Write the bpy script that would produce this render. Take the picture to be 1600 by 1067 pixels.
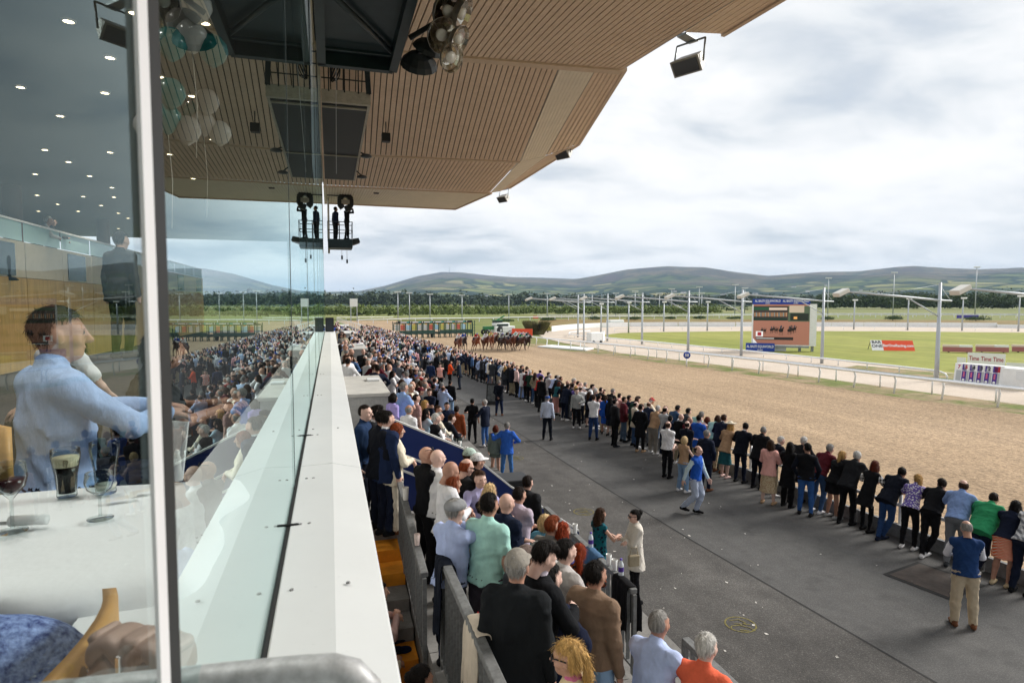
import bpy, bmesh, math, random
import numpy as np
from mathutils import Vector, Matrix, Euler
for o in list(bpy.data.objects): bpy.data.objects.remove(o)
SC = bpy.context.scene
COL = SC.collection
rnd = random.Random(7)
R = math.radians
# ------------------------------------------------------------------ camera
FPX, CXP, CYP = 963.0, 800.0, 533.5
YAW = R(16.43); PIT = math.atan(58.5 / FPX); CAMZ = 5.4
cam = bpy.data.cameras.new('camera'); camo = bpy.data.objects.new('camera', cam); COL.objects.link(camo)
camo.location = (0, 0, CAMZ); camo.rotation_euler = (math.pi / 2 - PIT, 0, -YAW)
cam.sensor_width = 36; cam.lens = 36 * FPX / 1600; cam.clip_start = 0.05; cam.clip_end = 40000
cam.dof.use_dof = True; cam.dof.focus_distance = 14; cam.dof.aperture_fstop = 9.0
SC.camera = camo
# ------------------------------------------------------------------ sky, sun, exposure
SUN_EL, SUN_AZ = 31, 84          # azimuth from +y towards +x
w = bpy.data.worlds.new('World'); SC.world = w; w.use_nodes = True
nt = w.node_tree; nt.nodes.clear()
def N(tree, typ, **kw):
    n = tree.nodes.new(typ)
    for k, v in kw.items(): setattr(n, k, v)
    return n
def L(tree, a, b): tree.links.new(a, b)
def MATH(tree, op, a, b=None, c=None, clamp=False):
    n = N(tree, 'ShaderNodeMath', operation=op, use_clamp=clamp)
    for i, x in enumerate((a, b, c)):
        if x is None: continue
        if isinstance(x, (int, float)): n.inputs[i].default_value = x
        else: L(tree, x, n.inputs[i])
    return n.outputs[0]
out = N(nt, 'ShaderNodeOutputWorld'); sky = N(nt, 'ShaderNodeTexSky', sky_type='NISHITA')
sky.sun_disc = False; sky.sun_elevation = R(SUN_EL); sky.sun_rotation = R(SUN_AZ); sky.altitude = 20
sky.air_density = 1.0; sky.dust_density = 1.5
bgs = N(nt, 'ShaderNodeBackground'); bgs.inputs[1].default_value = 0.08; L(nt, sky.outputs[0], bgs.inputs[0])
tc = N(nt, 'ShaderNodeTexCoord'); sx = N(nt, 'ShaderNodeSeparateXYZ'); L(nt, tc.outputs['Generated'], sx.inputs[0])
zz = MATH(nt, 'ADD', MATH(nt, 'MAXIMUM', sx.outputs[2], 0.0), 0.20)
cx = N(nt, 'ShaderNodeCombineXYZ'); L(nt, MATH(nt, 'DIVIDE', sx.outputs[0], zz), cx.inputs[0]); L(nt, MATH(nt, 'DIVIDE', sx.outputs[1], zz), cx.inputs[1])
def cnoise(scale, detail, rough, dist, off):
    mp = N(nt, 'ShaderNodeMapping'); mp.inputs['Location'].default_value = off; mp.inputs['Scale'].default_value = (1, 1.25, 1)
    L(nt, cx.outputs[0], mp.inputs[0])
    n = N(nt, 'ShaderNodeTexNoise'); n.inputs['Scale'].default_value = scale; n.inputs['Detail'].default_value = detail
    n.inputs['Roughness'].default_value = rough; n.inputs['Distortion'].default_value = dist
    L(nt, mp.outputs[0], n.inputs[0]); return n.outputs[0]
def ramp(tree, fac, stops, mode='LINEAR'):
    r = N(tree, 'ShaderNodeValToRGB'); r.color_ramp.interpolation = mode
    while len(r.color_ramp.elements) > 1: r.color_ramp.elements.remove(r.color_ramp.elements[-1])
    for i, (p, c) in enumerate(stops):
        e = r.color_ramp.elements[0] if i == 0 else r.color_ramp.elements.new(p)
        e.position = p; e.color = (c[0], c[1], c[2], 1) if not isinstance(c, (int, float)) else (c, c, c, 1)
    L(tree, fac, r.inputs[0]); return r.outputs[0]
n1 = cnoise(1.9, 10, 0.56, 0.3, (3.1, 1.7, 0)); n2 = cnoise(0.6, 4, 0.5, 0.2, (7.3, -2.2, 0))
mixn = MATH(nt, 'ADD', MATH(nt, 'MULTIPLY', n1, 0.62), MATH(nt, 'MULTIPLY', n2, 0.45))
ccol = ramp(nt, mixn, [(0.30, (0.42, 0.48, 0.57)), (0.42, (0.62, 0.665, 0.72)), (0.50, (0.82, 0.845, 0.87)), (0.58, (0.97, 0.97, 0.975)), (0.7, (1.04, 1.04, 1.04))])
bgc = N(nt, 'ShaderNodeBackground'); L(nt, ccol, bgc.inputs[0]); bgc.inputs[1].default_value = 0.52
cover = ramp(nt, mixn, [(0.27, 0.45), (0.40, 0.93), (0.5, 1.0)])
mxs = N(nt, 'ShaderNodeMixShader'); L(nt, cover, mxs.inputs[0]); L(nt, bgs.outputs[0], mxs.inputs[1]); L(nt, bgc.outputs[0], mxs.inputs[2])
L(nt, mxs.outputs[0], out.inputs[0])
sl = bpy.data.lights.new('sun', 'SUN'); sl.energy = 2.4; sl.angle = R(22); sl.color = (1, 0.96, 0.9)
so = bpy.data.objects.new('sun', sl); COL.objects.link(so)
sd = Vector((math.sin(R(SUN_AZ)) * math.cos(R(SUN_EL)), math.cos(R(SUN_AZ)) * math.cos(R(SUN_EL)), math.sin(R(SUN_EL))))
so.rotation_euler = sd.to_track_quat('Z', 'Y').to_euler()
vs = SC.view_settings; vs.view_transform = 'Standard'; vs.look = 'None'; vs.exposure = 1.08; vs.gamma = 1.0; vs.use_curve_mapping = False
SC.cycles.max_bounces = 8; SC.cycles.transparent_max_bounces = 16; SC.cycles.volume_bounces = 0
# ------------------------------------------------------------------ pixel <-> place helpers (target pixels, 1600 wide)
FW = Vector((math.sin(YAW) * math.cos(PIT), math.cos(YAW) * math.cos(PIT), -math.sin(PIT)))
RT = Vector((math.cos(YAW), -math.sin(YAW), 0)); UPV = RT.cross(FW); CAM = Vector((0, 0, CAMZ))
def ray(px, py): return FW + RT * ((px - CXP) / FPX) - UPV * ((py - CYP) / FPX)
def gp(px, py, z=0.0):
    r = ray(px, py); return CAM + r * ((z - CAMZ) / r.z)
def dp(px, py, dep): return CAM + ray(px, py) * dep
# ------------------------------------------------------------------ object helpers
def lin(c):
    if isinstance(c, str):
        c = c.lstrip('#'); c = tuple(int(c[i:i + 2], 16) / 255 for i in (0, 2, 4))
    return tuple((x / 12.92 if x <= 0.04045 else ((x + 0.055) / 1.055) ** 2.4) for x in c)
def tag(o, label=None, cat=None, group=None, kind=None):
    if label: o['label'] = label
    if cat: o['category'] = cat
    if group: o['group'] = group
    if kind: o['kind'] = kind
    return o
def link(o, parent=None):
    COL.objects.link(o)
    if parent: o.parent = parent
    return o
def empty(name, loc=(0, 0, 0), rz=0, label=None, cat=None, group=None):
    o = bpy.data.objects.new(name, None); o.location = loc; o.rotation_euler = (0, 0, rz); o.empty_display_size = .1
    COL.objects.link(o); return tag(o, label, cat, group)
class MB:
    """collects shapes, then links them as ONE mesh object"""
    def __init__(s): s.v = []; s.f = []; s.m = []; s.sm = []; s.cur = 0
    def add(s, vs, fs, smooth=False):
        b = len(s.v); s.v += [tuple(v) for v in vs]
        for f in fs: s.f.append(tuple(i + b for i in f)); s.m.append(s.cur); s.sm.append(smooth)
        return s
    def box(s, a, b, M=None):
        x0, y0, z0 = a; x1, y1, z1 = b
        vs = [Vector(p) for p in ((x0,y0,z0),(x1,y0,z0),(x1,y1,z0),(x0,y1,z0),(x0,y0,z1),(x1,y0,z1),(x1,y1,z1),(x0,y1,z1))]
        if M is not None: vs = [M @ v for v in vs]
        return s.add(vs, [(0,3,2,1),(4,5,6,7),(0,1,5,4),(1,2,6,5),(2,3,7,6),(3,0,4,7)])
    def beam(s, p, q, w, h, up=(0, 0, 1)):
        p, q = Vector(p), Vector(q); d = (q - p).normalized(); u = Vector(up)
        if abs(d.dot(u)) > .98: u = Vector((0, 1, 0))
        r = d.cross(u).normalized(); u = r.cross(d)
        vs = []
        for c in (p, q):
            for a, b in ((-1,-1),(1,-1),(1,1),(-1,1)): vs.append(c + r * (a * w / 2) + u * (b * h / 2))
        return s.add(vs, [(3,2,1,0),(4,5,6,7),(0,1,5,4),(1,2,6,5),(2,3,7,6),(3,0,4,7)])
    def tube(s, pts, r, n=8, cap=True):
        pts = [Vector(p) for p in pts]; rs = r if isinstance(r, (list, tuple)) else [r] * len(pts)
        vs = []; prev = None
        for i, p in enumerate(pts):
            d = (pts[min(i + 1, len(pts) - 1)] - pts[max(i - 1, 0)]).normalized()
            if prev is None:
                u = Vector((0, 0, 1)) if abs(d.z) < .9 else Vector((1, 0, 0)); a = d.cross(u).normalized()
            else: a = (prev - d * prev.dot(d)).normalized()
            prev = a; b = d.cross(a)
            for k in range(n):
                t = 2 * math.pi * k / n; vs.append(p + (a * math.cos(t) + b * math.sin(t)) * rs[i])
        fs = []
        for i in range(len(pts) - 1):
            for k in range(n): fs.append((i*n+k, i*n+(k+1)%n, (i+1)*n+(k+1)%n, (i+1)*n+k))
        if cap: fs += [tuple(range(n - 1, -1, -1)), tuple(range((len(pts)-1)*n, len(pts)*n))]
        return s.add(vs, fs, True)
    def lathe(s, prof, n=20, c=(0, 0, 0), M=None, close=False):
        vs = []
        for r, z in prof:
            for k in range(n):
                t = 2 * math.pi * k / n; v = Vector((c[0] + r * math.cos(t), c[1] + r * math.sin(t), c[2] + z))
                vs.append(M @ v if M is not None else v)
        fs = []
        for i in range(len(prof) - 1):
            for k in range(n): fs.append((i*n+k, i*n+(k+1)%n, (i+1)*n+(k+1)%n, (i+1)*n+k))
        return s.add(vs, fs, True)
    def prism(s, poly, z0, z1, M=None):
        n = len(poly); vs = [Vector((x, y, z0)) for x, y in poly] + [Vector((x, y, z1)) for x, y in poly]
        if M is not None: vs = [M @ v for v in vs]
        fs = [tuple(range(n - 1, -1, -1)), tuple(range(n, 2 * n))] + [(i, (i+1)%n, n+(i+1)%n, n+i) for i in range(n)]
        return s.add(vs, fs)
    def mesh(s, name, mats):
        me = bpy.data.meshes.new(name); me.from_pydata(s.v, [], s.f)
        for m in (mats if isinstance(mats, (list, tuple)) else [mats]): me.materials.append(m)
        me.polygons.foreach_set('material_index', s.m); me.polygons.foreach_set('use_smooth', s.sm); me.update(); return me
    def build(s, name, mats, parent=None, loc=None, rz=None):
        o = bpy.data.objects.new(name, s.mesh(name, mats)); link(o, parent)
        if loc is not None: o.location = loc
        if rz is not None: o.rotation_euler = (0, 0, rz)
        return o
def copy_tree(o, parent=None):
    c = o.copy(); COL.objects.link(c); c.parent = parent
    for ch in o.children: copy_tree(ch, c)
    return c
def bevel(o, wdt=.01, seg=2):
    m = o.modifiers.new('bevel', 'BEVEL'); m.width = wdt; m.segments = seg; m.limit_method = 'ANGLE'; return o
def text_mesh(txt, size, mat, parent, M, bold=0.0, name='lettering', sx=1.0, depth=.004):
    c = bpy.data.curves.new(name, 'FONT'); c.body = txt; c.size = size; c.align_x = 'CENTER'; c.align_y = 'CENTER'; c.extrude = depth; c.offset = bold; c.resolution_u = 3
    t = bpy.data.objects.new('tmp_text', c); COL.objects.link(t)
    me = bpy.data.meshes.new_from_object(t); bpy.data.objects.remove(t); bpy.data.curves.remove(c)
    me.name = name; me.materials.clear(); me.materials.append(mat)
    o = bpy.data.objects.new(name, me); link(o, parent); o.matrix_local = M @ Matrix.Diagonal((sx, 1, 1, 1)); return o
# ------------------------------------------------------------------ materials
MATS = {}
def mat(name, color, rough=.7, var=.0, vscale=6, bump=0, bscale=60, metal=0, spec=.4, coord='Object', emis=None, col2=None, stretch=None, alpha=None):
    if name in MATS: return MATS[name]
    m = bpy.data.materials.new(name); m.use_nodes = True; t = m.node_tree; b = t.nodes['Principled BSDF']
    c = lin(color) if isinstance(color, str) else color
    b.inputs['Base Color'].default_value = (*c, 1); b.inputs['Roughness'].default_value = rough; b.inputs['Metallic'].default_value = metal
    b.inputs['Specular IOR Level'].default_value = spec
    co = None
    def coords():
        nonlocal co
        if co is None:
            tcn = N(t, 'ShaderNodeTexCoord')
            co = N(t, 'ShaderNodeNewGeometry').outputs['Position'] if coord == 'World' else tcn.outputs[coord]
            if stretch:
                mp = N(t, 'ShaderNodeMapping'); mp.inputs['Scale'].default_value = stretch; L(t, co, mp.inputs[0]); co = mp.outputs[0]
        return co
    if var or col2:
        n = N(t, 'ShaderNodeTexNoise'); n.inputs['Scale'].default_value = vscale; n.inputs['Detail'].default_value = 6; n.inputs['Roughness'].default_value = .6
        L(t, coords(), n.inputs[0])
        c2 = (lin(col2) if isinstance(col2, str) else col2) if col2 else tuple(min(1, x * (1 + var)) for x in c)
        c1 = c if col2 else tuple(x * (1 - var) for x in c)
        L(t, ramp(t, n.outputs[0], [(.32, c1), (.68, c2)]), b.inputs['Base Color'])
    if bump:
        n2 = N(t, 'ShaderNodeTexNoise'); n2.inputs['Scale'].default_value = bscale; n2.inputs['Detail'].default_value = 5; L(t, coords(), n2.inputs[0])
        bp = N(t, 'ShaderNodeBump'); bp.inputs['Strength'].default_value = bump; bp.inputs['Distance'].default_value = .02
        L(t, n2.outputs[0], bp.inputs['Height']); L(t, bp.outputs[0], b.inputs['Normal'])
    if emis:
        b.inputs['Emission Color'].default_value = (*c, 1); b.inputs['Emission Strength'].default_value = emis
    MATS[name] = m; return m
def sheet(name, pts, z, m, kind='structure', parent=None):
    me = bpy.data.meshes.new(name); me.from_pydata([(p[0], p[1], z) for p in pts], [], [tuple(range(len(pts)))]); me.materials.append(m)
    o = bpy.data.objects.new(name, me); link(o, parent)
    if o.data.polygons[0].normal.z < 0: me.flip_normals()
    if kind: o['kind'] = kind
    return o
WHITE = mat('white_paint', (.78, .79, .78), .45, var=.06, vscale=3)
GALV = mat('galvanised_steel', '#8d9397', .5, var=.18, vscale=18, metal=.5)
DARKSTEEL = mat('dark_steel', (.015, .02, .022), .5, var=.3, vscale=9)
BLACK = mat('black_plastic', (.012, .012, .013), .45)
# ================================================================== people: bodies grown from signed distances
def snets(Fv, org, h):
    s = Fv < 0
    cnt = np.zeros(tuple(np.array(Fv.shape) - 1), np.int8)
    offs = [(a, b, c) for a in (0, 1) for b in (0, 1) for c in (0, 1)]
    nx, ny, nz = cnt.shape
    for a, b, c in offs: cnt += s[a:a+nx, b:b+ny, c:c+nz]
    act = (cnt > 0) & (cnt < 8)
    idx = np.argwhere(act); n = len(idx)
    cv = np.stack([Fv[idx[:,0]+a, idx[:,1]+b, idx[:,2]+c] for a, b, c in offs], 1)
    acc = np.zeros((n, 3)); w_ = np.zeros(n)
    for i in range(8):
        for ax, j in ((0, i + 4), (1, i + 2), (2, i + 1)):
            if offs[i][ax]: continue
            v0, v1 = cv[:, i], cv[:, j]; m = (v0 < 0) != (v1 < 0)
            t = np.where(m, v0 / np.where(m, v0 - v1, 1), 0)
            p = np.tile(np.array(offs[i], float), (n, 1)); p[:, ax] += t
            acc += p * m[:, None]; w_ += m
    V = (idx + acc / w_[:, None]) * h + org
    vid = np.full(cnt.shape, -1, np.int64); vid[act] = np.arange(n)
    Q = []
    for ax in range(3):
        sl0 = [slice(None)] * 3; sl1 = [slice(None)] * 3; sl0[ax] = slice(0, -1); sl1[ax] = slice(1, None)
        ch = s[tuple(sl0)] != s[tuple(sl1)]; e = np.argwhere(ch)
        u, v = [(1, 2), (2, 0), (0, 1)][ax]
        ok = (e[:, u] > 0) & (e[:, v] > 0) & (e[:, u] < cnt.shape[u]) & (e[:, v] < cnt.shape[v]); e = e[ok]
        ins = s[e[:,0], e[:,1], e[:,2]]
        q = []
        for du, dv in ((1, 1), (0, 1), (0, 0), (1, 0)):
            c = e.copy(); c[:, u] -= du; c[:, v] -= dv; q.append(vid[c[:,0], c[:,1], c[:,2]])
        q = np.stack(q, 1); q[~ins] = q[~ins][:, ::-1]; Q.append(q)
    Q = np.concatenate(Q); Q = Q[(Q >= 0).all(1)]
    return V, Q, idx
class SDF:
    """a few labelled fields on one grid; every shape touches only its own box of cells"""
    def __init__(s, lo, hi, h, nl=6):
        s.lo = np.array(lo, float); s.h = h; s.n = np.ceil((np.array(hi) - s.lo) / h).astype(int) + 1
        s.D = [None] * nl; s.ax = [s.lo[i] + np.arange(s.n[i]) * h for i in range(3)]
    def sub(s, lo, hi):
        a = np.clip(np.floor((np.array(lo) - s.lo) / s.h).astype(int), 0, s.n); b = np.clip(np.ceil((np.array(hi) - s.lo) / s.h).astype(int) + 1, 0, s.n)
        sl = tuple(slice(a[i], b[i]) for i in range(3))
        return sl, (s.ax[0][sl[0]][:, None, None], s.ax[1][sl[1]][None, :, None], s.ax[2][sl[2]][None, None, :])
    def put(s, lab, sl, d, k):
        if s.D[lab] is None: s.D[lab] = np.full(tuple(s.n), .5, np.float32)
        A = s.D[lab][sl]
        if A.size == 0: return
        if k > 0:
            hh = np.clip(.5 + .5 * (A - d) / k, 0, 1); A[...] = A * (1 - hh) + d * hh - k * hh * (1 - hh)
        else: np.minimum(A, d, out=A)
    def cap(s, lab, a, b, ra, rb, k=.03, flat=None):
        a = np.array(a, float); b = np.array(b, float); m = max(ra, rb) + .07
        sl, (x, y, z) = s.sub(np.minimum(a, b) - m, np.maximum(a, b) + m)
        ab = b - a; q = ab @ ab + 1e-9
        t = np.clip(((x - a[0]) * ab[0] + (y - a[1]) * ab[1] + (z - a[2]) * ab[2]) / q, 0, 1)
        dz = (z - a[2] - t * ab[2]) * (flat or 1)
        d = np.sqrt((x - a[0] - t * ab[0]) ** 2 + (y - a[1] - t * ab[1]) ** 2 + dz ** 2) - (ra + (rb - ra) * t)
        s.put(lab, sl, d, k)
    def ell(s, lab, c, r, k=.03, M=None):
        c = np.array(c, float); r = np.array(r, float); m = r.max() + .07
        sl, (x, y, z) = s.sub(c - m, c + m); x = x - c[0]; y = y - c[1]; z = z - c[2]
        if M is not None: x, y, z = (M[0][0]*x + M[1][0]*y + M[2][0]*z, M[0][1]*x + M[1][1]*y + M[2][1]*z, M[0][2]*x + M[1][2]*y + M[2][2]*z)
        d = (np.sqrt((x / r[0]) ** 2 + (y / r[1]) ** 2 + (z / r[2]) ** 2) - 1) * r.min(); s.put(lab, sl, d, k)
    def loft(s, lab, prof, piv=(0, 0, 0), M=None, k=.03, bend=None):
        """prof: (z, rx, ry, yoff) in the frame M about piv"""
        pr = np.array([p if len(p) == 4 else (*p, 0) for p in prof], float); piv = np.array(piv, float)
        rx, ry = pr[:, 1].max(), pr[:, 2].max() + abs(pr[:, 3]).max()
        cs = np.array([[a, b, c] for a in (-rx, rx) for b in (-ry, ry) for c in (pr[0, 0], pr[-1, 0])]); Mm = np.eye(3) if M is None else np.array(M)
        cw = cs @ Mm.T + piv; sl, (x, y, z) = s.sub(cw.min(0) - .08, cw.max(0) + .08)
        x = x - piv[0]; y = y - piv[1]; z = z - piv[2]
        x, y, z = (Mm[0][0]*x + Mm[1][0]*y + Mm[2][0]*z, Mm[0][1]*x + Mm[1][1]*y + Mm[2][1]*z, Mm[0][2]*x + Mm[1][2]*y + Mm[2][2]*z)
        zc = np.clip(z, pr[0, 0], pr[-1, 0]); a = np.interp(zc, pr[:, 0], pr[:, 1]); b = np.interp(zc, pr[:, 0], pr[:, 2]); yo = np.interp(zc, pr[:, 0], pr[:, 3])
        d = (np.sqrt((x / a) ** 2 + ((y - yo) / b) ** 2) - 1) * np.minimum(a, b) * 1.0
        e = np.abs(z - zc); d = np.where(e > 0, np.where(d > 0, np.sqrt(d * d + e * e), np.maximum(d, e)), d)
        s.put(lab, sl, d, k)
    def mesh(s, k=.008, wr=None, wl=()):
        use = [i for i, d in enumerate(s.D) if d is not None]
        if wr:
            X, Y, Z = np.meshgrid(*s.ax, indexing='ij', sparse=True); ph = wr[1]
            cz = 17 * X + 5 * Z * np.sin(3 * X + ph) + 2.4 * np.sin(Z * 5 + Y * 6 + ph) + ph; cz2 = Z * 12 - 14 * X + 9 * Y + 3 * np.sin(Y * 8 + Z * 4 + ph * 2); cz3 = Z * 10 + 13 * X - 8 * Y + 2.5 * np.sin(X * 7 + Z * 5 - ph)
            wv = -1.1 * (1 - np.abs(np.sin(cz))) ** 4 - 1.0 * (1 - np.abs(np.sin(cz2))) ** 5 - .9 * (1 - np.abs(np.sin(cz3))) ** 5 + .25 * np.sin(X * 31 + 9 * np.sin(Z * 5 + ph) + ph) * np.sin(Z * 27 + Y * 23)
            for i in use:
                if i in wl: s.D[i] = s.D[i] + (wr[0] * wv).astype(np.float32)
        Fm = s.D[use[0]].copy(); lb = np.full(Fm.shape, use[0], np.int8)
        for i in use[1:]:
            m = s.D[i] < Fm; lb[m] = i
            hh = np.clip(.5 + .5 * (Fm - s.D[i]) / k, 0, 1); Fm = Fm * (1 - hh) + s.D[i] * hh - k * hh * (1 - hh)
        V, Q, idx = snets(Fm, s.lo, s.h)
        vl = lb[idx[:,0], idx[:,1], idx[:,2]]
        return V, Q, vl[Q[:, 0]]
def np_mesh(name, V, Q, lab, mats, smooth=True):
    me = bpy.data.meshes.new(name); n = len(Q)
    me.vertices.add(len(V)); me.vertices.foreach_set('co', np.asarray(V, np.float32).ravel())
    me.loops.add(4 * n); me.loops.foreach_set('vertex_index', np.asarray(Q, np.int32).ravel())
    me.polygons.add(n); me.polygons.foreach_set('loop_start', np.arange(n, dtype=np.int32) * 4); me.polygons.foreach_set('loop_total', np.full(n, 4, np.int32))
    for m in mats: me.materials.append(m)
    me.polygons.foreach_set('material_index', np.asarray(lab, np.int32)); me.polygons.foreach_set('use_smooth', np.full(n, smooth)); me.update(calc_edges=True); me.validate(); return me
def rotm(ax, a):
    c, s = math.cos(a), math.sin(a)
    return np.array({'x': [[1,0,0],[0,c,-s],[0,s,c]], 'y': [[c,0,s],[0,1,0],[-s,0,c]], 'z': [[c,-s,0],[s,c,0],[0,0,1]]}[ax], float)
# labels: 0 skin 1 top 2 bottom 3 shoes 4 sleeves or accent 5 dark (eyes) 6 lips
def head_shapes(S, fem):
    w = .94 if fem else 1
    S.ell(0, (0, -.01, .015), (.077 * w, .096, .100), 0); S.ell(0, (0, .028, -.052), (.055 * w, .058, .066), .035)
    S.ell(0, (0, .05, -.088), (.03 * w, .03, .024), .025); S.ell(0, (0, .062, .018), (.056, .03, .026), .02)
    S.cap(0, (0, .09, .012), (0, .112, -.026), .009, .0145, .012); S.ell(0, (0, .1, -.03), (.017, .012, .01), .008)
    for sx in (-1, 1):
        S.ell(0, (sx * .078 * w, -.008, -.01), (.009, .021, .034), .006, rotm('x', .25)); S.ell(0, (sx * .045, .058, -.028), (.024, .024, .024), .02)
        S.ell(5, (sx * .031, .0835, .004), (.0125, .008, .0065), 0)
        if not fem: S.ell(5, (sx * .033, .0895, .0255), (.019, .005, .0035), 0)
    S.ell(6, (0, .089, -.059), (.022, .008, .006), 0)
    S.cap(0, (0, -.03, -.17), (0, -.012, -.05), .056 * w, .054 * w, .02)
HEADS = {}
def head_template(fem, h):
    if (fem, h) not in HEADS:
        S = SDF((-.12, -.15, -.17), (.12, .16, .15), h, 7); head_shapes(S, fem); V, Q, l = S.mesh(.003); HEADS[(fem, h)] = (V, Q, l)
    return HEADS[(fem, h)]
HANDS = {}
def hand_template(kind, h=.0052):
    # palm from wrist at origin along +z (out of the cuff), palm faces +y, thumb to +x
    if (kind, h) not in HANDS:
        S = SDF((-.08, -.06, -.04), (.09, .13, .22), h, 1)
        S.cap(0, (0, 0, -.03), (0, 0, .02), .027, .028, 0); S.ell(0, (0, .004, .055), (.042, .019, .055), .02)
        curl = {'relax': .45, 'grip': 1.15, 'flat': .1}[kind]
        for i, (x, ln) in enumerate(((.031, .068), (.0105, .078), (-.0105, .072), (-.031, .056))):
            a = np.array((x, .002, .094 + (.006 if 0 < i < 3 else 0))); ang = curl * .7
            for j, f in enumerate((.45, .32, .25)):
                b = a + np.array((x * .12, math.sin(ang), math.cos(ang))) * ln * f; S.cap(0, a, b, .0098 - .0012 * j, .0092 - .0012 * j, .004); a = b; ang += curl * .75
        a = np.array((.03, .01, .035)); b = a + np.array((.03, .018, .03)); c = b + np.array((.006, .014 + .02 * curl, .028))
        S.cap(0, a, b, .0145, .012, .012); S.cap(0, b, c, .0115, .0095, .004)
        V, Q, l = S.mesh(.003); HANDS[(kind, h)] = (V, Q, l)
    return HANDS[(kind, h)]
def ik(S, T, l1, l2, hint):
    S, T = np.array(S, float), np.array(T, float); d = T - S; L_ = np.linalg.norm(d)
    if L_ > (l1 + l2) * .995: T = S + d * ((l1 + l2) * .995 / L_); d = T - S; L_ = np.linalg.norm(d)
    a = (l1 * l1 - l2 * l2 + L_ * L_) / (2 * L_); hh = math.sqrt(max(l1 * l1 - a * a, 1e-6)); u = d / L_
    hv = np.array(hint, float); hv = hv - u * (hv @ u); hv /= np.linalg.norm(hv) + 1e-9
    return S + u * a + hv * hh, T
OUTD = (1, -.3, -.6); BACK = (.35, -1, -.1)
POSES = {   # lean, left hand target, left hint, right hand target, right hint, hands, legs   (x mirrored for the left: given positive = outward)
    'stand': (.03, (.27, .02, .82), BACK, (.27, .02, .82), BACK, 'relax', 'stand'),
    'pocket': (.02, (.21, .09, .92), (1, -.8, 0), (.21, .09, .92), (1, -.8, 0), 'relax', 'stand'),
    'rail': (.60, (.13, .56, 1.12), OUTD, (.10, .54, 1.14), OUTD, 'relax', 'rail'),
    'rail2': (.36, (.17, .46, 1.13), OUTD, (.13, .44, 1.13), OUTD, 'grip', 'stand'),
    'rail3': (.74, (.20, .62, 1.10), OUTD, (-.02, .60, 1.13), OUTD, 'relax', 'crossed'),
    'cross': (.02, (-.10, .21, 1.16), OUTD, (-.12, .23, 1.20), OUTD, 'relax', 'stand'),
    'phone': (.06, (.27, .02, .84), BACK, (.05, .30, 1.17), OUTD, 'grip', 'stand'),
    'phone2': (.08, (.03, .28, 1.12), OUTD, (.03, .28, 1.14), OUTD, 'grip', 'stand'),
    'drink': (.02, (.14, .30, 1.16), OUTD, (.25, .03, .84), BACK, 'grip', 'stand'),
    'back': (-.02, (.05, -.19, .95), (1, -.5, 0), (.03, -.2, .92), (1, -.5, 0), 'relax', 'stand'),
    'photo': (.0, (.07, .30, 1.56), OUTD, (.07, .30, 1.56), OUTD, 'grip', 'stand'),
    'chin': (.1, (-.12, .2, 1.14), OUTD, (.04, .15, 1.47), OUTD, 'grip', 'stand'),
    'around': (.05, (.50, .12, 1.34), OUTD, (.2, .25, 1.1), OUTD, 'relax', 'stand'),
    'reach': (.08, (.45, .22, 1.05), (0, -.2, -1), (.25, .05, .85), BACK, 'grip', 'stand'),
    'talk': (.04, (.12, .38, 1.12), OUTD, (.15, .34, 1.2), OUTD, 'relax', 'stand'),
    'walk': (.06, (.28, .20, .88), BACK, (.28, -.2, .86), BACK, 'relax', 'walk'),
    'hips': (.0, (.2, .06, 1.02), (1, -.4, 0), (.2, .06, 1.02), (1, -.4, 0), 'relax', 'stand'),
    'sit': (.12, (.12, .36, .62), OUTD, (.12, .36, .62), OUTD, 'relax', 'sit'),
    'sitphone': (.2, (.06, .34, .82), OUTD, (.04, .34, .84), OUTD, 'grip', 'sit'),
    'table': (.22, (.05, .48, .80), OUTD, (.16, .42, .79), OUTD, 'relax', 'sit'),
    'jockey': (1.15, (.08, .62, .78), OUTD, (.08, .62, .78), OUTD, 'grip', 'jockey'),
}
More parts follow.
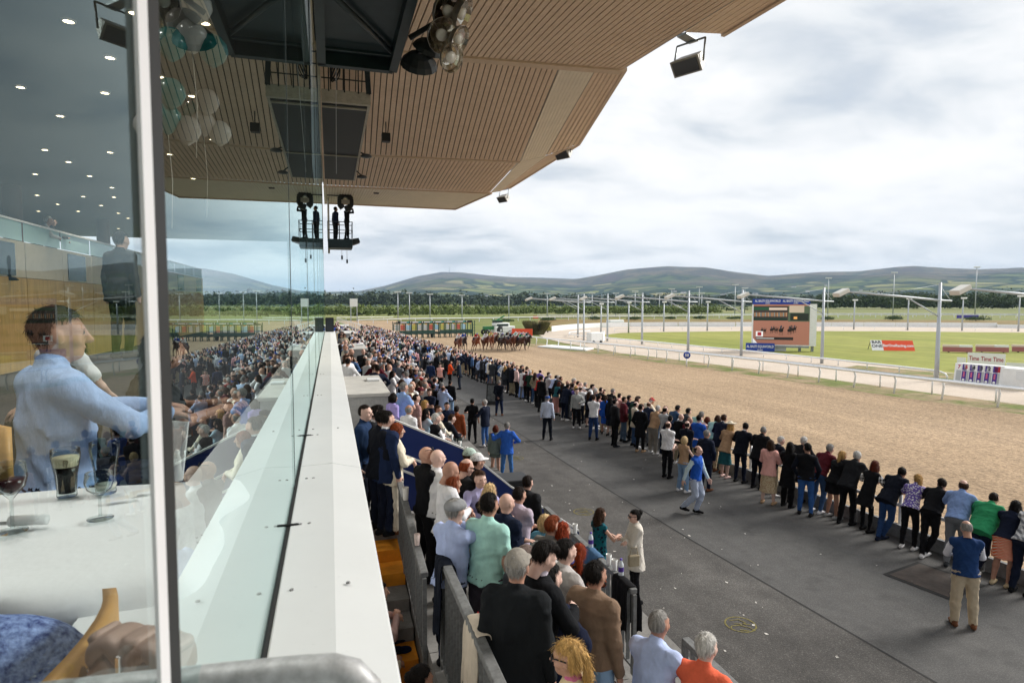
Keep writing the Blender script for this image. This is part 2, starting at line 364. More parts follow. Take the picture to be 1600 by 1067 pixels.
def body(pose='stand', H=1.75, fem=False, fat=0., top='shirt', sleeve='l', bot='trouser', hyaw=0., hpit=0., lod=0, seed=0, lean=None, twist=0., hem=None):
    """returns V, Q, labels, head matrix (4x4) for a person facing +y with the feet at z = 0"""
    s = H / 1.75; lean0, lt, lh, rt_, rh, hand, legs = POSES[pose]; ln = lean0 if lean is None else lean
    h = (.0145, .025, .042)[min(lod, 2)] if lod < 3 else .06
    rr = random.Random(seed)
    sit = legs == 'sit'; pz = .50 if sit else (.78 if legs == 'jockey' else .95)
    S = SDF((-.75, -.62, -.02), (.75, .95, 1.82), h, 7)
    Mt = rotm('z', twist) @ rotm('x', -ln); piv = np.array((0, 0, pz)); tp = lambda p: Mt @ (np.array(p, float) - (0, 0, .95)) + piv
    wl = .87 if fem else 1.0; f = 1 + fat
    jk = top in ('jacket', 'coat', 'blazer'); e = .024 if jk else .009
    hemz = hem if hem is not None and bot not in ('skirt', 'dress') else {'shirt': .9, 'tuck': .98, 'jacket': .80, 'blazer': .76, 'coat': .56, 'tee': .87, 'dress': .86}.get(top, .88)
    if sit: hemz = max(hemz, .93)
    pr = [(hemz, .012 + .172 * (1.03 if fem else 1) * (.7 + .3 * f) + e, (.136 if not sit else .125) * f + e, -.008), (1.0, (.15 if fem else .158) * (.6 + .4 * f) + e, .112 * f + e, .004 + .03 * fat), (1.12, (.132 if fem else .152) * f + e, .106 * f + e, .012 + .05 * fat),
          (1.24, .158 * wl * (.5 + .5 * f) + e, .116 * (.5 + .5 * f) + e, .014 if fem else .008), (1.34, .182 * wl + e, .112 + e + (.012 if fem else 0), .008), (1.42, .165 * wl + e, .088 + e, -.006), (1.475, .085 + e, .066 + e, -.015), (1.50, .058, .056, -.012)]
    S.loft(1, [(z - .95, a, b, c) for z, a, b, c in pr], piv, Mt, 0)
    if top in ('coat', 'dress') and not sit:
        pass
    # arms
    sw = .172 * wl; al = 4 if top in ('vest', 'gilet', 'accent') else 1
    HD = []
    for sd, tg, hn in ((-1, lt, lh), (1, rt_, rh)):
        sh = tp((sd * sw, -.012, 1.405)); T = np.array((sd * tg[0], tg[1], tg[2])); hv = (sd * hn[0], hn[1], hn[2])
        el, T = ik(sh, T, .285, .262, hv); slv = .062 if jk else .050
        S.cap(al if al == 1 else 1, tp((sd * sw * .6, -.01, 1.40)), sh, .075, slv + .016, .05)
        if sleeve == 'l':
            S.cap(al, sh, el, slv + .012, slv, .03); S.cap(al, el, T, slv, .034 + (.008 if jk else .003), .02)
            S.cap(0, T - (T - el) * .1, T, .026, .026, 0)
        else:
            m_ = sh + (el - sh) * (.62 if sleeve == 's' else .08)
            if sleeve == 's': S.cap(al, sh, m_, slv + .014, slv + .012, .03)
            S.cap(0, sh, el, .047 * wl, .041 * wl, .0); S.cap(0, el, T, .042 * wl, .027, .012)
        HD.append((sd, el, T))
        if lod >= 1: u = (T - el) / (np.linalg.norm(T - el) + 1e-9); S.cap(0, T, T + u * .09, .032, .026, .0)
    # neck and far heads
    hc = tp((0, .015, 1.632)); nk = tp((0, -.015, 1.47)); fwd = hc + np.array((0, -.005, -.07)); S.cap(0, nk, fwd, .054 * (wl * .5 + .5), .05 * (wl * .5 + .5), 0)
    if top in ('shirt', 'blazer', 'jacket', 'tuck') and lod < 2: S.cap(4 if top in ('blazer', 'jacket') else 1, nk + (0, 0, .0), nk + (nk - tp((0, -.02, 1.40))) * .35, .064, .060, .0)
    Mh = rotm('z', hyaw) @ rotm('x', -hpit - ln * .25)
    if lod >= 2: S.ell(0, hc, (.08, .1, .118), .02)
    # legs
    if legs == 'walk': K = [((-.1, .12, .52), (-.1, -.02, .10)), ((.1, .05, .5), (.1, -.28, .16))]
    elif legs == 'rail': a_ = rr.uniform(-.04, .14); K = [((-.11, .02, .5), (-.12, -.1, .09)), ((.11, .05, .5), (.12, -.1 + a_, .09))]
    elif legs == 'crossed': K = [((-.1, -.02, .5), (-.05, -.22, .09)), ((.09, .0, .5), (-.04, -.08, .09))]
    elif legs == 'sit': K = [((-.12, .43, .5), (-.12, .40, .09)), ((.12, .43, .5), (.13, .44, .09))]
    elif legs == 'jockey': K = [((-.22, .28, .62), (-.2, -.05, .36)), ((.22, .28, .62), (.2, -.05, .36))]
    else:
        a_ = rr.uniform(-.03, .05); b_ = rr.uniform(.0, .05); K = [((-.10 - b_ * .5, .02, .5), (-.11 - b_, -.02 + a_, .09)), ((.10 + b_ * .5, .02, .5), (.11 + b_, -.02 - a_, .09))]
    bare = bot in ('skirt', 'dress', 'shorts'); ll = 0 if bare else 2; loose = {'loose': .018, 'jean': .004, 'legging': -.006}.get(bot, .010)
    for sd, (kn, an) in zip((-1, 1), K):
        hp = np.array((sd * .088, -.005 if not sit else .0, pz - .03)); kn = np.array(kn, float); an = np.array(an, float)
        S.cap(2 if bot != 'dress' else 1, hp, hp + (kn - hp) * (.4 if bare else .97), .092 * (.7 + .3 * f) + loose * .5, (.082 if bare else .058 + loose), .04)
        if bare: S.cap(0, hp + (kn - hp) * .3, kn, .078, .055, .0)
        S.cap(ll, kn, kn + (an - kn) * .35, .056 + (0 if bare else loose), .055 + (0 if bare else loose), .02); S.cap(ll, kn + (an - kn) * .35, an, .055 + (0 if bare else loose), .036 + (0 if bare else loose * 1.1), .02)
        fd = np.array((sd * .12, 1, 0)); fd /= np.linalg.norm(fd); base = np.array((an[0], an[1], an[2] - .05))
        if legs == 'walk' and sd > 0: pass
        S.cap(3, base - fd * .055, base + fd * .07, .042, .044, 0, flat=1.0); S.cap(3, base + fd * .07, base + fd * .165 - (0, 0, .008), .043, .032, .02, flat=1.15)
    S.ell(2 if bot != 'dress' else 1, (0, -.015, pz - .0), (.158 * (.7 + .3 * f), .115 * f, .10), .05)
    if bot in ('skirt', 'dress') and not sit:
        hz = hem if hem is not None else .52
        lb = 2 if bot == 'skirt' else 1
        S.loft(lb, [(hz, .20 + .10 * max(0, .6 - hz), .165 + .09 * max(0, .6 - hz)), (.75, .188, .142), (.95, .168, .124), (1.03, .146, .112)], (0, -.005, 0), None, .02)
    if bot == 'shorts':
        for sd in (-1, 1): S.cap(2, (sd * .09, 0, .9), (sd * .105, .01, .58), .1, .085, .03)
    # the garment hides what it covers: trousers end inside the hem
    if S.D[2] is not None and bot != 'dress':
        n_ = rotm('x', -ln * .5) @ np.array((0, 0, 1.)); q_ = tp((0, 0, hemz)) + n_ * .045
        pl = (S.ax[0][:, None, None] - q_[0]) * n_[0] + (S.ax[1][None, :, None] - q_[1]) * n_[1] + (S.ax[2][None, None, :] - q_[2]) * n_[2]
        S.D[2] = np.maximum(S.D[2], pl).astype(np.float32)
    V, Q, l = S.mesh(.006, wr=(.0085, rr.uniform(0, 6)) if lod < 2 else None, wl=(1, 2, 4))
    parts = [(V, Q, l)]
    T4 = np.eye(4); T4[:3, :3] = Mh; T4[:3, 3] = hc
    if lod < 2:
        hv_, hq, hl = head_template(fem, .0065 if lod == 0 else .0125); parts.append((hv_ @ Mh.T + hc, hq, hl))
    if lod == 0:
        for sd, el, T in HD:
            hv_, hq, hl = hand_template(hand); u = (T - el) / np.linalg.norm(T - el)
            # thumb up/forward; palm inward
            side = np.array((-sd, .35, 0)) if hand == 'relax' and abs(u[2]) > .6 else (np.array((0, 0, -1.)) if hand == 'relax' else np.array((-sd * .7, 0, -.5)))
            py_ = side - u * (side @ u); py_ /= np.linalg.norm(py_); px_ = np.cross(py_, u); M = np.stack([px_, py_, u], 1)
            vv = hv_.copy()
            if px_ @ np.array((0, 1, .5)) < 0: vv[:, 0] *= -1; hq = hq[:, ::-1]
            parts.append((vv @ M.T + T, hq, hl))
    o = 0; VV = []; QQ = []; LL = []
    for v, q, l in parts: VV.append(v); QQ.append(q + o); LL.append(l); o += len(v)
    V = np.concatenate(VV) * s; T4[:3, 3] *= s
    return V, np.concatenate(QQ), np.concatenate(LL), T4, s
# ---- hair and hats, built once in head space and shared
HAIR = {}
HATS = {'cap', 'flatcap', 'trilby', 'widehat', 'helmet'}
def hair_mesh(style, h=.009):
    if style in HAIR: return HAIR[style]
    S = SDF((-.24, -.27, -.42), (.24, .28, .22), h, 1); X, Y, Z = np.meshgrid(*S.ax, indexing='ij', sparse=True)
    def E(c, r): return (np.sqrt(((X - c[0]) / r[0]) ** 2 + ((Y - c[1]) / r[1]) ** 2 + ((Z - c[2]) / r[2]) ** 2) - 1) * min(r)
    face = .045 - .35 * (Z - .03) + 0 * X         # hair stays behind this line
    nz = .0022 * np.sin(X * 90 + 12 * np.sin(Z * 17)) * np.sin(Y * 80 + Z * 25) + .0014 * np.sin(X * 170 + Y * 90)
    capd = E((0, -.014, .02), (.086, .106, .108))
    fade = .0075 * np.clip((.045 - Z) / .08, 0, 1)
    if style == 'short': d = np.maximum(np.maximum(capd + fade, Y - np.maximum(.07 - 9 * (np.maximum(.075 - Z, 0)) ** 1.1, -.03 + 0 * Z)), -.055 - Z + .35 * np.maximum(Y + .02, 0)) + nz
    elif style == 'quiff': d = np.minimum(np.maximum(np.maximum(capd + fade, Y - np.maximum(.075 - 9 * np.maximum(.075 - Z, 0) ** 1.1, -.02)), -.05 - Z), np.maximum(E((0, .02, .09), (.074, .082, .045)), -Z + .04)) + nz
    elif style == 'balding': d = np.maximum(np.maximum(np.maximum(E((0, -.012, .01), (.0835, .103, .1)), Z - .055 - .25 * (Y + .09)), Y - .0 + 0 * Z), -.06 - Z) + nz * .7
    elif style == 'grey_short': d = np.maximum(np.maximum(capd + fade, Y - np.maximum(.055 - 8 * np.maximum(.07 - Z, 0) ** 1.1, -.03)), -.05 - Z) + nz
    elif style in ('long', 'wavy'):
        back = E((0, -.075, -.16), (.098 if style == 'long' else .115, .06, .22)); side = np.maximum(E((0, -.01, -.06), (.102, .1, .16)), Y - .02)
        d = np.minimum(np.maximum(capd, Y - np.maximum(.085 - 6 * np.maximum(.06 - Z, 0), -.0 + 0 * Z)), np.minimum(back, side)) + nz * (1.6 if style == 'long' else 3)
    elif style == 'bob': d = np.minimum(np.maximum(capd, Y - .085), np.maximum(np.maximum(E((0, -.015, -.02), (.105, .115, .13)), Y - .03 - .2 * Z), -.13 - Z)) + nz * 1.5
    elif style == 'pony':
        d = np.maximum(np.maximum(capd, Y - np.maximum(.08 - 7 * np.maximum(.065 - Z, 0), -.02)), -.07 - Z) + nz
        d = np.minimum(d, np.minimum(E((0, -.115, .03), (.03, .03, .03)), E((0, -.135, -.08), (.036, .03, .13)) + nz * 1.5))
    elif style == 'bun':
        d = np.maximum(np.maximum(capd, Y - np.maximum(.08 - 7 * np.maximum(.065 - Z, 0), -.02)), -.07 - Z) + nz
        d = np.minimum(d, E((0, -.11, .07), (.045, .045, .045)) + nz)
    elif style == 'crop': d = np.maximum(np.maximum(E((0, -.013, .017), (.0805, .1, .1035)), Y - np.maximum(.06 - 8 * np.maximum(.07 - Z, 0), -.03)), -.04 - Z) + nz * .3
    elif style == 'cap':     # baseball cap
        d = np.maximum(E((0, -.01, .025), (.09, .11, .108)), .022 - Z); d = np.minimum(d, np.maximum(E((0, .10, .03), (.072, .085, .014)), -Y + .05))
    elif style == 'flatcap':
        d = np.maximum(E((0, .0, .045), (.1, .128, .075)), .02 - Z); d = np.minimum(d, np.maximum(E((0, .09, .028), (.07, .06, .012)), -Y + .05))
    elif style == 'trilby':
        d = np.maximum(E((0, -.008, .05), (.092, .11, .12)), .03 - Z); d = np.minimum(d, E((0, 0, .032), (.145, .165, .012)))
    elif style == 'widehat':
        d = np.minimum(E((0, .02, .1), (.18, .18, .018)), E((0, 0, .1), (.085, .095, .07))) + nz * 2
    elif style == 'helmet':
        d = np.maximum(E((0, -.005, .02), (.098, .12, .12)), -.02 - Z); d = np.minimum(d, np.maximum(E((0, .11, .04), (.07, .05, .01)), -Y + .08))
    S.D[0] = (d + np.zeros(tuple(S.n))).astype(np.float32)
    V, Q, l = S.mesh(.003)
    if style not in HATS:      # loose strands over the shell break its outline
        r_ = np.random.RandomState(len(style)); ns = 2600 if style in ('long', 'wavy') else 1500; f = Q[r_.randint(0, len(Q), ns)]; a, b, c = V[f[:, 0]], V[f[:, 1]], V[f[:, 3]]
        n = np.cross(b - a, c - a); n /= np.linalg.norm(n, axis=1)[:, None] + 1e-9; p = V[f].mean(1) + n * .001
        fl = np.array((0, -.25, -1.)) + r_.normal(scale=.22, size=(ns, 3)) + np.where(p[:, 2:] > .07, np.array([[0, .9, .9]]) * r_.uniform(-1, .6, (ns, 1)), 0); fl -= n * (fl * n).sum(1)[:, None]; fl /= np.linalg.norm(fl, axis=1)[:, None] + 1e-9
        sd = np.cross(n, fl) * .0016; ln_ = (r_.uniform(.6, 1.4, ns) * (.055 if style in ('long', 'wavy', 'pony') else (.012 if style in ('crop', 'balding') else .026)))[:, None]; tip = p + fl * ln_ + n * (r_.uniform(.1, .28, ns)[:, None] * ln_)
        SV = np.stack([p - sd, p + sd, tip + sd * .4, tip - sd * .4], 1).reshape(-1, 3); Q = np.concatenate([Q, np.arange(4 * ns).reshape(-1, 4) + len(V)]); V = np.concatenate([V, SV]); l = np.zeros(len(Q), int)
    HAIR[style] = np_mesh(style, V, Q, l, [None]); return HAIR[style]
HATS = {'cap', 'flatcap', 'trilby', 'widehat', 'helmet'}
PAL = dict(black='#131316', navy='#161d30', dnavy='#10141f', blue='#2a4a8c', royal='#1f51ac', sky='#a9bce0', lblue='#b4c6e6', white='#dddddf', cream='#d9d0bd', grey='#70747a', lgrey='#aeb0b3', dgrey='#35383d',
           tan='#a88a6d', beige='#c2b192', brown='#6b4632', rust='#7c3d20', maroon='#551c26', red='#b02a26', orange='#e0571f', coral='#e0694c', pink='#dca59c', lpink='#d9b9b3', mint='#a5d0c8', teal='#255f68', green='#2f8a5c', dgreen='#1f3d31',
           purple='#6a5aa0', lilac='#a094cf', yellow='#d8cb7b', denim='#3c587f', ldenim='#7c98b8', khaki='#9c917b', olive='#4c4b36', ice='#c0d4dc', black2='#1b1c1f', silver='#9a9da2', hivis='#ee6b2f')
FAB = {}
def fab(c):
    if c in FAB: return FAB[c]
    base = PAL.get(c.split(':')[0], c.split(':')[0]); pat = c.split(':')[1] if ':' in c else None
    m = mat('fabric_' + c.replace('#', '').replace(':', '_'), base, .9, var=.13, vscale=9, bump=.55, bscale=17, spec=.15, stretch=(1, 1, .55))
    if pat:
        t = m.node_tree; b = t.nodes['Principled BSDF']; tcn = N(t, 'ShaderNodeTexCoord'); c1 = lin(base); c2 = lin(PAL.get(c.split(':')[2], '#ffffff'))
        if pat in ('dots', 'floral'):
            v = N(t, 'ShaderNodeTexVoronoi'); v.inputs['Scale'].default_value = 26 if pat == 'dots' else 16; L(t, tcn.outputs['Object'], v.inputs[0]); fac = ramp(t, v.outputs[0], [(.36, 1.0), (.44, 0.0)])
        elif pat == 'check':
            x = N(t, 'ShaderNodeSeparateXYZ'); L(t, tcn.outputs['Object'], x.inputs[0])
            s1 = MATH(t, 'GREATER_THAN', MATH(t, 'SINE', MATH(t, 'MULTIPLY', MATH(t, 'ADD', x.outputs[0], x.outputs[1]), 75)), .2); s2 = MATH(t, 'GREATER_THAN', MATH(t, 'SINE', MATH(t, 'MULTIPLY', x.outputs[2], 75)), .2)
            fac = MATH(t, 'MULTIPLY', MATH(t, 'ADD', s1, s2), .5)
        else:   # zig-zag / stripe
            x = N(t, 'ShaderNodeSeparateXYZ'); L(t, tcn.outputs['Object'], x.inputs[0]); k = 0.0 if pat == 'stripe' else 1.0
            zz_ = MATH(t, 'ADD', MATH(t, 'MULTIPLY', x.outputs[2], 120 if pat == 'zig' else 0), MATH(t, 'MULTIPLY', MATH(t, 'PINGPONG', MATH(t, 'ADD', x.outputs[0], x.outputs[1]), .05), 120 * k + 300 * (1 - k)))
            fac = MATH(t, 'GREATER_THAN', MATH(t, 'SINE', zz_), .35)
        mx = N(t, 'ShaderNodeMix', data_type='RGBA'); mx.inputs[6].default_value = (*c1, 1); mx.inputs[7].default_value = (*c2, 1); L(t, fac, mx.inputs[0]); L(t, mx.outputs[2], b.inputs['Base Color'])
    FAB[c] = m; return m
SKINS = [mat('skin_%d' % i, c, .55, var=.12, vscale=14, spec=.35) for i, c in enumerate(('#c6a090', '#b98f7b', '#cdab9d', '#a97f6c'))]
HAIRC = dict(black='#15110f', dark='#221915', brown='#3d291c', auburn='#5a2515', red='#8a3517', blond='#b8935a', lblond='#cdb285', grey='#8d8b88', white='#c9c7c3', ginger='#7c3b1e')
def hairm(c): return mat('hair_' + c, HAIRC[c], .6, var=.5, vscale=48, bump=.8, bscale=60, spec=.12, stretch=(1, 1, .12))
EYE = mat('eye_dark', (.02, .015, .012), .4); LIP = mat('lips', '#a05a50', .5)
BODIES = {}
def add_hair(o, T4, s, style, col, name=None):
    if style in (None, 'none'): return
    me = hair_mesh(style); nm = name or ('hat' if style in HATS else 'hair')
    c = bpy.data.objects.new(nm, me); link(c, o)
    if not me.materials: me.materials.append(None)
    c.material_slots[0].link = 'OBJECT'; c.material_slots[0].material = fab(col) if style in HATS else hairm(col)
    c.matrix_local = Matrix([list(r) for r in T4]) @ Matrix.Diagonal((s, s, s, 1)); return c
def person(loc, yaw, label, top='shirt', topc='navy', sleeve='l', bot='trouser', botc='dnavy', shoe='black', acc=None, hair='short', hairc='dark', hat=None, hatc='grey', pose='stand', H=1.76, fem=False, fat=0., lod=0, skin=None, group=None, hyaw=0., hpit=0., lean=None, twist=0., hem=None, share=None, seed=None):
    sk = SKINS[skin if skin is not None else rnd.randrange(4)]; seed = rnd.randrange(9999) if seed is None else seed
    mats = [sk, fab(topc), fab(botc), fab(shoe), fab(acc or ('white' if top in ('blazer', 'jacket') and not fem else topc)), EYE, LIP]
    if share:
        if share not in BODIES:
            V, Q, l, T4, s = body(pose, H, fem, fat, top, sleeve, bot, R(hyaw), R(hpit), lod, seed, lean, twist, hem); BODIES[share] = (np_mesh('person', V, Q, l, [None] * 7), T4, s)
        me, T4, s = BODIES[share]
        o = bpy.data.objects.new('person', me); link(o)
        for i, m in enumerate(mats): o.material_slots[i].link = 'OBJECT'; o.material_slots[i].material = m
    else:
        V, Q, l, T4, s = body(pose, H, fem, fat, top, sleeve, bot, R(hyaw), R(hpit), lod, seed, lean, twist, hem)
        o = bpy.data.objects.new('person', np_mesh('person', V, Q, l, mats)); link(o)
    o.location = loc; o.rotation_euler = (0, 0, -R(yaw))
    tag(o, label, 'person', group)
    if hair and hair != 'none': add_hair(o, T4, s, hair, hairc)
    if hat: add_hair(o, T4, s * 1.02, hat, hatc)
    if 'glasses' in label or 'spectacles' in label:
        g = MB()
        for sx in (-1, 1): g.box((sx * .034 - .026, .096, -.014), (sx * .034 + .026, .104, .022)); g.beam((sx * .062, .098, .016), (sx * .084, -.01, .012), .005, .008)
        g.beam((-.012, .102, .014), (.012, .102, .014), .004, .006); e = g.build('glasses', BLACK, o); e.matrix_local = Matrix([list(r) for r in T4]) @ Matrix.Diagonal((s, s, s, 1)) @ Matrix.Translation((0, -.02, .075) if 'pushed up' in label else (0, 0, 0))
    return o
# ================================================================== the ground
def wnoise(t, co, scale, detail=5, rough=.6):
    n = N(t, 'ShaderNodeTexNoise'); n.inputs['Scale'].default_value = scale; n.inputs['Detail'].default_value = detail; n.inputs['Roughness'].default_value = rough; L(t, co, n.inputs[0]); return n.outputs[0]
def ground_mat(name, layers, rough=.95, bump=(), spec=.15, stretch=None):
    """layers: (scale, lo, hi, colA, colB) - the first is the base, each further one multiplies"""
    m = bpy.data.materials.new(name); m.use_nodes = True; t = m.node_tree; b = t.nodes['Principled BSDF']; b.inputs['Roughness'].default_value = rough; b.inputs['Specular IOR Level'].default_value = spec
    co = N(t, 'ShaderNodeNewGeometry').outputs['Position']
    if stretch: mp = N(t, 'ShaderNodeMapping'); mp.inputs['Scale'].default_value = stretch; L(t, co, mp.inputs[0]); co = mp.outputs[0]
    cur = None
    for sc, lo, hi, a, c in layers:
        col = ramp(t, wnoise(t, co, sc), [(lo, a), (hi, c)])
        if cur is None: cur = col
        else:
            mx = N(t, 'ShaderNodeMix', data_type='RGBA', blend_type='MULTIPLY'); mx.inputs[0].default_value = 1; L(t, cur, mx.inputs[6]); L(t, col, mx.inputs[7]); cur = mx.outputs[2]
    L(t, cur, b.inputs['Base Color'])
    nrm = None
    for sc, st, dist in bump:
        bp = N(t, 'ShaderNodeBump'); bp.inputs['Strength'].default_value = st; bp.inputs['Distance'].default_value = dist; L(t, wnoise(t, co, sc, 6), bp.inputs['Height'])
        if nrm: L(t, nrm, bp.inputs['Normal'])
        nrm = bp.outputs[0]
    if nrm: L(t, nrm, b.inputs['Normal'])
    MATS[name] = m; return m
g1 = lambda a: (a, a, a)
FIELD = ground_mat('field_grass', [(.012, .35, .65, (.15, .185, .05), (.21, .20, .075)), (.12, .3, .7, g1(.8), g1(1.12))])
TURF = ground_mat('infield_turf', [(.05, .35, .65, (.22, .245, .05), (.29, .29, .075)), (.5, .3, .7, g1(.86), g1(1.1)), (6, .3, .7, g1(.85), g1(1.1))], bump=((9, .5, .04),))
SAND = ground_mat('track_sand', [(.09, .3, .7, (.41, .29, .18), (.47, .34, .22)), (1.6, .35, .62, g1(.9), g1(1.05)), (6.5, .42, .54, g1(.74), g1(1.05)), (15, .36, .58, g1(.72), g1(1.08))], bump=((7, .9, .07), (21, .7, .03)), stretch=(1, .8, 1))
PALESAND = ground_mat('dog_track_sand', [(.15, .3, .7, (.50, .42, .34), (.57, .49, .41)), (2.5, .3, .7, g1(.92), g1(1.06)), (14, .35, .6, g1(.88), g1(1.05))], bump=((12, .5, .03),))
ASPH = ground_mat('apron_asphalt', [(.35, .3, .7, (.088, .087, .086), (.115, .113, .110)), (3.0, .35, .65, g1(.88), g1(1.08)), (46, .46, .62, g1(.8), g1(1.18)), (130, .58, .72, g1(.95), g1(1.9))], .85, bump=((55, .35, .012),), spec=.3)
ASPH2 = ground_mat('apron_asphalt_rough', [(.45, .3, .7, (.090, .085, .081), (.120, .115, .109)), (2.2, .3, .66, g1(.82), g1(1.1)), (40, .5, .66, g1(.85), g1(1.5)), (110, .56, .7, g1(.9), g1(2.4))], .9, bump=((48, .55, .015),), spec=.25)
ROUGH = ground_mat('rough_grass', [(.09, .35, .62, (.22, .135, .05), (.25, .205, .085)), (.6, .3, .65, g1(.7), g1(1.15)), (3, .35, .65, g1(.75), g1(1.1))])
SANDBANK = ground_mat('worn_verge', [(.4, .38, .6, (.15, .18, .05), (.34, .25, .16)), (3, .3, .7, g1(.75), g1(1.15))], bump=((8, .6, .05),))
CONC = ground_mat('concrete', [(.8, .3, .7, (.20, .195, .185), (.27, .262, .25)), (6, .3, .65, g1(.82), g1(1.06)), (40, .35, .65, g1(.9), g1(1.06))], .9, bump=((30, .25, .01),))
def add_streak(m, mscale, rot, lo, hi, a, c):
    t = m.node_tree; b = t.nodes['Principled BSDF']; src = b.inputs['Base Color'].links[0].from_socket; mp = N(t, 'ShaderNodeMapping'); mp.inputs['Scale'].default_value = mscale; mp.inputs['Rotation'].default_value = (0, 0, rot)
    L(t, N(t, 'ShaderNodeNewGeometry').outputs['Position'], mp.inputs[0]); col = ramp(t, wnoise(t, mp.outputs[0], 1.0, 4, .55), [(lo, g1(a)), (hi, g1(c))])
    mx = N(t, 'ShaderNodeMix', data_type='RGBA', blend_type='MULTIPLY'); mx.inputs[0].default_value = 1; L(t, src, mx.inputs[6]); L(t, col, mx.inputs[7]); L(t, mx.outputs[2], b.inputs['Base Color'])
add_streak(SAND, (2.2, .06, 1), R(-4), .35, .65, .88, 1.06); add_streak(SAND, (.35, .05, 1), R(-4), .35, .65, .9, 1.05)
add_streak(ASPH, (.5, .1, 1), R(-4), .3, .62, .82, 1.08); add_streak(ASPH2, (.9, .35, 1), R(10), .3, .6, .72, 1.1); add_streak(ASPH, (1.3, 1.3, 1), 0, .28, .42, .72, 1.0); add_streak(TURF, (.25, .02, 1), R(50), .4, .6, .9, 1.06)
NR = lambda y: 13.3 - .055 * y                                   # near running rail
sheet('ground', [(-9000, -9000), (12000, -9000), (12000, 12000), (-9000, 12000)], -.03, FIELD)
FR = [(36.0, 8), (34.6, 18), (33.4, 23.2), (32.7, 28.5), (32.0, 38.4), (30.9, 46.5), (29.7, 54.9), (28.4, 61.5), (26.9, 69), (25.7, 75.8), (25.0, 83), (24.4, 92)]
sheet('sand_track', [(NR(-25), -25), (38.5, -25)] + [(x - .7, y) for x, y in FR] + [(23.2, 108), (22, 150), (20.5, 205), (2.0, 205)], 0, SAND)
ap = sheet('apron', [(4.9, -25), (NR(-25) - .1, -25), (NR(160) - .1, 160), (4.2, 160)], .004, ASPH)
sheet('apron_edge', [(4.9, -25), (8.55, -25), (8.3, 5), (7.85, 12), (7.68, 16), (7.45, 25.5), (6.95, 35.4), (6.2, 55), (5.2, 90), (4.2, 120), (4.3, 60), (4.9, 40)], .008, ASPH2)
sm = MB()
for a, b in zip([(8.55, -25), (8.3, 5), (7.85, 12), (7.68, 16), (7.45, 25.5), (6.95, 35.4)], [(8.3, 5), (7.85, 12), (7.68, 16), (7.45, 25.5), (6.95, 35.4), (6.2, 55)]): sm.add([(a[0] - .018, a[1], .012), (a[0] + .022, a[1], .012), (b[0] + .022, b[1], .012), (b[0] - .018, b[1], .012)], [(0, 1, 2, 3)])
tag(sm.build('asphalt_joint', mat('joint_tar', (.012, .012, .012), .8)), kind='structure')
sheet('verge', [(x + d, y) for d, l in ((-1.2, FR), (2.6, FR[::-1])) for x, y in l], .006, SANDBANK)
lane_out = [(x + 2.2, y) for x, y in FR[:8]] + [(31, 70), (31, 80), (32.5, 92), (35.5, 104), (40, 114), (46, 121), (53, 127), (69, 134), (101, 125.5), (131, 117), (160, 100)]
turf_in = [(47.5, 10), (47, 30), (46.7, 37.7), (46.6, 50), (45.3, 61), (43, 76), (42.6, 88), (45, 98), (52, 104.5), (62, 105.5), (84.5, 104), (107, 95.5), (126, 84)]
sheet('dog_track', lane_out + [(190, 60), (120, -10), (38, -10)], .010, PALESAND)
sheet('infield', turf_in + [(150, 60), (100, 0), (48, 0)], .014, TURF)
sheet('rough_band', [gp(x, y) for x, y in ((842, 511), (900, 508.5), (1000, 507.5), (1150, 507), (1350, 505.5), (1600, 506.5), (1800, 508), (1800, 502), (1600, 500.5), (1300, 499.5), (1100, 499), (900, 498.5), (840, 500))], .0, ROUGH)
sheet('inner_path', [gp(x, y) for x, y in ((1340, 571), (1480, 583), (1700, 597), (1700, 612), (1480, 594), (1300, 577))], .018, SANDBANK)
# litter and marks on the apron
lb_ = MB(); lr = random.Random(5)
for i in range(190):
    y = lr.uniform(7, 40); x = lr.uniform(5.1, NR(y) - .4) if i % 3 else min(lr.gauss(6.6, .9), NR(y) - .5)
    s = lr.uniform(.010, .036) * (1.3 if i % 7 == 0 else 1); a = lr.uniform(0, 6.3); h = lr.uniform(.004, .02)
    p = [Vector((x + s * math.cos(a + k * 1.57 + lr.uniform(-.4, .4)) * (1 if k % 2 else .7), y + s * math.sin(a + k * 1.57), .014 + (h if k == 1 else 0))) for k in range(4)]
    lb_.add(p, [(0, 1, 2), (0, 2, 3)])
tag(lb_.build('litter', mat('paper_litter', (.62, .60, .56), .8)), 'scraps of torn paper and litter strewn over the asphalt', 'litter', kind='stuff')
YEL = mat('yellow_line_paint', '#8f8440', .85, vscale=26, col2='#4d4a3a')
def floor_mark(px, py, r, label):
    c = gp(px, py); o = empty('floor_marking', (c.x, c.y, .013), R(-20), label, 'marking', 'round yellow floor markings')
    m = MB(); n = 40; vs = []; 
    for k in range(n):
        t = 2 * math.pi * k / n
        for q in (r, r - .028): vs.append((q * math.cos(t), q * math.sin(t), 0))
    m.add(vs, [(2*k, 2*((k+1)%n), 2*((k+1)%n)+1, 2*k+1) for k in range(n)]); m.build('ring', YEL, o)
    for x0_, y0_, x1_, y1_ in ((-.15, .12, .02, .16), (.02, .16, .10, .05), (.10, .05, -.02, -.03), (-.02, -.03, .12, -.10), (.12, -.10, .18, -.2), (-.02, -.03, -.16, -.06), (-.16, -.06, -.2, -.14), (-.1, .02, .16, .0), (-.06, -.18, .08, -.2)): MB().beam((x0_, y0_, .001), (x1_, y1_, .001), .022, .001).build('painted_stroke', YEL, o)
floor_mark(1157, 976, .26, 'yellow circle painted on the asphalt in the right foreground')
floor_mark(912, 800, .27, 'yellow circle painted on the asphalt behind the woman in the white blazer')
floor_mark(806, 716, .28, 'yellow circle painted on the asphalt beside the couple in blue and grey')
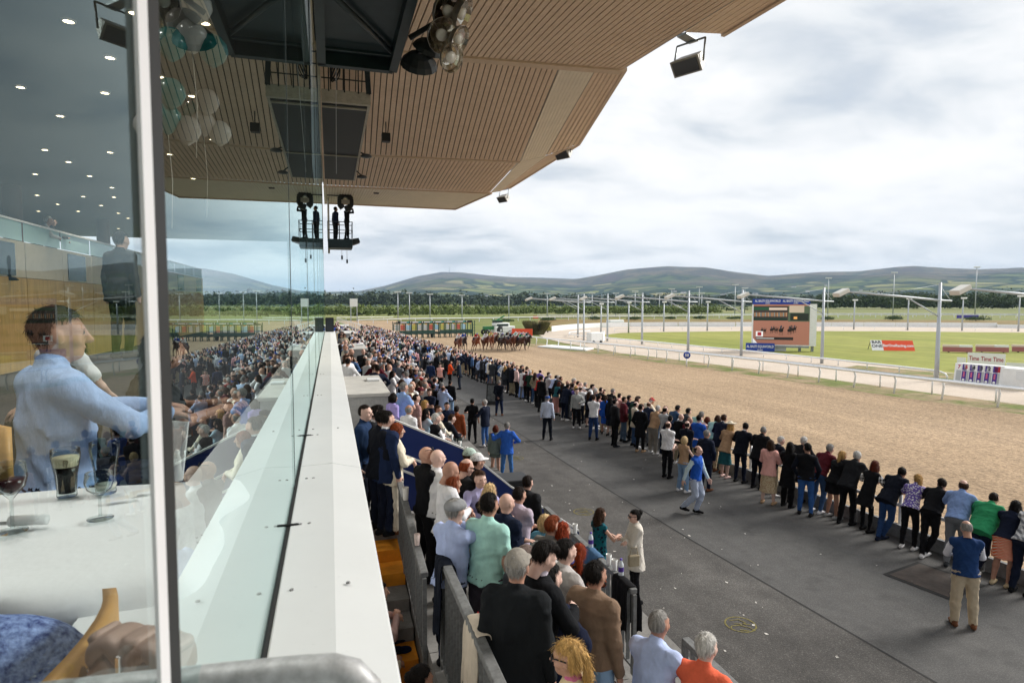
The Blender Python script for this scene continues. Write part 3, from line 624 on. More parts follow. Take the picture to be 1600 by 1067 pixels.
c = gp(1458, 906); o = empty('manhole_cover', (c.x, c.y, .012), R(12), 'square sunken inspection cover framed by dark tar near the rail', 'manhole')
MB().box((-.62, -.62, 0), (.62, .62, .003)).build('tar_frame', mat('joint_tar', (.012, .012, .012), .8), o)
MB().box((-.54, -.54, .003), (.54, .54, .008)).build('plate', mat('rusty_plate', '#453d38', .85, var=.3, vscale=5, bump=.3), o)
# ------------------------------------------------------------------ rails
RAILW = mat('rail_white_plastic', (.84, .85, .86), .35, var=.05, vscale=2)
KERB = mat('kerb_grey', (.20, .205, .21), .85, var=.2, vscale=8, bump=.5, bscale=90)
def offset_pts(pts, z): return [Vector((x, y, z)) for x, y in pts]
nr = empty('running_rail', (NR(12), 12, 0), 0, 'long white tubular rail along the edge of the apron that spectators lean on', 'rail')
def rel(o, pts): return [Vector(p) - o.location for p in pts]
ys = [-6 + 4 * k for k in range(36)]
MB().tube(rel(nr, [(NR(y), y, 1.14) for y in ys]), .055, 10).build('top_tube', RAILW, nr)
MB().tube(rel(nr, [(NR(y) - .01, y, .72) for y in ys]), .045, 8).build('mid_tube', RAILW, nr)
pm = MB().tube([(0, 0, 0), (0, 0, 1.09)], .04, 8).mesh('post', RAILW)
for k in range(44):
    y = -4 + 2.5 * k; p = bpy.data.objects.new('post', pm); link(p, nr); p.location = Vector((NR(y) + .02, y, 0)) - nr.location
km = None
for k in range(40):
    y = -6 + 3 * k; b = MB().beam((NR(y) - .12, y + .01, .15), (NR(y + 2.98) - .12, y + 2.98, .15), .09, .30); b.v = [tuple(Vector(v) - nr.location) for v in b.v]; b.build('kerb_board', KERB, nr)
def fence(name, label, pts, ztop, step, rt, rp, m, mid=None, lean=0, cat='rail', stuff=False, cap=None):
    o = empty(name, (pts[0][0], pts[0][1], 0), 0, label, cat)
    MB().tube(rel(o, [(x, y, ztop) for x, y in pts]), rt, 8).build('top_tube', cap or m, o)
    if mid: MB().tube(rel(o, [(x, y, mid) for x, y in pts]), rt * .8, 6).build('mid_tube', m, o)
    me = MB().tube([(0, 0, 0), (lean, 0, ztop * .7), (0, 0, ztop)], rp, 6).mesh('post', m); al = MB()
    acc = 0
    for (x0, y0), (x1, y1) in zip(pts[:-1], pts[1:]):
        d = math.hypot(x1 - x0, y1 - y0); t = acc
        while t < d:
            q = Vector((x0 + (x1 - x0) * t / d, y0 + (y1 - y0) * t / d, 0)) - o.location
            if stuff: al.box((q.x - rp, q.y - rp, 0), (q.x + rp, q.y + rp, ztop))
            else: p = bpy.data.objects.new('post', me); link(p, o); p.location = q
            t += step
        acc = t - d
    if stuff: tag(al.build('posts', m, o), kind='stuff')
    return o
GREYRAIL = mat('grey_rail', (.42, .46, .50), .4, var=.1)
fence('inner_running_rail', 'white running rail on slim posts along the far edge of the sand track', FR[1:], 1.08, 2.8, .08, .06, RAILW, lean=.12)
fence('hare_rail', 'grey topped rail just behind the white inner running rail', [(x + 1.7, y) for x, y in FR[1:9]], .95, 3.4, .065, .05, RAILW, cap=GREYRAIL)
d3 = [(42.7, 34.6), (42.8, 38), (42.7, 45), (42.0, 54), (41.0, 62), (40.2, 72), (38.8, 80), (37.2, 88), (37.4, 94), (40, 100), (46, 105)]
r3 = fence('dog_track_rail', 'low white rail with a curved end round the inside of the dog track', d3, .5, 3, .085, .05, RAILW)
MB().tube(rel(r3, [(42.7, 34.6, .5), (42.7, 34.1, .47), (42.7, 33.75, .36), (42.7, 33.6, .18), (42.7, 33.6, 0)]), .06, 8).build('curved_end', RAILW, r3)
fence('dog_track_outer_rail', 'thin white rail in front of the long white hoarding', [gp(x, y) .to_2d() for x, y in ((960, 519), (1060, 516), (1160, 514.5), (1280, 514.5), (1420, 515.5), (1600, 518), (1700, 520))], .6, 6, .05, .05, RAILW)
fence('far_rail', 'distant white running rail beyond the rough grass', [gp(x, y).to_2d() for x, y in ((560, 506.5), (640, 504), (760, 502.5), (850, 500.5), (950, 499.5), (1100, 497.5), (1300, 496), (1450, 496), (1600, 497), (1750, 498))], 1.15, 5, .13, .09, RAILW, stuff=True)
fence('far_rail', 'second distant white rail on the back straight near the tree belt', [gp(x, y).to_2d() for x, y in ((840, 497), (1000, 495.8), (1200, 494.2), (1400, 494), (1600, 494.6), (1750, 495.5))], 1.15, 5, .12, .09, RAILW, stuff=True)
fence('chute_rail', 'white rail along the left side of the far sand chute', [(NR(110) - 1, 112), (5.6, 135), (3.5, 170), (2, 205), (20, 206)], 1.15, 4, .06, .05, RAILW, stuff=True)
wl = empty('white_hoarding', gp(862, 518), 0, 'long low white hoarding curving round the far bend of the dog track', 'hoarding')
hp = [gp(x, y) for x, y in ((862, 518), (880, 515.5), (905, 513.2), (940, 511.5), (985, 510.5), (1060, 510), (1150, 510), (1250, 510), (1350, 510.3), (1450, 510.8), (1558, 511.6), (1559, 512), (1700, 514))]
for i, (a, b) in enumerate(zip(hp[:-1], hp[1:])):
    n = max(1, int((b - a).length / 7)); 
    for k in range(n):
        p, q = a.lerp(b, k / n), a.lerp(b, (k + .985) / n); h = 1.05 if i < 10 else .75
        MB().beam(p - wl.location + Vector((0, 0, h / 2)), q - wl.location + Vector((0, 0, h / 2)), .12, h).build('panel', WHITE, wl)
# ------------------------------------------------------------------ hills
prof = [(-900, 440), (-300, 446), (0, 452), (300, 461), (430, 458), (516, 456), (560, 455), (600, 447), (650, 432), (690, 425), (720, 425.5), (760, 430), (800, 433), (850, 434), (900, 436), (930, 431), (980, 421), (1040, 416), (1100, 417.5), (1150, 425), (1200, 431), (1280, 425), (1340, 424), (1400, 417), (1430, 415), (1480, 419), (1530, 420.5), (1600, 418), (1750, 424), (2100, 432), (3200, 440), (7000, 452)]
azs = []; els = []
for x, y in prof:
    r = ray(x, y); azs.append(math.degrees(math.atan2(r.x, r.y))); els.append(r.z / math.hypot(r.x, r.y))
na, nr_ = 420, 46; AZ = np.linspace(-55, 105, na); RG = 1500 * (6.6 ** np.linspace(0, 1, nr_))
el = np.interp(AZ, azs, els); gx = np.sin(np.radians(AZ)); gy = np.cos(np.radians(AZ))
rg = np.random.RandomState(3)
def fbm(x, y, f0, n=6):
    v = 0 * x; a = 1; f = f0
    for i in range(n):
        ph = rg.uniform(0, 6.28, 6); v = v + a * (np.sin(f * x + ph[0] + 1.7 * np.sin(f * .6 * y + ph[1])) * np.sin(f * .93 * y + ph[2] + 1.3 * np.sin(f * .7 * x + ph[3]))); a *= .52; f *= 1.93
    return v
XX = RG[:, None] * gx[None]; YY = RG[:, None] * gy[None]
ridge = 5600 + 500 * np.sin(AZ * .11) ; t_ = np.clip((RG[:, None] - 1700) / (ridge[None] - 1700), 0, 1.6)
shape = np.where(t_ < 1, t_ ** 1.75 * (2.0 - t_) / 1.0, np.maximum(0, 1 - 1.1 * (t_ - 1)))
nz_ = fbm(XX, YY, .0016)
Z = (el[None] * ridge[None] + 5.4) * shape * (1 + .10 * nz_ * np.clip(1 - np.abs(t_ - 1) * 0 - (np.abs(t_ - 1) < .12), 0, 1)) + 14 * nz_ * np.clip(t_, 0, .5) * (1 - np.clip(t_, 0, 1))
tt = np.clip((t_ - .80) / .2, 0, 1); Z = np.where(t_ <= 1.0, np.minimum(Z, (el[None] * RG[:, None] + 5.4) * .999), np.minimum(Z, (el[None] * ridge[None] + 5.4)))
V = np.stack([XX, YY, np.maximum(Z, -.1)], -1).reshape(-1, 3)
I = np.arange(na * nr_).reshape(nr_, na); Q = np.stack([I[:-1, :-1], I[:-1, 1:], I[1:, 1:], I[1:, :-1]], -1).reshape(-1, 4)[:, ::-1]
hm = bpy.data.materials.new('hillside'); hm.use_nodes = True; t = hm.node_tree; b = t.nodes['Principled BSDF']; b.inputs['Roughness'].default_value = 1; b.inputs['Specular IOR Level'].default_value = 0
pos = N(t, 'ShaderNodeNewGeometry').outputs['Position']; sz = N(t, 'ShaderNodeSeparateXYZ'); L(t, pos, sz.inputs[0])
flat = N(t, 'ShaderNodeVectorMath', operation='MULTIPLY'); flat.inputs[1].default_value = (1, 1, 0); L(t, pos, flat.inputs[0])
v1 = N(t, 'ShaderNodeTexVoronoi'); v1.inputs['Scale'].default_value = .0052; L(t, flat.outputs[0], v1.inputs[0])
v2 = N(t, 'ShaderNodeTexVoronoi', feature='DISTANCE_TO_EDGE'); v2.inputs['Scale'].default_value = .0052; L(t, flat.outputs[0], v2.inputs[0])
rc = N(t, 'ShaderNodeSeparateColor'); L(t, v1.outputs['Color'], rc.inputs[0])
fcol = ramp(t, rc.outputs[0], [(0, (.05, .075, .025)), (.35, (.09, .12, .035)), (.6, (.20, .21, .06)), (.8, (.30, .26, .12)), (1, (.075, .10, .03))])
hedge = ramp(t, v2.outputs[0], [(.05, 1.0), (.09, 0.0)])
def mixc(f, a, c):
    m = N(t, 'ShaderNodeMix', data_type='RGBA'); 
    for i, x in ((0, f), (6, a), (7, c)):
        if isinstance(x, tuple): m.inputs[i].default_value = (*x, 1)
        else: L(t, x, m.inputs[i])
    return m.outputs[2]
c = mixc(hedge, fcol, (.02, .035, .015))
wood = ramp(t, wnoise(t, flat.outputs[0], .0019, 8, .62), [(.50, 0.0), (.54, 1.0)]); c = mixc(wood, c, (.018, .032, .016))
heath = ramp(t, wnoise(t, pos, .0032, 9, .7), [(.36, (.105, .07, .075)), (.47, (.06, .062, .045)), (.55, (.16, .125, .085)), (.63, (.045, .06, .03)), (.7, (.12, .09, .085))])
hz = MATH(t, 'ADD', sz.outputs[2], MATH(t, 'MULTIPLY', MATH(t, 'SUBTRACT', wnoise(t, flat.outputs[0], .0016, 6), .5), 420))
c = mixc(ramp(t, MATH(t, 'DIVIDE', hz, 400), [(.30, 0.0), (.42, 1.0)]), c, heath); L(t, c, b.inputs['Base Color'])
hme = np_mesh('hills', V, Q, np.zeros(len(Q), int), [hm]); ho = bpy.data.objects.new('hills', hme); link(ho); tag(ho, kind='structure')
def hill_z(x, y):
    r = math.hypot(x, y); a = math.degrees(math.atan2(x, y)); i = np.interp(r, RG, np.arange(nr_)); j = np.interp(a, AZ, np.arange(na)); return float(Z[int(round(i)), int(round(j))])
# ------------------------------------------------------------------ far woods and young trees (nobody could count them)
def leaf_mat(name, c1, c2, sc=.25):
    m = ground_mat(name, [(sc, .3, .7, c1, c2), (sc * 6, .3, .7, g1(.7), g1(1.25))], .8); b = m.node_tree.nodes['Principled BSDF']
    return m
LEAFY = leaf_mat('young_leaves', (.11, .155, .04), (.19, .235, .075)); LEAFD = leaf_mat('wood_leaves', (.032, .052, .034), (.075, .10, .055), .035); LEAFM = leaf_mat('belt_leaves', (.038, .062, .02), (.075, .11, .035), .12)
def leaf_cloud(cent, rad, n, size, rs, up=.3):
    """n little bent leaf clumps spread through the ellipsoid shells of many crowns"""
    k = rs.randint(0, len(cent), n); d = rs.normal(size=(n, 3)); d /= np.linalg.norm(d, axis=1)[:, None]; d[:, 2] = np.abs(d[:, 2]) * .95 + .05 * d[:, 2]
    lump = 1 + .22 * np.sin(d[:, 0] * 7 + k * 1.3) * np.sin(d[:, 1] * 6 + k) + .15 * np.sin(d[:, 2] * 9 + k * .7)
    p = cent[k] + d * rad[k] * (rs.uniform(.55, 1.05, n) * lump)[:, None]
    nn = d + rs.normal(scale=.55, size=(n, 3)); nn[:, 2] += up; nn /= np.linalg.norm(nn, axis=1)[:, None]
    a = np.cross(nn, rs.normal(size=(n, 3))); a /= np.linalg.norm(a, axis=1)[:, None] + 1e-9; b_ = np.cross(nn, a); s = (size[k] if np.ndim(size) else size) * rs.uniform(.6, 1.3, n); s = s[:, None]
    P = np.stack([p - a * s * .6, p - b_ * s * .45 + nn * s * .15, p + a * s * .6, p + b_ * s * .45 - nn * s * .1], 1)
    return P.reshape(-1, 3)
def leaf_obj(name, P, m, parent=None):
    n = len(P) // 4; o = bpy.data.objects.new(name, np_mesh(name, P, np.arange(4 * n).reshape(-1, 4), np.zeros(n, int), [m], False)); link(o, parent); return o
rs = np.random.RandomState(11)
def belt(name, label, line, rows, gap, hgt, wid, nper, leaf, m, jit=1.5):
    cs = []; rd = []
    for r in range(rows):
        for (a, b) in zip(line[:-1], line[1:]):
            d = (b - a).length; n = max(1, int(d / gap)); nv = Vector((a.y - b.y, b.x - a.x, 0)).normalized()
            if nv.dot(Vector(a)) < 0: nv = -nv
            for k in range(n):
                p = a.lerp(b, (k + rs.uniform(0, 1)) / n) + nv * (r * wid * 1.3 + rs.uniform(-jit, jit)); h = hgt * rs.uniform(.7, 1.15); cs.append((p.x, p.y, h * .42 + (hill_z(p.x, p.y) if math.hypot(p.x, p.y) > 1510 else 0))); rd.append((wid * rs.uniform(.7, 1.1), wid * rs.uniform(.7, 1.1), h * .58))
    cs = np.array(cs); rd = np.array(rd); return tag(leaf_obj(name, leaf_cloud(cs, rd, nper * len(cs), leaf, rs), m), label, 'trees', kind='stuff')
G = lambda l: [gp(x, y) for x, y in l]
belt('young_plantation', 'dense belt of pale green young trees beyond the track', G(((470, 499.5), (560, 500), (680, 498.5), (800, 497), (930, 496), (1040, 495.6), (1125, 495.4))), 4, 2.2, 5.0, 1.9, 90, .6, LEAFY)
belt('tree_belt', 'belt of dark green broadleaf trees right of the big screen', G(((1278, 490.5), (1345, 490.8), (1450, 491), (1560, 491), (1680, 491.5))), 4, 5, 11, 4.6, 330, .85, LEAFM)
belt('far_wood', 'dark far-off woodland spread below the hills', [Vector((r * math.sin(R(a)), r * math.cos(R(a)), 0)) for a, r in ((-30, 700), (-5, 620), (8, 560), (16, 600), (24, 640), (34, 700), (44, 760), (60, 800))], 4, 9, 15, 7, 170, 2.2, LEAFD, 30)
belt('far_wood', 'far dark woodland on the foot of the hills', [Vector((r * math.sin(R(a)), r * math.cos(R(a)), 0)) for a, r in ((-30, 1300), (-5, 1150), (10, 1020), (22, 1180), (34, 1080), (46, 1250), (60, 1300))], 5, 14, 18, 11, 130, 3.4, LEAFD, 60)
belt('far_wood', 'dark wood climbing the hillside on the far right', [Vector((r * math.sin(R(a)), r * math.cos(R(a)), 0)) for a, r in ((30, 2100), (38, 1900), (44, 1750), (50, 1650), (58, 1600))], 7, 20, 20, 15, 60, 4.5, LEAFD, 70)
belt('hedge_line', 'low dark hedge in front of the far fields', [Vector((r * math.sin(R(a)), r * math.cos(R(a)), 0)) for a, r in ((-20, 420), (5, 400), (20, 380), (32, 385), (37, 390))], 1, 5, 4.5, 3, 70, 1.0, LEAFM, 6)
# single shrubs on the rough grass
def shrub(px, py, w_, h_, label, m, n=900, leaf=.28):
    c = gp(px, py); o = empty('shrub', c, 0, label, 'shrub', 'rounded shrubs on the rough grass')
    cs = np.array([(rs.uniform(-.55, .55) * w_, rs.uniform(-.3, .3) * w_, h_ * .25) for _ in range(7)]); rd = np.array([(w_ * .5, w_ * .45, h_ * rs.uniform(.6, .8)) for _ in range(7)])
    leaf_obj('crown', leaf_cloud(cs, rd, n, leaf, rs), m, o); MB().tube([(0, 0, 0), (0, 0, h_ * .5)], [.12, .06], 6).build('trunk', mat('bark', (.07, .05, .035), .9, var=.3), o)
LEAFB = leaf_mat('shrub_leaves', (.03, .06, .018), (.06, .10, .03), .8)
for px, py, w_, h_, lb in ((795, 503, 2.6, .9, 'low green shrub on the grass above the red sign'), (856, 501.5, 2.7, 1.1, 'dark green shrub beside a lamp post left of the boom lights'), (926, 500, 3.2, 1.3, 'dark domed shrub behind the cluster of boom light poles'), (992, 500, 3.2, 1.2, 'dark domed shrub left of the boom pole nearest the screen'),
                           (1048, 499, 2.6, 1.0, 'small flat shrub between the two middle boom poles'), (1095, 499, 3.2, 1.2, 'dark domed shrub midway left of the big screen'), (1147, 499, 3.4, 1.1, 'dark domed shrub just left of the big screen'), (1293, 500, 3.6, 1.2, 'dark shrub just right of the big screen'),
                           (1395, 501, 3.7, 1.8, 'dark domed shrub left of the tall right-hand boom pole'), (1525, 502, 5.2, 1.8, 'widest dark shrub on the far right below the tall mast')):
    shrub(px, py, w_, h_, lb, LEAFB)
c = gp(838, 523); o = empty('bush', c, 0, 'tall spiky brown and green bush behind the orange sign', 'bush'); sp = []; 
for k in range(1500):
    a = rs.uniform(0, 6.28); r0 = rs.uniform(0, .9); ln = rs.uniform(1.3, 2.6); ti = rs.uniform(.1, .8); bx_, by_ = r0 * math.cos(a) * 1.6, r0 * math.sin(a); dx, dy = math.cos(a) * ti * ln * .8, math.sin(a) * ti * ln * .5; ww = .04
    sp += [(bx_ - ww, by_, 0), (bx_ + ww, by_, 0), (bx_ + dx * .5 + ww, by_ + dy * .5, ln * .7), (bx_ + dx, by_ + dy, ln)]
leaf_obj('fronds', np.array(sp), leaf_mat('frond_leaves', (.09, .075, .035), (.13, .13, .05), 1.2), o); MB().lathe([(.9, 0), (.6, .3), (.05, .5)], 10).build('base_clump', mat('bark', (.07, .05, .035), .9, var=.3), o)
shrub(856, 519.5, 1.6, 1.5, 'low yellow green bush at the end of the white hoarding', leaf_mat('yellow_leaves', (.20, .18, .04), (.30, .26, .07), 1.2), 1200, .22)
shrub(778, 521, 1.7, 1.3, 'dark round bush left of the orange sign behind the horses', LEAFB, 1200, .2)
# far houses
HW = mat('house_render', (.62, .60, .56), .8); HR_ = mat('house_slate', (.07, .07, .08), .8)
hp_ = [(1055, 458), (1068, 461), (1240, 452), (1262, 457), (1290, 449), (1315, 462), (1345, 455), (1180, 462), (1130, 463), (840, 470), (880, 467), (640, 472), (760, 464), (1375, 460), (1410, 466)]
HLAB = ['tiny pale house among the fields ' + d for d in ('above the left boom pole group', 'right of the first pale house', 'above the right half of the screen', 'just right of the screen top', 'high on the slope right of the screen', 'low behind the right lamp arm', 'midway up the right slope', 'just above the left of the screen', 'left of the screen above the shrubs', 'low in the valley left of centre', 'low in the valley near the bend', 'at the foot of the left hill', 'on the left hill shoulder', 'below the right heather ridge', 'at the edge of the right hand wood')]
for i, (px, py) in enumerate(hp_):
    r = ray(px, py); a = math.atan2(r.x, r.y); best = 1600
    for q in range(1550, 5000, 25):
        p = CAM + r * (q / math.hypot(r.x, r.y))
        if hill_z(p.x, p.y) >= p.z: best = q; break
    p = CAM + r * (best / math.hypot(r.x, r.y)); z = hill_z(p.x, p.y)
    hs = empty('house', (p.x, p.y, z - .5), -a + .3 * math.sin(i * 2.1), HLAB[i], 'house', 'houses on the far hillside')
    w2, dd, hh = 7 + 3 * math.sin(i), 4.5, 5 + math.sin(i * 3)
    MB().box((-w2, -dd, 0), (w2, dd, hh)).build('wall', HW, hs); MB().add([(-w2-.4, -dd-.5, hh), (w2+.4, -dd-.5, hh), (w2+.4, dd+.5, hh), (-w2-.4, dd+.5, hh), (-w2-.4, 0, hh + 3.4), (w2+.4, 0, hh + 3.4)], [(0, 1, 5, 4), (2, 3, 4, 5), (0, 4, 3), (1, 2, 5), (0, 3, 2, 1)]).build('roof', HR_, hs)
p = CAM + ray(702, 424) * 5350; z = hill_z(p.x, p.y); ms = empty('radio_mast', (p.x, p.y, z - 5), 0, 'thin radio mast on the left hilltop', 'mast'); MB().tube([(0, 0, 0), (0, 0, 72)], [2.2, 1.2], 6).build('tower', GALV, ms)
# ================================================================== the grandstand
GX, LZ = -.13, 4.75
LEDGE = ground_mat('ledge_white', [(.6, .3, .7, (.67, .69, .70), (.72, .735, .74)), (3, .35, .65, g1(.97), g1(1.02)), (45, .66, .72, g1(1.0), g1(.92))], .42, spec=.45)
WALLC = ground_mat('stand_wall', [(.5, .3, .7, (.42, .42, .41), (.50, .50, .48)), (5, .35, .65, g1(.86), g1(1.04)), (22, .4, .62, g1(.9), g1(1.03))], .85, bump=((25, .2, .01),))
st = empty('window_ledge', (0, 1, LZ), 0, 'long pale ledge outside the restaurant window seen end on', 'ledge')
Y0, Y1 = -.5, 15.8
def strip(m, quads): 
    for a, b, c, d in quads: m.add([a, b, c, d], [(0, 1, 2, 3)])
    return m
def lrel(p): return (p[0], p[1] - 1, p[2] - LZ)
for k, (a, b) in enumerate(zip([Y0, 2.6, 5.9, 9.2, 12.5], [2.6, 5.9, 9.2, 12.5, 15.8])):
    pf = [(GX + .0055, LZ - .004), (0, LZ), (.112, LZ - .028), (.112, LZ - .10), (.095, LZ - .10), (-.01, LZ - .03), (GX + .0055, LZ - .04)]
    m = MB(); n = len(pf); m.add([lrel((x, y, z)) for y in (a + .0025, b - .0025) for x, z in pf], [tuple(range(n))] + [tuple(range(2 * n - 1, n - 1, -1))] + [(i, (i + 1) % n, n + (i + 1) % n, n + i)[::-1] for i in range(n)])
    bevel(m.build('ledge_panel', LEDGE, st), .004, 2)
MB().box(lrel((GX - .010, Y0, LZ - .035)), lrel((GX + .005, Y1, LZ - .006))).build('gasket', mat('gasket_rubber', (.02, .021, .022), .6), st)
SCREW = mat('screw_steel', (.3, .3, .3), .35, metal=.8)
for y in (.78, 1.0, 1.46, 1.9, 2.4, 3.2, 3.35, 4.6, 6, 8):
    for x in (GX + .035, .03 if y in (1.46, 3.35) else GX + .06): MB().lathe([(.0055, 0), (.0055, .002), (.004, .0035), (0.0001, .0036)], 10, lrel((x, y, LZ - .0035 + .0305 * (x - GX) * .1))).build('screw', SCREW, st)
    if y in (.78, 1.9, 3.2): MB().box(lrel((GX - .03, y - .004, LZ - .005)), lrel((GX + .03, y + .004, LZ + .001))).build('clip', BLACK, st)
sheet('inner_sill', [(-.52, Y0), (GX - .014, Y0), (GX - .014, Y1), (-.52, Y1)], LZ - .01, LEDGE)
# --- glass
gl = bpy.data.materials.new('window_glass'); gl.use_nodes = True; t = gl.node_tree; t.nodes.clear(); go = N(t, 'ShaderNodeOutputMaterial')
geo = N(t, 'ShaderNodeNewGeometry'); dt = N(t, 'ShaderNodeVectorMath', operation='DOT_PRODUCT'); L(t, geo.outputs['Incoming'], dt.inputs[0]); L(t, geo.outputs['Normal'], dt.inputs[1])
cs_ = MATH(t, 'ABSOLUTE', dt.outputs['Value']); sch = MATH(t, 'MULTIPLY_ADD', MATH(t, 'POWER', MATH(t, 'SUBTRACT', 1.0, cs_), 4.2), .89, .09)
gls = N(t, 'ShaderNodeBsdfGlossy'); gls.inputs['Roughness'].default_value = 0; gls.inputs['Color'].default_value = (.76, .94, .94, 1)
trn = N(t, 'ShaderNodeBsdfTransparent'); trn.inputs['Color'].default_value = (.90, .955, .95, 1); mx = N(t, 'ShaderNodeMixShader'); L(t, sch, mx.inputs[0]); L(t, trn.outputs[0], mx.inputs[1]); L(t, gls.outputs[0], mx.inputs[2]); L(t, mx.outputs[0], go.inputs[0])
gl2 = gl.copy(); gl2.name = 'window_glass_coated'
for n_ in gl2.node_tree.nodes:
    if n_.type == 'MATH' and n_.operation == 'MULTIPLY_ADD': n_.inputs[1].default_value = .86; n_.inputs[2].default_value = .10
gw = empty('restaurant_window', (GX, .53, LZ), 0, 'tall frameless glass front of the restaurant mirroring crowd and canopy', 'window')
JY = [.53 + 1.76 * k for k in range(9)]; JY[-1] = min(JY[-1], 14.61); JY.append(15.8)
SEAL = mat('glass_seal', (.06, .075, .08), .4)
for a, b in zip(JY[:-1], JY[1:]):
    me = bpy.data.meshes.new('pane'); me.from_pydata([(0, a - .53 + .003, .0), (0, b - .53 - .003, .0), (0, b - .53 - .003, 6.35), (0, a - .53 + .003, 6.35)], [], [(0, 1, 2, 3)]); me.materials.append(gl); link(bpy.data.objects.new('pane', me), gw)
    MB().box((-.008, b - .53 - .003, 0), (.001, b - .53 + .003, 6.35)).build('joint_seal', SEAL, gw)
dl = R(9); ex, ey = -1.9 * math.sin(dl), -1.9 * math.cos(dl)
me = bpy.data.meshes.new('pane'); me.from_pydata([(ex, ey, -.3), (0, 0, -.3), (0, 0, 6.35), (ex, ey, 6.35)], [], [(0, 1, 2, 3)]); me.materials.append(gl2); link(bpy.data.objects.new('pane', me), gw)
ALU = mat('mullion_aluminium', (.82, .82, .84), .45, var=.04)
e1 = Vector((ex, ey, 0)).normalized(); nrm_ = Vector((-e1.y, e1.x, 0)); nrm_ = nrm_ if nrm_.x > 0 else -nrm_
m = MB(); q0 = Vector((-.0, -.001, 0)); m.add([q0 + e1 * a_ + nrm_ * n_ + Vector((0, 0, z_)) for z_ in (-.3, 6.35) for a_, n_ in ((0, .001), (.0165, .001), (.0165, .004), (0, .004))], [(0, 1, 2, 3), (7, 6, 5, 4), (0, 4, 5, 1), (1, 5, 6, 2), (2, 6, 7, 3), (3, 7, 4, 0)]); m.build('mullion', ALU, gw)
MB().box((.0006, .0, -.3), (.0026, .038, 6.35)).build('mullion_gasket', mat('gasket_rubber', (.02, .021, .022), .6), gw)
me = bpy.data.meshes.new('pane'); me.from_pydata([(-.02, 15.28, 0), (-1.4, 35, 0), (-1.4, 35, 6.35), (-.02, 15.28, 6.35)], [], [(0, 1, 2, 3)]); me.materials.append(gl); link(bpy.data.objects.new('pane', me), gw)
# --- hand pipe in the foreground
pp = empty('hand_pipe', dp(380, 1080, .62), 0, 'blurred galvanised pipe rail at the bottom edge of the view', 'handrail')
c0 = [dp(60, 1094, .60), dp(200, 1078, .61), dp(350, 1062, .62), dp(470, 1050, .625), dp(520, 1047, .63), dp(550, 1054, .632), dp(572, 1076, .634), dp(580, 1120, .636), dp(584, 1300, .64)]
MB().tube([p - pp.location for p in c0], .0165, 20).build('pipe', mat('galvanised_pipe', (.50, .51, .52), .5, var=.25, vscale=60, metal=.25), pp)
# --- walls below, terraces, stair
tr = empty('terrace', (.1, 10, 0), 0, 'stepped concrete standing terrace between the stand and the apron', 'terrace')
def trel(b): b.v = [tuple(Vector(v) - Vector((.1, 10, 0))) for v in b.v]; return b
LV = [(.112, .95, 2.05), (.95, 1.72, 1.70), (1.72, 2.5, 1.35), (2.5, 3.3, 1.0), (3.3, 4.1, .65), (4.1, 4.9, .3)]
def level(x, y=20):
    for a, b, z in LV:
        if a <= x < b:
            if a < .2 and y < 9.2: return 2.05 - .165 * max(0, math.ceil((9.2 - y) / .43 - .001)) if y > 4.9 else .4
            return z
    return 0.0
for i, (a, b, z) in enumerate(LV):
    ya = -6 if i else 9.2
    for k in range(12):
        y = ya + (68 - ya) * k / 12; trel(MB().box((a + .002, y, -.02), (b, y + (68 - ya) / 12 - .012, z))).build('step_slab', CONC, tr)
ORG = mat('orange_step_paint', '#d98a1c', .75, var=.18, vscale=5, bump=.2)
for k in range(10):
    y1 = 9.2 - .43 * k; z = 2.05 - .165 * (k + 1); trel(MB().box((.115, y1 - .43, -.02), (.93, y1 - .006, z))).build('stair_tread', ORG if k in (0, 1, 4, 5, 6, 7, 8) else CONC, tr)
trel(MB().box((.115, -6, -.02), (.93, 4.89, .4))).build('stair_landing', CONC, tr)
sw = empty('stand_wall', (.1, 5, 0), 0, 'pale rendered wall below the window ledge', 'wall'); MB().box((-.4, -11, 0), (-.008, 10.8, 4.66)).build('wall_panel', WALLC, sw)
b = MB(); b.add([(.0, 10.8, 0), (-1.3, 30, 0), (-3.2, 58, 0), (-3.6, 58, 0), (-1.7, 30, 0), (-.4, 10.8, 0)] + [(.0, 10.8, 3.9), (-1.3, 30, 3.9), (-3.2, 58, 3.9), (-3.6, 58, 3.9), (-1.7, 30, 3.9), (-.4, 10.8, 3.9)], [(6, 7, 10, 11), (7, 8, 9, 10), (0, 1, 7, 6), (1, 2, 8, 7), (2, 3, 9, 8)]); b.build('wall_return', WALLC, sw)
MB().box((-1.2, 45, -.03), (.0, 58, 2.05)).build('walkway', CONC, sw); 
VOM = mat('vomitory_roof', (.50, .49, .46), .85, var=.12, vscale=3, bump=.2)
for i, (y0, y1, x1) in enumerate(((14.9, 18.6, 1.36), (30, 34, 1.7), (46.5, 50.5, 1.8), (62, 66, 1.8))):
    x0 = .12 if i == 0 else -1.2; v = empty('entrance_block', (x0, y0, 2.05), 0, ('nearest flat roofed concrete entrance block against the ledge', 'second flat roofed entrance block further along the terrace', 'third flat roofed entrance block in the packed crowd', 'farthest small flat roofed entrance block')[i], 'entrance', 'entrance blocks on the terrace')
    MB().box((0, .06, 0), (x1 - x0 - .06, y1 - y0, 1.14)).build('wall', WALLC, v); bevel(MB().box((-.02, 0, 1.145), (x1 - x0, y1 - y0 + .1, 1.23)).build('roof_slab', VOM, v), .01)
    hh = bevel(MB().box((x1 - x0 - .42, 2.3, 1.232), (x1 - x0 - .08, 2.75, 1.285)).build('roof_hatch', LEDGE, v), .012)
    MB().box((x1 - x0 - .06, .5, 0), (x1 - x0 - .045, 1.4, 1.1)).build('door_opening', mat('dark_opening', (.02, .02, .02), .9), v)
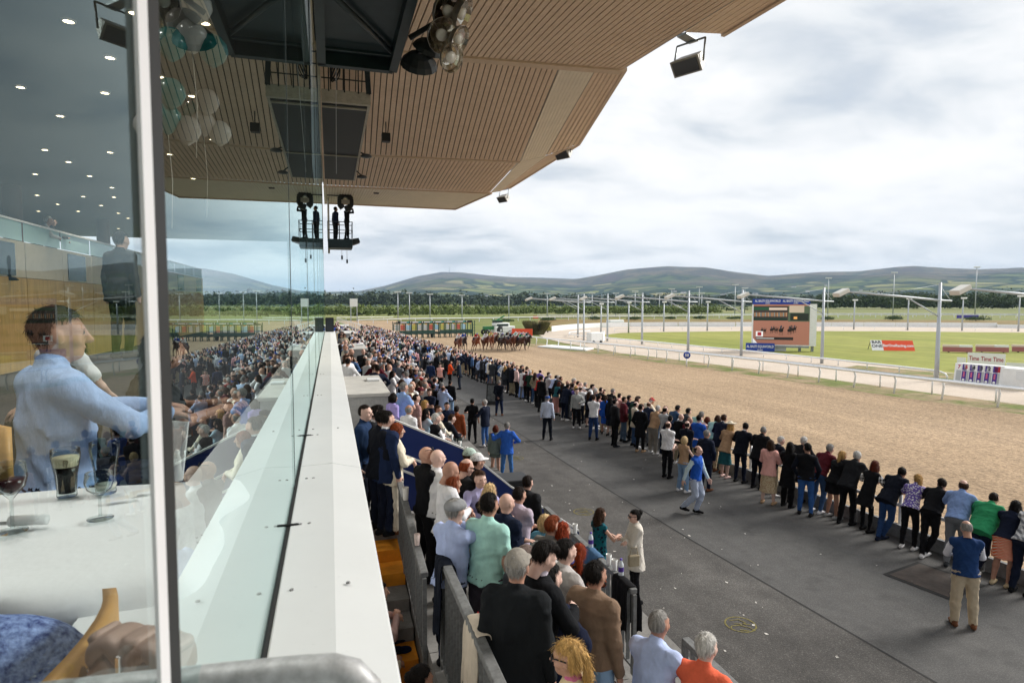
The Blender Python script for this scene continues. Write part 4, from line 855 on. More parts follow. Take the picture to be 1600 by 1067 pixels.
# --- railings
RAILG = mat('weathered_galvanised', (.185, .19, .19), .6, var=.25, vscale=20, metal=.3)
def railing(label, p, q, hgt, gap=.14, top=(.085, .06), name='crush_barrier'):
    p, q = Vector(p), Vector(q); o = empty(name, (p.x, p.y, p.z - hgt), 0, label, 'railing', 'galvanised railings on the terrace'); d = q - p
    bevel(MB().beam((0, 0, hgt), d + Vector((0, 0, hgt)), *top).build('top_rail', RAILG, o), .008)
    MB().beam((0, 0, .08), d + Vector((0, 0, .08)), .05, .03).build('bottom_rail', RAILG, o)
    n = int(d.length / gap); bm_ = MB().box((-.024, -.005, .09), (.024, .005, hgt - .03)).mesh('baluster', RAILG)
    for k in range(n + 1):
        c = d * (k / n); end = k in (0, n) or k % 9 == 0
        if end: x = MB().box((-.022, -.03, -.02), (.022, .03, hgt - .03)).build('post', RAILG, o); x.location = c
        else: x = bpy.data.objects.new('baluster', bm_); link(x, o); x.location = c
    return o
railing('steel railing beside the orange stair with cups on its top rail', (.92, 9.5, 2.93), (.92, 6.45, 2.50), .98)
railing('steel railing in the foreground with a dark coat hung over its end', (1.04, 6.02, 2.87), (1.04, 2.2, 2.87), 1.15)
railing('short steel railing in the foreground carrying a red tumbler', (1.12, 4.92, 2.62), (1.3, 3.0, 2.5), .95)
railing('steel crush barrier with drinks and a black jacket on it below the terrace', (3.42, 6.45, 1.98), (3.42, 9.6, 1.98), 1.0)
railing('steel crush barrier cut off by the bottom right corner of the view', (3.42, 2.5, 1.98), (3.42, 5.35, 1.98), 1.0)
railing('crush barrier with a row of beer cups beyond the blue panel', (3.0, 12.2, 1.98), (2.75, 17.2, 1.98), 1.0)
railing('crush barrier behind the standing crowd further along the terrace', (3.2, 20, 1.98), (3.2, 26, 1.98), 1.0)
# --- blue stair divider
BLUE = mat('blue_panel', '#152a68', .45, var=.06, vscale=2); bd = empty('stair_divider', (.95, 10.75, 1.7), 0, 'sloping solid blue panel with white trim stepping down the terrace', 'divider')
o3 = bd.location
def sl(x): return float(np.interp(x, [.95, 2.25, 3.15, 4.5], [3.42, 2.80, 2.02, 1.05]))
for a, b in ((.95, 2.25), (2.255, 3.15), (3.155, 4.5)):
    m = MB(); pts = [(a, sl(a) - 1.55), (b, sl(b) - 1.3), (b, sl(b)), (a, sl(a))]
    m.add([(x - o3.x, dy, z - o3.z) for dy in (-.025, .025) for x, z in pts], [(0, 1, 2, 3), (7, 6, 5, 4), (0, 4, 5, 1), (1, 5, 6, 2), (2, 6, 7, 3), (3, 7, 4, 0)]); m.build('panel', BLUE, bd)
    MB().beam((a - o3.x, 0, sl(a) - o3.z + .015), (b - o3.x, 0, sl(b) - o3.z + .015), .06, .03).build('trim', WHITE, bd)
    MB().beam((a - o3.x, -.10, sl(a) - o3.z - .52), (b - o3.x, -.10, sl(b) - o3.z - .52), .035, .035).build('handrail', WHITE, bd)
    if a < 2: MB().beam((a - o3.x, -.10, sl(a) - o3.z - .80), (b - o3.x, -.10, sl(b) - o3.z - .80), .035, .035).build('handrail', WHITE, bd)
b2 = empty('stair_divider', (.4, 25.6, 1.7), 0, 'second blue panel with white rails beyond the nearest entrance block', 'divider')
for a, b in ((.4, 2.2), (2.205, 4.0)):
    za, zb = 1.9 - .75 * a, 1.9 - .75 * b; m = MB(); m.add([(x - .4, dy, z) for dy in (-.025, .025) for x, z in ((a, za - 1.2), (b, zb - 1.0), (b, zb), (a, za))], [(0, 1, 2, 3), (7, 6, 5, 4), (0, 4, 5, 1), (1, 5, 6, 2), (2, 6, 7, 3), (3, 7, 4, 0)]); m.build('panel', BLUE, b2); MB().beam((a - .4, 0, za + .015), (b - .4, 0, zb + .015), .06, .03).build('trim', WHITE, b2)
# ------------------------------------------------------------------ canopy
BAT = ground_mat('batten_timber', [(1.2, .3, .7, (.70, .53, .40), (.78, .60, .46)), (9, .3, .7, g1(.93), g1(1.05))], .6, spec=.25)
BATLIT = mat('soffit_painted_lit', (.82, .73, .60), .55, var=.05, vscale=2); BATD = mat('soffit_back', (.055, .048, .042), .8); FASC = mat('fascia_brown', (.62, .47, .35), .55, var=.06)  # the palest soffit tone paints in sky light on facets sloping outward
cn = empty('canopy', (4, 15, 11), 0, 'huge cantilevered grandstand canopy with slatted brown timber soffit', 'canopy'); CO = cn.location
def panel(a0, a1, b0, b1, n, duty, m, th=.045, nm='soffit_panel', back=None, joined=False):
    """slatted facet: a0-a1 is one end, b0-b1 the other; slats run from a to b"""
    a0, a1, b0, b1 = [Vector(p) - CO for p in (a0, a1, b0, b1)]; up = Vector((0, 0, th))
    q = MB(); q.add([a0 + up, a1 + up, b1 + up, b0 + up], [(0, 1, 2, 3)]); po = q.build(nm, back or BATD, cn); al = MB()
    for k in range(n):
        s, e = (k + (1 - duty) / 2) / n, (k + (1 + duty) / 2) / n; P = [a0.lerp(a1, s), a0.lerp(a1, e), b0.lerp(b1, e), b0.lerp(b1, s)]
        g = al if joined else MB(); g.add(P + [p + up * .96 for p in P], [(0, 1, 2, 3), (7, 6, 5, 4), (0, 4, 5, 1), (1, 5, 6, 2), (2, 6, 7, 3), (3, 7, 4, 0)])
        if not joined: g.build('batten', m, po)
    if joined: tag(al.build('battens', m, po), kind='stuff')
Z1 = 11.05
panel((-.2, 3.5, Z1), (8.75, 3.5, 11.45), (-.2, 14.28, 11.0), (7.27, 14.62, 11.36), 52, .80, BAT)
panel((-.2, 14.55, 11.03), (5.58, 14.85, 11.25), (-.2, 23.6, 10.82), (7.42, 24.0, 11.10), 40, .82, BAT)
panel((-.2, 23.75, 10.84), (7.40, 24.15, 11.12), (-.2, 30.6, 10.95), (7.95, 31.0, 11.07), 44, .82, BAT)
panel((-.2, 30.75, 10.93), (8.0, 31.1, 11.07), (-.2, 35.6, 10.93), (7.15, 36.0, 10.97), 60, .8, BATLIT, back=FASC)
panel((5.62, 14.85, 11.26), (6.55, 14.8, 11.30), (7.45, 24.0, 11.11), (8.45, 23.85, 11.36), 9, .93, BATLIT, .03, 'soffit_strip', FASC)
panel((6.57, 14.8, 11.30), (7.32, 14.7, 11.38), (8.47, 23.85, 11.37), (9.75, 23.6, 11.85), 6, .86, BAT, .03, 'soffit_strip')
panel((7.45, 24.1, 11.12), (8.5, 23.9, 11.36), (8.0, 31.0, 11.08), (8.45, 30.9, 11.16), 7, .93, BATLIT, .03, 'soffit_strip', FASC)
panel((8.52, 23.9, 11.36), (9.75, 23.7, 11.83), (8.47, 30.9, 11.16), (8.85, 30.7, 11.30), 6, .86, BAT, .03, 'soffit_strip')
panel((8.15, 3.5, 11.56), (9.7, 3.5, 11.72), (7.72, 12.5, 11.46), (8.85, 12.75, 11.66), 6, .9, BAT, .03, 'soffit_strip')
q = MB(); q.add([Vector(p) - CO for p in ((8.76, 3.5, 11.452), (7.28, 14.62, 11.362), (7.33, 14.62, 11.42), (9.0, 3.5, 11.72))], [(0, 1, 2, 3)]); q.add([Vector(p) - CO for p in ((7.3, 14.6, 11.40), (9.3, 3.5, 11.73), (9.0, 3.5, 11.9), (7.2, 14.6, 11.6))], [(0, 1, 2, 3)]); q.build('gutter_strip', mat('gutter_white', (.66, .67, .68), .4), cn)
for a, b, w_, h_ in (((-.2, 14.42, 11.0), (7.27, 14.76, 11.36), .26, .09), ((-.2, 23.68, 10.81), (7.42, 24.07, 11.09), .13, .06), ((-.2, 30.68, 10.92), (8.0, 31.05, 11.06), .13, .06), ((-.2, 35.68, 10.93), (7.2, 36.07, 10.97), .12, .12), ((7.2, 36.05, 10.98), (8.05, 31.05, 11.08), .1, .1), ((8.9, 30.7, 11.31), (9.8, 23.65, 11.86), .1, .08), ((9.8, 23.65, 11.86), (7.36, 14.7, 11.40), .1, .08), ((8.9, 12.8, 11.67), (9.75, 3.5, 11.73), .1, .1)):
    MB().beam(Vector(a) - CO, Vector(b) - CO, w_, h_).build('edge_trim', FASC, cn)
outl = [(-.3, -14), (10, -14), (9.5, 3.5), (8.6, 12.4), (7.3, 14.9), (9.5, 23.7), (8.6, 30.6), (7.0, 35.9), (-.3, 35.5)]
MB().prism([(x - CO.x, y - CO.y) for x, y in outl], 12.0 - CO.z, 12.25 - CO.z).build('roof', mat('roof_sheet', (.45, .46, .47), .5), cn)
MB().box(Vector((-.2, -14, 11.1)) - CO, Vector((9.3, 3.45, 11.16)) - CO).build('near_soffit', BAT, cn)
# --- dark gantries under the canopy
gt = empty('gantry', (.3, 5, 9), 0, 'large dark steel gantry box under the canopy beside the glass', 'gantry'); G0 = gt.location
def grel(m): m.v = [tuple(Vector(v) - G0) for v in m.v]; return m
TEAL = mat('gantry_paint', (.012, .028, .032), .45, var=.3, vscale=3)
xa, xb, ya, yb, za = -.09, .82, 1.5, 8.15, 8.42
for p, q2 in (((xb, ya, za), (xb, yb, za)), ((xa, yb, za), (xb, yb, za)), ((xa, ya, za), (xb, ya, za)), ((xa + .04, ya, za), (xa + .04, yb, za))): grel(MB().beam(p, q2, .10, .16)).build('side_beam', TEAL, gt)
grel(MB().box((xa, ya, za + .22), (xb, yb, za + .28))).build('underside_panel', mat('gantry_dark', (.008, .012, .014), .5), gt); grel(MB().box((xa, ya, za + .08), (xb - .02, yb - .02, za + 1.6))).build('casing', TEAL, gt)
for k in range(4):
    y = 1.6 + 1.6 * k; grel(MB().tube([(xa + .1, y, za + .02), (xb - .05, y + 1.35, za + .02)], .03, 8)).build('diagonal_strut', mat('strut_steel', (.04, .055, .06), .4, var=.2), gt); grel(MB().beam((xa, y + 1.45, za + .02), (xb, y + 1.45, za + .02), .03, .03)).build('cross_bar', TEAL, gt)
g2 = empty('gantry', (.3, 17, 9.4), 0, 'dark underside of the second gantry with cream frame further along', 'gantry'); G0 = g2.location
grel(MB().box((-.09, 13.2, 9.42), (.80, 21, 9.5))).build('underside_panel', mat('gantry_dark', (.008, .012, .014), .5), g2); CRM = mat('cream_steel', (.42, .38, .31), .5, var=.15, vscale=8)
for p, q2, w_, h_ in (((-.09, 13.05, 9.52), (.86, 13.05, 9.52), .10, .24), ((.83, 13.1, 9.46), (.83, 21, 9.46), .05, .10), ((-.09, 21, 9.46), (.83, 21, 9.46), .05, .10), ((-.09, 17.6, 9.40), (.8, 17.6, 9.40), .03, .03), ((-.09, 13.3, 9.39), (.8, 13.3, 9.39), .05, .03)): grel(MB().beam(p, q2, w_, h_)).build('frame_beam', CRM, g2)
for x in (.05, .35, .62, .84): grel(MB().beam((x, 12.98, 9.6), (x, 12.98, 10.35), .025, .025)).build('rail_post', DARKSTEEL, g2)
for z in (9.85, 10.1, 10.33): grel(MB().beam((-.09, 12.98, z), (.86, 12.98, z), .02, .02)).build('guard_rail', DARKSTEEL, g2)
grel(MB().beam((.82, 12.95, 9.6), (.74, 12.6, 10.5), .10, .03)).build('bracket', DARKSTEEL, g2)
cb = MB()
for k in range(5): cb.tube([Vector((.18 + .09 * math.sin(t * .52 + k) * 1.0, 12.9 + .02 * k, 10.0 + .22 * math.cos(t * .52 + k * .4))) - G0 for t in range(13)], .012, 5)
cb.build('cable_coil', BLACK, g2)
for y, z in ((17.2, 9.3), (19.5, 9.2)): grel(MB().lathe([(.0001, 0), (.14, .02), (.16, .05), (.1, .09), (.0001, .1)], 14, (1.0, y, z))).build('lamp', mat('lamp_housing', (.05, .05, .055), .4), g2); grel(MB().beam((.8, y, 9.45), (1.0, y, z + .08), .03, .03)).build('lamp_arm', DARKSTEEL, g2)
# cluster of round reflectors at the edge of the near gantry
rc_ = empty('reflector_cluster', dp(690, 60, 6.4), 0, 'cluster of big faceted silver reflector lamps under the canopy', 'lamp'); MIR = mat('reflector_silver', (.62, .56, .48), .22, metal=1, var=.2, vscale=8)
for px, py, r, tx, ty, dk in ((700, 18, .21, .5, -.7, 0), (722, 22, .17, .9, -.4, 0), (690, 55, .18, .35, -.8, 0), (716, 62, .15, .8, -.6, 0), (704, 90, .15, .6, -.9, 0), (655, 98, .20, 0, .6, 1), (668, 75, .16, -.2, .5, 1)):
    c = dp(px, py, 6.35 + (.2 if dk else 0)) - rc_.location; M = Matrix.Translation(c) @ Vector((tx, ty, -.55)).to_track_quat('Z', 'Y').to_matrix().to_4x4()
    b = MB().lathe([(.05, -.55 * r), (.62 * r, -.38 * r), (.9 * r, -.1 * r), (r, .18 * r), (r * .985, .19 * r), (r * .86, -.08 * r), (r * .58, -.34 * r), (.02, -.48 * r)], 14, M=M); b.sm = [False] * len(b.sm); b.m = [0 if (i // 14) < 4 else 1 for i in range(len(b.f))]
    b.build('reflector', [DARKSTEEL if dk else mat('reflector_shell', (.35, .31, .27), .35, metal=.8), MIR if not dk else BLACK], rc_)
    MB().lathe([(.0001, -.1 * r), (.06, -.12 * r), (.06, .1 * r), (.0001, .12 * r)], 10, M=M).build('bulb', BLACK if dk else mat('bulb_glass', (.7, .66, .6), .2), rc_)
MB().tube([dp(640, 60, 6.6) - rc_.location, dp(690, 30, 6.5) - rc_.location, dp(705, 75, 6.5) - rc_.location], .03, 8).build('bracket', DARKSTEEL, rc_)
# small speakers and lamps on the soffit
for px, py, dep, lab in ((603, 214, 19, 'small dark loudspeaker hanging from the slatted soffit'), (588, 298, 31, 'tiny dark loudspeaker near the far soffit joint')):
    c = dp(px, py, dep); o = empty('soffit_speaker', c, 0, lab, 'speaker'); bevel(MB().box((-.13, -.12, -.16), (.13, .12, .1)).build('cabinet', BLACK, o), .02); MB().lathe([(.10, -.14), (.09, -.125), (.02, -.10)], 14, M=Matrix.Rotation(R(90), 4, 'X')).build('cone', mat('speaker_cone', (.06, .06, .06), .5), o); MB().beam((0, 0, .1), (0, 0, .45), .03, .03).build('bracket', DARKSTEEL, o)
# floodlight boxes on the canopy edge
FLB = mat('floodlight_body', (.42, .40, .36), .45, var=.1); 
for px, py, dep, s, lab in ((1075, 102, 14.2, 1.0, 'largest square floodlight bracketed under the canopy edge'), (880, 241, 25.6, 1.0, 'middle square floodlight bracketed under the canopy edge'), (786, 311, 32.5, .9, 'farthest small floodlight under the canopy edge')):
    c = dp(px, py, dep); o = empty('floodlight', c, R(-62), lab, 'floodlight', 'square floodlights on the canopy edge'); M = Matrix.Rotation(R(38), 4, 'X')
    m = MB(); A = [(-.36, -.12, -.18), (.36, -.12, -.18), (.36, -.12, .2), (-.36, -.12, .2)]; B = [(-.26, .3, -.12), (.26, .3, -.12), (.26, .3, .14), (-.26, .3, .14)]
    m.add([M @ (Vector(v) * s) for v in A + B], [(0, 1, 2, 3), (7, 6, 5, 4), (0, 4, 5, 1), (1, 5, 6, 2), (2, 6, 7, 3), (3, 7, 4, 0)]); bevel(m.build('housing', FLB, o), .015)
    MB().box((-.31 * s, -.135 * s, -.14 * s), (.31 * s, -.122 * s, .16 * s), M).build('glass_front', mat('flood_glass', (.05, .05, .055), .15), o)
    for sx in (-1, 1): MB().tube([(sx * .38 * s, 0, 0), (sx * .36 * s, .12 * s, .55 * s)], .022, 6).build('bracket_arm', GALV, o)
    MB().tube([(-.36 * s, .12 * s, .55 * s), (.36 * s, .12 * s, .55 * s)], .022, 6).build('bracket_bar', GALV, o); MB().box((-.12, -.3, .57 * s), (.12, .25, .62 * s)).build('mounting_plate', GALV, o)
# hanging camera platform at the far end
hb = empty('camera_platform', (.58, 34, 8.3), 0, 'dark hanging camera platform with guard rails below the far canopy end', 'platform')
bevel(MB().box((-.85, -.7, 0), (.82, .7, .45)).build('floor_box', TEAL, hb), .03); hb.scale = (.74, 1, 1)
for x in (-.85, -.45, -.05, .4, .82):
    for y in (-.7, .7): MB().beam((x, y, .45), (x, y, 1.35), .04, .04).build('rail_post', DARKSTEEL, hb)
for z in (.9, 1.33):
    for y in (-.7, .7): MB().beam((-.85, y, z), (.82, y, z), .035, .035).build('guard_rail', DARKSTEEL, hb)
    for x in (-.85, .82): MB().beam((x, -.7, z), (x, .7, z), .035, .035).build('guard_rail', DARKSTEEL, hb)
for x0, x1 in ((.82, 1.35), ): MB().add([(x0, -.5, .2), (x1, -.5, .35), (x1 - .1, -.5, .55), (x0, -.5, .5), (x0, .5, .2), (x1, .5, .35), (x1 - .1, .5, .55), (x0, .5, .5)], [(0, 1, 2, 3), (7, 6, 5, 4), (0, 4, 5, 1), (1, 5, 6, 2), (2, 6, 7, 3), (3, 7, 4, 0)]).build('side_wing', DARKSTEEL, hb)
MB().tube([(-.78, 0, -.25), (-.78, 0, 2.7)], .07, 8).build('hanger_pole', CRM, hb)
for x, z in ((.1, -.35), (.45, -.55)): MB().tube([(x, 0, 0), (x, 0, z)], .012, 5).build('cable', BLACK, hb); MB().box((x - .06, -.06, z - .2), (x + .06, .06, z)).build('weight', BLACK, hb)
sp_ = empty('speaker_array', (.75, 33, 10.55), 0, 'black curved loudspeaker cluster hanging from the far end of the canopy', 'speaker')
for k in range(9):
    a = -1.2 + k * .62; c = Vector((.10 + .27 * math.cos(a), 0, .05 + .36 * math.sin(a))); bevel(MB().box((-.13, -.2, -.13), (.13, .2, .13), Matrix.Translation(c) @ Matrix.Rotation(-a, 4, 'Y')).build('cabinet', BLACK, sp_), .02)
MB().box((-.1, -.3, -.08), (.3, -.26, .12)).build('silver_horn', mat('reflector_shell', (.35, .31, .27), .35, metal=.8), sp_); MB().tube([(-.8, 0, .35), (.1, 0, .35), (.1, 0, .8)], .03, 6).build('hanger', DARKSTEEL, sp_)
ls = empty('ledge_speaker', (-.02, 15.2, LZ), 0, 'dark box loudspeaker standing at the far end of the ledge', 'speaker'); bevel(MB().box((-.09, -.12, 0), (.10, .12, .33)).build('cabinet', BLACK, ls), .01); MB().box((-.07, -.126, .03), (.08, -.121, .3)).build('grille', mat('grille_dark', (.03, .035, .045), .5), ls)
cbl = empty('guy_cable', (.02, 6, 5), 0, 'thin slanting cable seen against the glass', 'cable'); MB().tube([(.05, -3.6, 6.0), (.11, 1, 4.7), (.16, 8, 3.2)], .004, 6).build('wire', mat('pale_wire', (.5, .5, .5), .5), cbl)
# ------------------------------------------------------------------ restaurant interior
FLZ = 4.05; CEZ = 8.6
CARP = mat('restaurant_carpet', (.03, .035, .05), .95, var=.3, vscale=20); CEIL = mat('restaurant_ceiling', (.10, .105, .11), .9); WOODP = mat('honey_wood_panel', '#a8874a', .5, var=.18, vscale=2.2, stretch=(6, 6, .7)); CREAMP = mat('cream_wall_panel', (.46, .42, .34), .6, var=.05)
MB().box((-16, -4, FLZ - .1), (-.42, 34, FLZ)).build('restaurant_floor', CARP)['kind'] = 'structure'
MB().box((-16, -4, CEZ), (-.35, 34, CEZ + .1)).build('restaurant_ceiling', CEIL)['kind'] = 'structure'
MB().box((-16.2, -4, FLZ), (-16.002, 34, CEZ)).build('restaurant_back_wall', mat('dark_wall', (.10, .095, .09), .9))['kind'] = 'structure'
MB().box((-.5, -4, CEZ + .12), (-.36, 15.8, 11.1)).build('spandrel_wall', mat('spandrel_dark', (.012, .016, .018), .8))['kind'] = 'structure'
MB().box((-16, -4.2, FLZ), (-.9, -4.01, CEZ)).build('restaurant_end_wall', mat('dark_wall', (.10, .095, .09), .9))['kind'] = 'structure'
ut = empty('upper_tier', (-6, 12, FLZ), 0, 'raised dining tier with cream panelling and glass balustrade inside the restaurant', 'balcony'); U0 = ut.location
def urel(m): m.v = [tuple(Vector(v) - U0) for v in m.v]; return m
TZ = 5.95
urel(MB().box((-15.9, 4, TZ - .15), (-6.12, 33.8, TZ))).build('tier_floor', CARP, ut)
for k in range(16):
    y = 4 + 1.86 * k; urel(MB().box((-6.1, y + .01, FLZ + .01), (-6.02, y + 1.85, TZ - .02))).build('wood_panel', WOODP, ut)
    dk = k % 2 == 1; urel(MB().box((-6.1, y + .01, TZ - .01), (-6.03, y + 1.85, TZ + .72))).build('cream_panel', CREAMP, ut)
    if dk: urel(MB().box((-6.03, y + .3, TZ + .02), (-6.015, y + 1.4, TZ + .66))).build('dark_window', mat('dark_glass', (.03, .05, .055), .1), ut)
    me = bpy.data.meshes.new('balustrade_glass'); me.from_pydata([tuple(Vector(p) - U0) for p in ((-6.06, y + .03, TZ + .74), (-6.06, y + 1.83, TZ + .74), (-6.06, y + 1.83, TZ + 1.12), (-6.06, y + .03, TZ + 1.12))], [], [(0, 1, 2, 3)]); bg = mat('balustrade_glass', (.32, .5, .5), .1); me.materials.append(bg); link(bpy.data.objects.new('balustrade_glass', me), ut)
urel(MB().beam((-6.06, 4, TZ + 1.14), (-6.06, 33.8, TZ + 1.14), .05, .04)).build('balustrade_rail', ALU, ut)
for y in (20, 27): urel(MB().lathe([(.22, 0), (.22, CEZ - TZ - .01)], 18, (-8.2, y, TZ))).build('column', mat('column_brown', (.10, .055, .05), .6), ut)
sr = empty('restaurant_stair', (-5.2, 5.5, FLZ), 0, 'wood sided stair with dark handrail climbing inside the restaurant', 'stair')
MB().prism([(-2.6, 0), (1.2, 0), (1.2, .85), (-2.6, 2.75)], -.06, 0, Matrix(((0, 0, 1, .3), (1, 0, 0, .6), (0, 1, 0, 0), (0, 0, 0, 1)))).build('side_panel', WOODP, sr)
MB().beam((.36, 1.7, .62), (.36, -1.9, 2.3), .035, .05).build('handrail', DARKSTEEL, sr)
for k in range(8): MB().box((-.8, 1.4 - .32 * k, 0), (.22, 1.4 - .32 * (k - 1) - .005, .2 + .22 * k)).build('stair_step', CARP, sr)
LAMPM = mat('downlight_glow', (1.0, .80, .50), .5, emis=6.0); RIM = mat('downlight_rim', (.6, .6, .58), .4)
lpos = [(107, 33), (172, 90), (32, 136), (164, 145), (94, 181), (70, 234), (172, 238), (107, 253), (55, 272), (140, 275), (175, 293), (58, 305), (130, 307), (90, 319), (158, 321), (178, 308), (60, 330), (122, 330), (185, 333), (200, 341), (160, 349), (185, 357), (20, 316), (320, 36), (332, 218), (265, 241), (302, 279), (210, 20), (250, 120), (300, 150)] + [None] * 4; FILL_LAMPS = [(-.95, 1.25), (-1.0, 2.75), (-2.4, 2.0), (-2.4, 4.4)]  # the last four lamps are added out of view to brighten the table
for i, pq in enumerate(lpos):
    p = gp(*pq, CEZ - .004) if pq else Vector((*FILL_LAMPS[i - len(lpos) + 4], CEZ - .004))
    if not (-15.8 < p.x < -.4): continue
    o = empty('downlight', p, 0, 'small round warm downlight set in the dark restaurant ceiling', 'downlight', 'ceiling downlights in the restaurant')
    if i % 3 == 0 or pq is None:
        pl_ = bpy.data.lights.new('downlight_beam', 'SPOT'); pl_.energy = 55 if pq is None else 130; pl_.color = (1, .95, .88) if pq is None else (1, .86, .66); pl_.spot_size = R(120); pl_.spot_blend = .8; pl_.shadow_soft_size = .06; lo_ = bpy.data.objects.new('downlight_beam', pl_); link(lo_, o); lo_.location = (0, 0, -.03)
    MB().lathe([(.075, 0), (.075, -.012), (.055, -.014), (.055, -.002)], 18).build('rim', RIM, o); MB().lathe([(.055, -.006), (.0001, -.0065)], 18).build('lens', LAMPM, o)
# ================================================================== who stands where
def on_rail(px, d):
    lo, hi = 3.0, 130.0
    for _ in range(60):
        y = (lo + hi) / 2; v = Vector((NR(y) - d, y, 0)) - CAM; u = CXP + FPX * v.dot(RT) / v.dot(FW)
        if u > px: lo = y
        else: hi = y
    return Vector((NR(y) - d, y, .004))
PEOPLE = []
def put(loc, yaw, label, **kw):
    d = (loc - CAM).length
    if 'lod' not in kw: kw['lod'] = 0 if d < 21 else (1 if d < 44 else 2)
    kw.setdefault('H', rnd.uniform(1.60, 1.68) if kw.get('fem') else rnd.uniform(1.72, 1.82))
    o = person(loc, yaw, label, **kw); PEOPLE.append(o); return o
def RP(px, label, d=.52, yaw=82, pose='rail', **kw):
    g = kw.pop('group', 'spectators along the rail'); kw.setdefault('H', rnd.uniform(1.69, 1.76) if kw.get('fem') else rnd.uniform(1.80, 1.90)); kw['fat'] = kw.get('fat', 0) + (.04 if kw.get('fem') else .09); kw.setdefault('hyaw', rnd.uniform(5, 40)); return put(on_rail(px, d), yaw + rnd.uniform(-20, 12), label, pose=pose, group=g, **kw)
def FP(px, py, label, yaw=60, **kw):
    p = gp(px, py, .01); return put(p, yaw, label, group=kw.pop('group', 'people standing on the apron'), **kw)
def HP(px, py, z, label, yaw=60, **kw):
    kw.setdefault('H', rnd.uniform(1.60, 1.68) if kw.get('fem') else rnd.uniform(1.72, 1.82)); hz = kw.pop('hz', kw['H'] + .01)
    p = gp(px, py, z + hz); p.z = z; return put(p, yaw, label, group=kw.pop('group', 'people on the terrace'), **kw)
W = dict(fem=True)
# --- along the rail, from the right edge of the view to the left
RP(1598, 'man in grey checked shirt at the right edge of the view leaning on the rail', topc='grey:check:white', botc='navy', shoe='black', pose='rail', hair='none', hat=None, seed=3)
RP(1566, 'woman in navy top and orange zigzag skirt leaning on the rail', d=.5, topc='navy', bot='skirt', botc='orange:zig:cream', hem=.56, shoe='beige', hair='long', hairc='black', **W)
RP(1530, 'broad man in green hoodie bent over the rail', topc='green', top='jacket', acc='green', bot='jean', botc='navy', shoe='white', hair='crop', hairc='dark', fat=.28, pose='rail3')
RP(1492, 'balding man in blue shirt and grey trousers leaning on the rail', topc='#7d96c4', botc='grey', shoe='dgrey', hair='balding', hairc='brown', fat=.12, pose='rail')
RP(1452, 'youth all in black with black and white trainers bent over the rail', topc='black', botc='black', shoe='white', hair='short', hairc='dark', pose='rail3', bot='jean')
RP(1420, 'woman in purple dotted blouse with blond ponytail leaning on the rail', topc='purple:dots:white', sleeve='s', botc='black', bot='jean', shoe='white', hair='pony', hairc='blond', **W)
RP(1385, 'man in navy jacket and blue jeans with crossed feet at the rail', top='jacket', topc='dnavy', acc='dnavy', botc='#26406b', bot='jean', shoe='navy', hair='short', hairc='black', pose='rail3')
RP(1353, 'woman in long black gilet with checked sleeves and auburn hair', top='gilet', acc='white:check:black', topc='black', hem=.62, bot='legging', botc='black', hair='long', hairc='auburn', pose='rail2', **W)
RP(1323, 'white haired man in black jacket with one leg back at the rail', top='jacket', topc='black2', acc='black2', botc='black', hair='grey_short', hairc='white', pose='rail')
RP(1300, 'blond woman in short black dress and white trainers at the rail', topc='black', bot='dress', hem=.66, shoe='lgrey', hair='pony', hairc='blond', pose='rail2', **W)
RP(1278, 'man in maroon sweater and jeans close to the rail', topc='maroon', bot='jean', botc='denim', shoe='white', hair='grey_short', hairc='grey', pose='rail')
RP(1258, 'dark haired man in black padded gilet and bright blue jeans', d=1.0, top='gilet', topc='black', acc='dnavy', bot='jean', botc='#2e5690', shoe='black', hair='short', hairc='black', pose='pocket', yaw=62)
RP(1243, 'white haired person in dark coat against the rail', topc='black', top='coat', acc='black', hair='grey_short', hairc='white', d=.45)
RP(1230, 'woman in long black coat with long black hair', d=.95, top='coat', topc='black', acc='black', bot='loose', botc='black', hair='long', hairc='black', pose='phone2', yaw=75, **W)
RP(1200, 'woman in pink cardigan and beige patterned midi skirt', d=1.25, topc='pink', top='jacket', acc='pink', bot='skirt', botc='beige:dots:tan', hem=.34, shoe='tan', hair='long', hairc='brown', pose='phone2', yaw=68, **W)
RP(1183, 'bald man in black jacket with glasses close to the rail', d=.55, top='jacket', topc='black', acc='black', hair='crop', hairc='grey', pose='rail2')
RP(1156, 'man in navy jacket and dark jeans with hands on the rail', d=.6, top='jacket', topc='dnavy', acc='white', bot='jean', botc='navy', hair='short', hairc='black', pose='rail2')
RP(1132, 'woman in tan jacket and teal skirt wearing a wide pale hat', d=.7, top='jacket', topc='tan', acc='tan', bot='skirt', botc='teal', hem=.45, shoe='lpink', hair='long', hairc='blond', hat='widehat', hatc='cream', pose='rail2', **W)
RP(1122, 'man in navy blazer and beige trousers beside the woman in the pale hat', d=.5, top='blazer', topc='navy', botc='beige', shoe='brown', hair='short', hairc='brown', pose='rail2')
RP(1108, 'person in pale green and black jacket leaning on the rail', d=.45, topc='mint', top='accent', acc='black', botc='grey', hair='bob', hairc='brown')
RP(1088, 'woman in pale pink top with brown bob leaning on the rail', topc='lpink', botc='grey', hair='bob', hairc='auburn', **W)
RP(1075, 'grey haired man in mint shirt bent over the rail', topc='#8fb3ae', botc='khaki', hair='grey_short', hairc='grey', fat=.15, pose='rail3')
RP(1060, 'black haired man in grey waistcoat at the rail', top='gilet', topc='dgrey', acc='white', botc='dgrey', hair='short', hairc='black')
RP(1044, 'black haired man in white shirt and denim waistcoat at the rail', top='gilet', topc='#28405e', acc='white', botc='navy', hair='short', hairc='black')
RP(1030, 'woman with long brown hair between men at the rail', topc='black2', botc='ldenim', hair='long', hairc='auburn', **W)
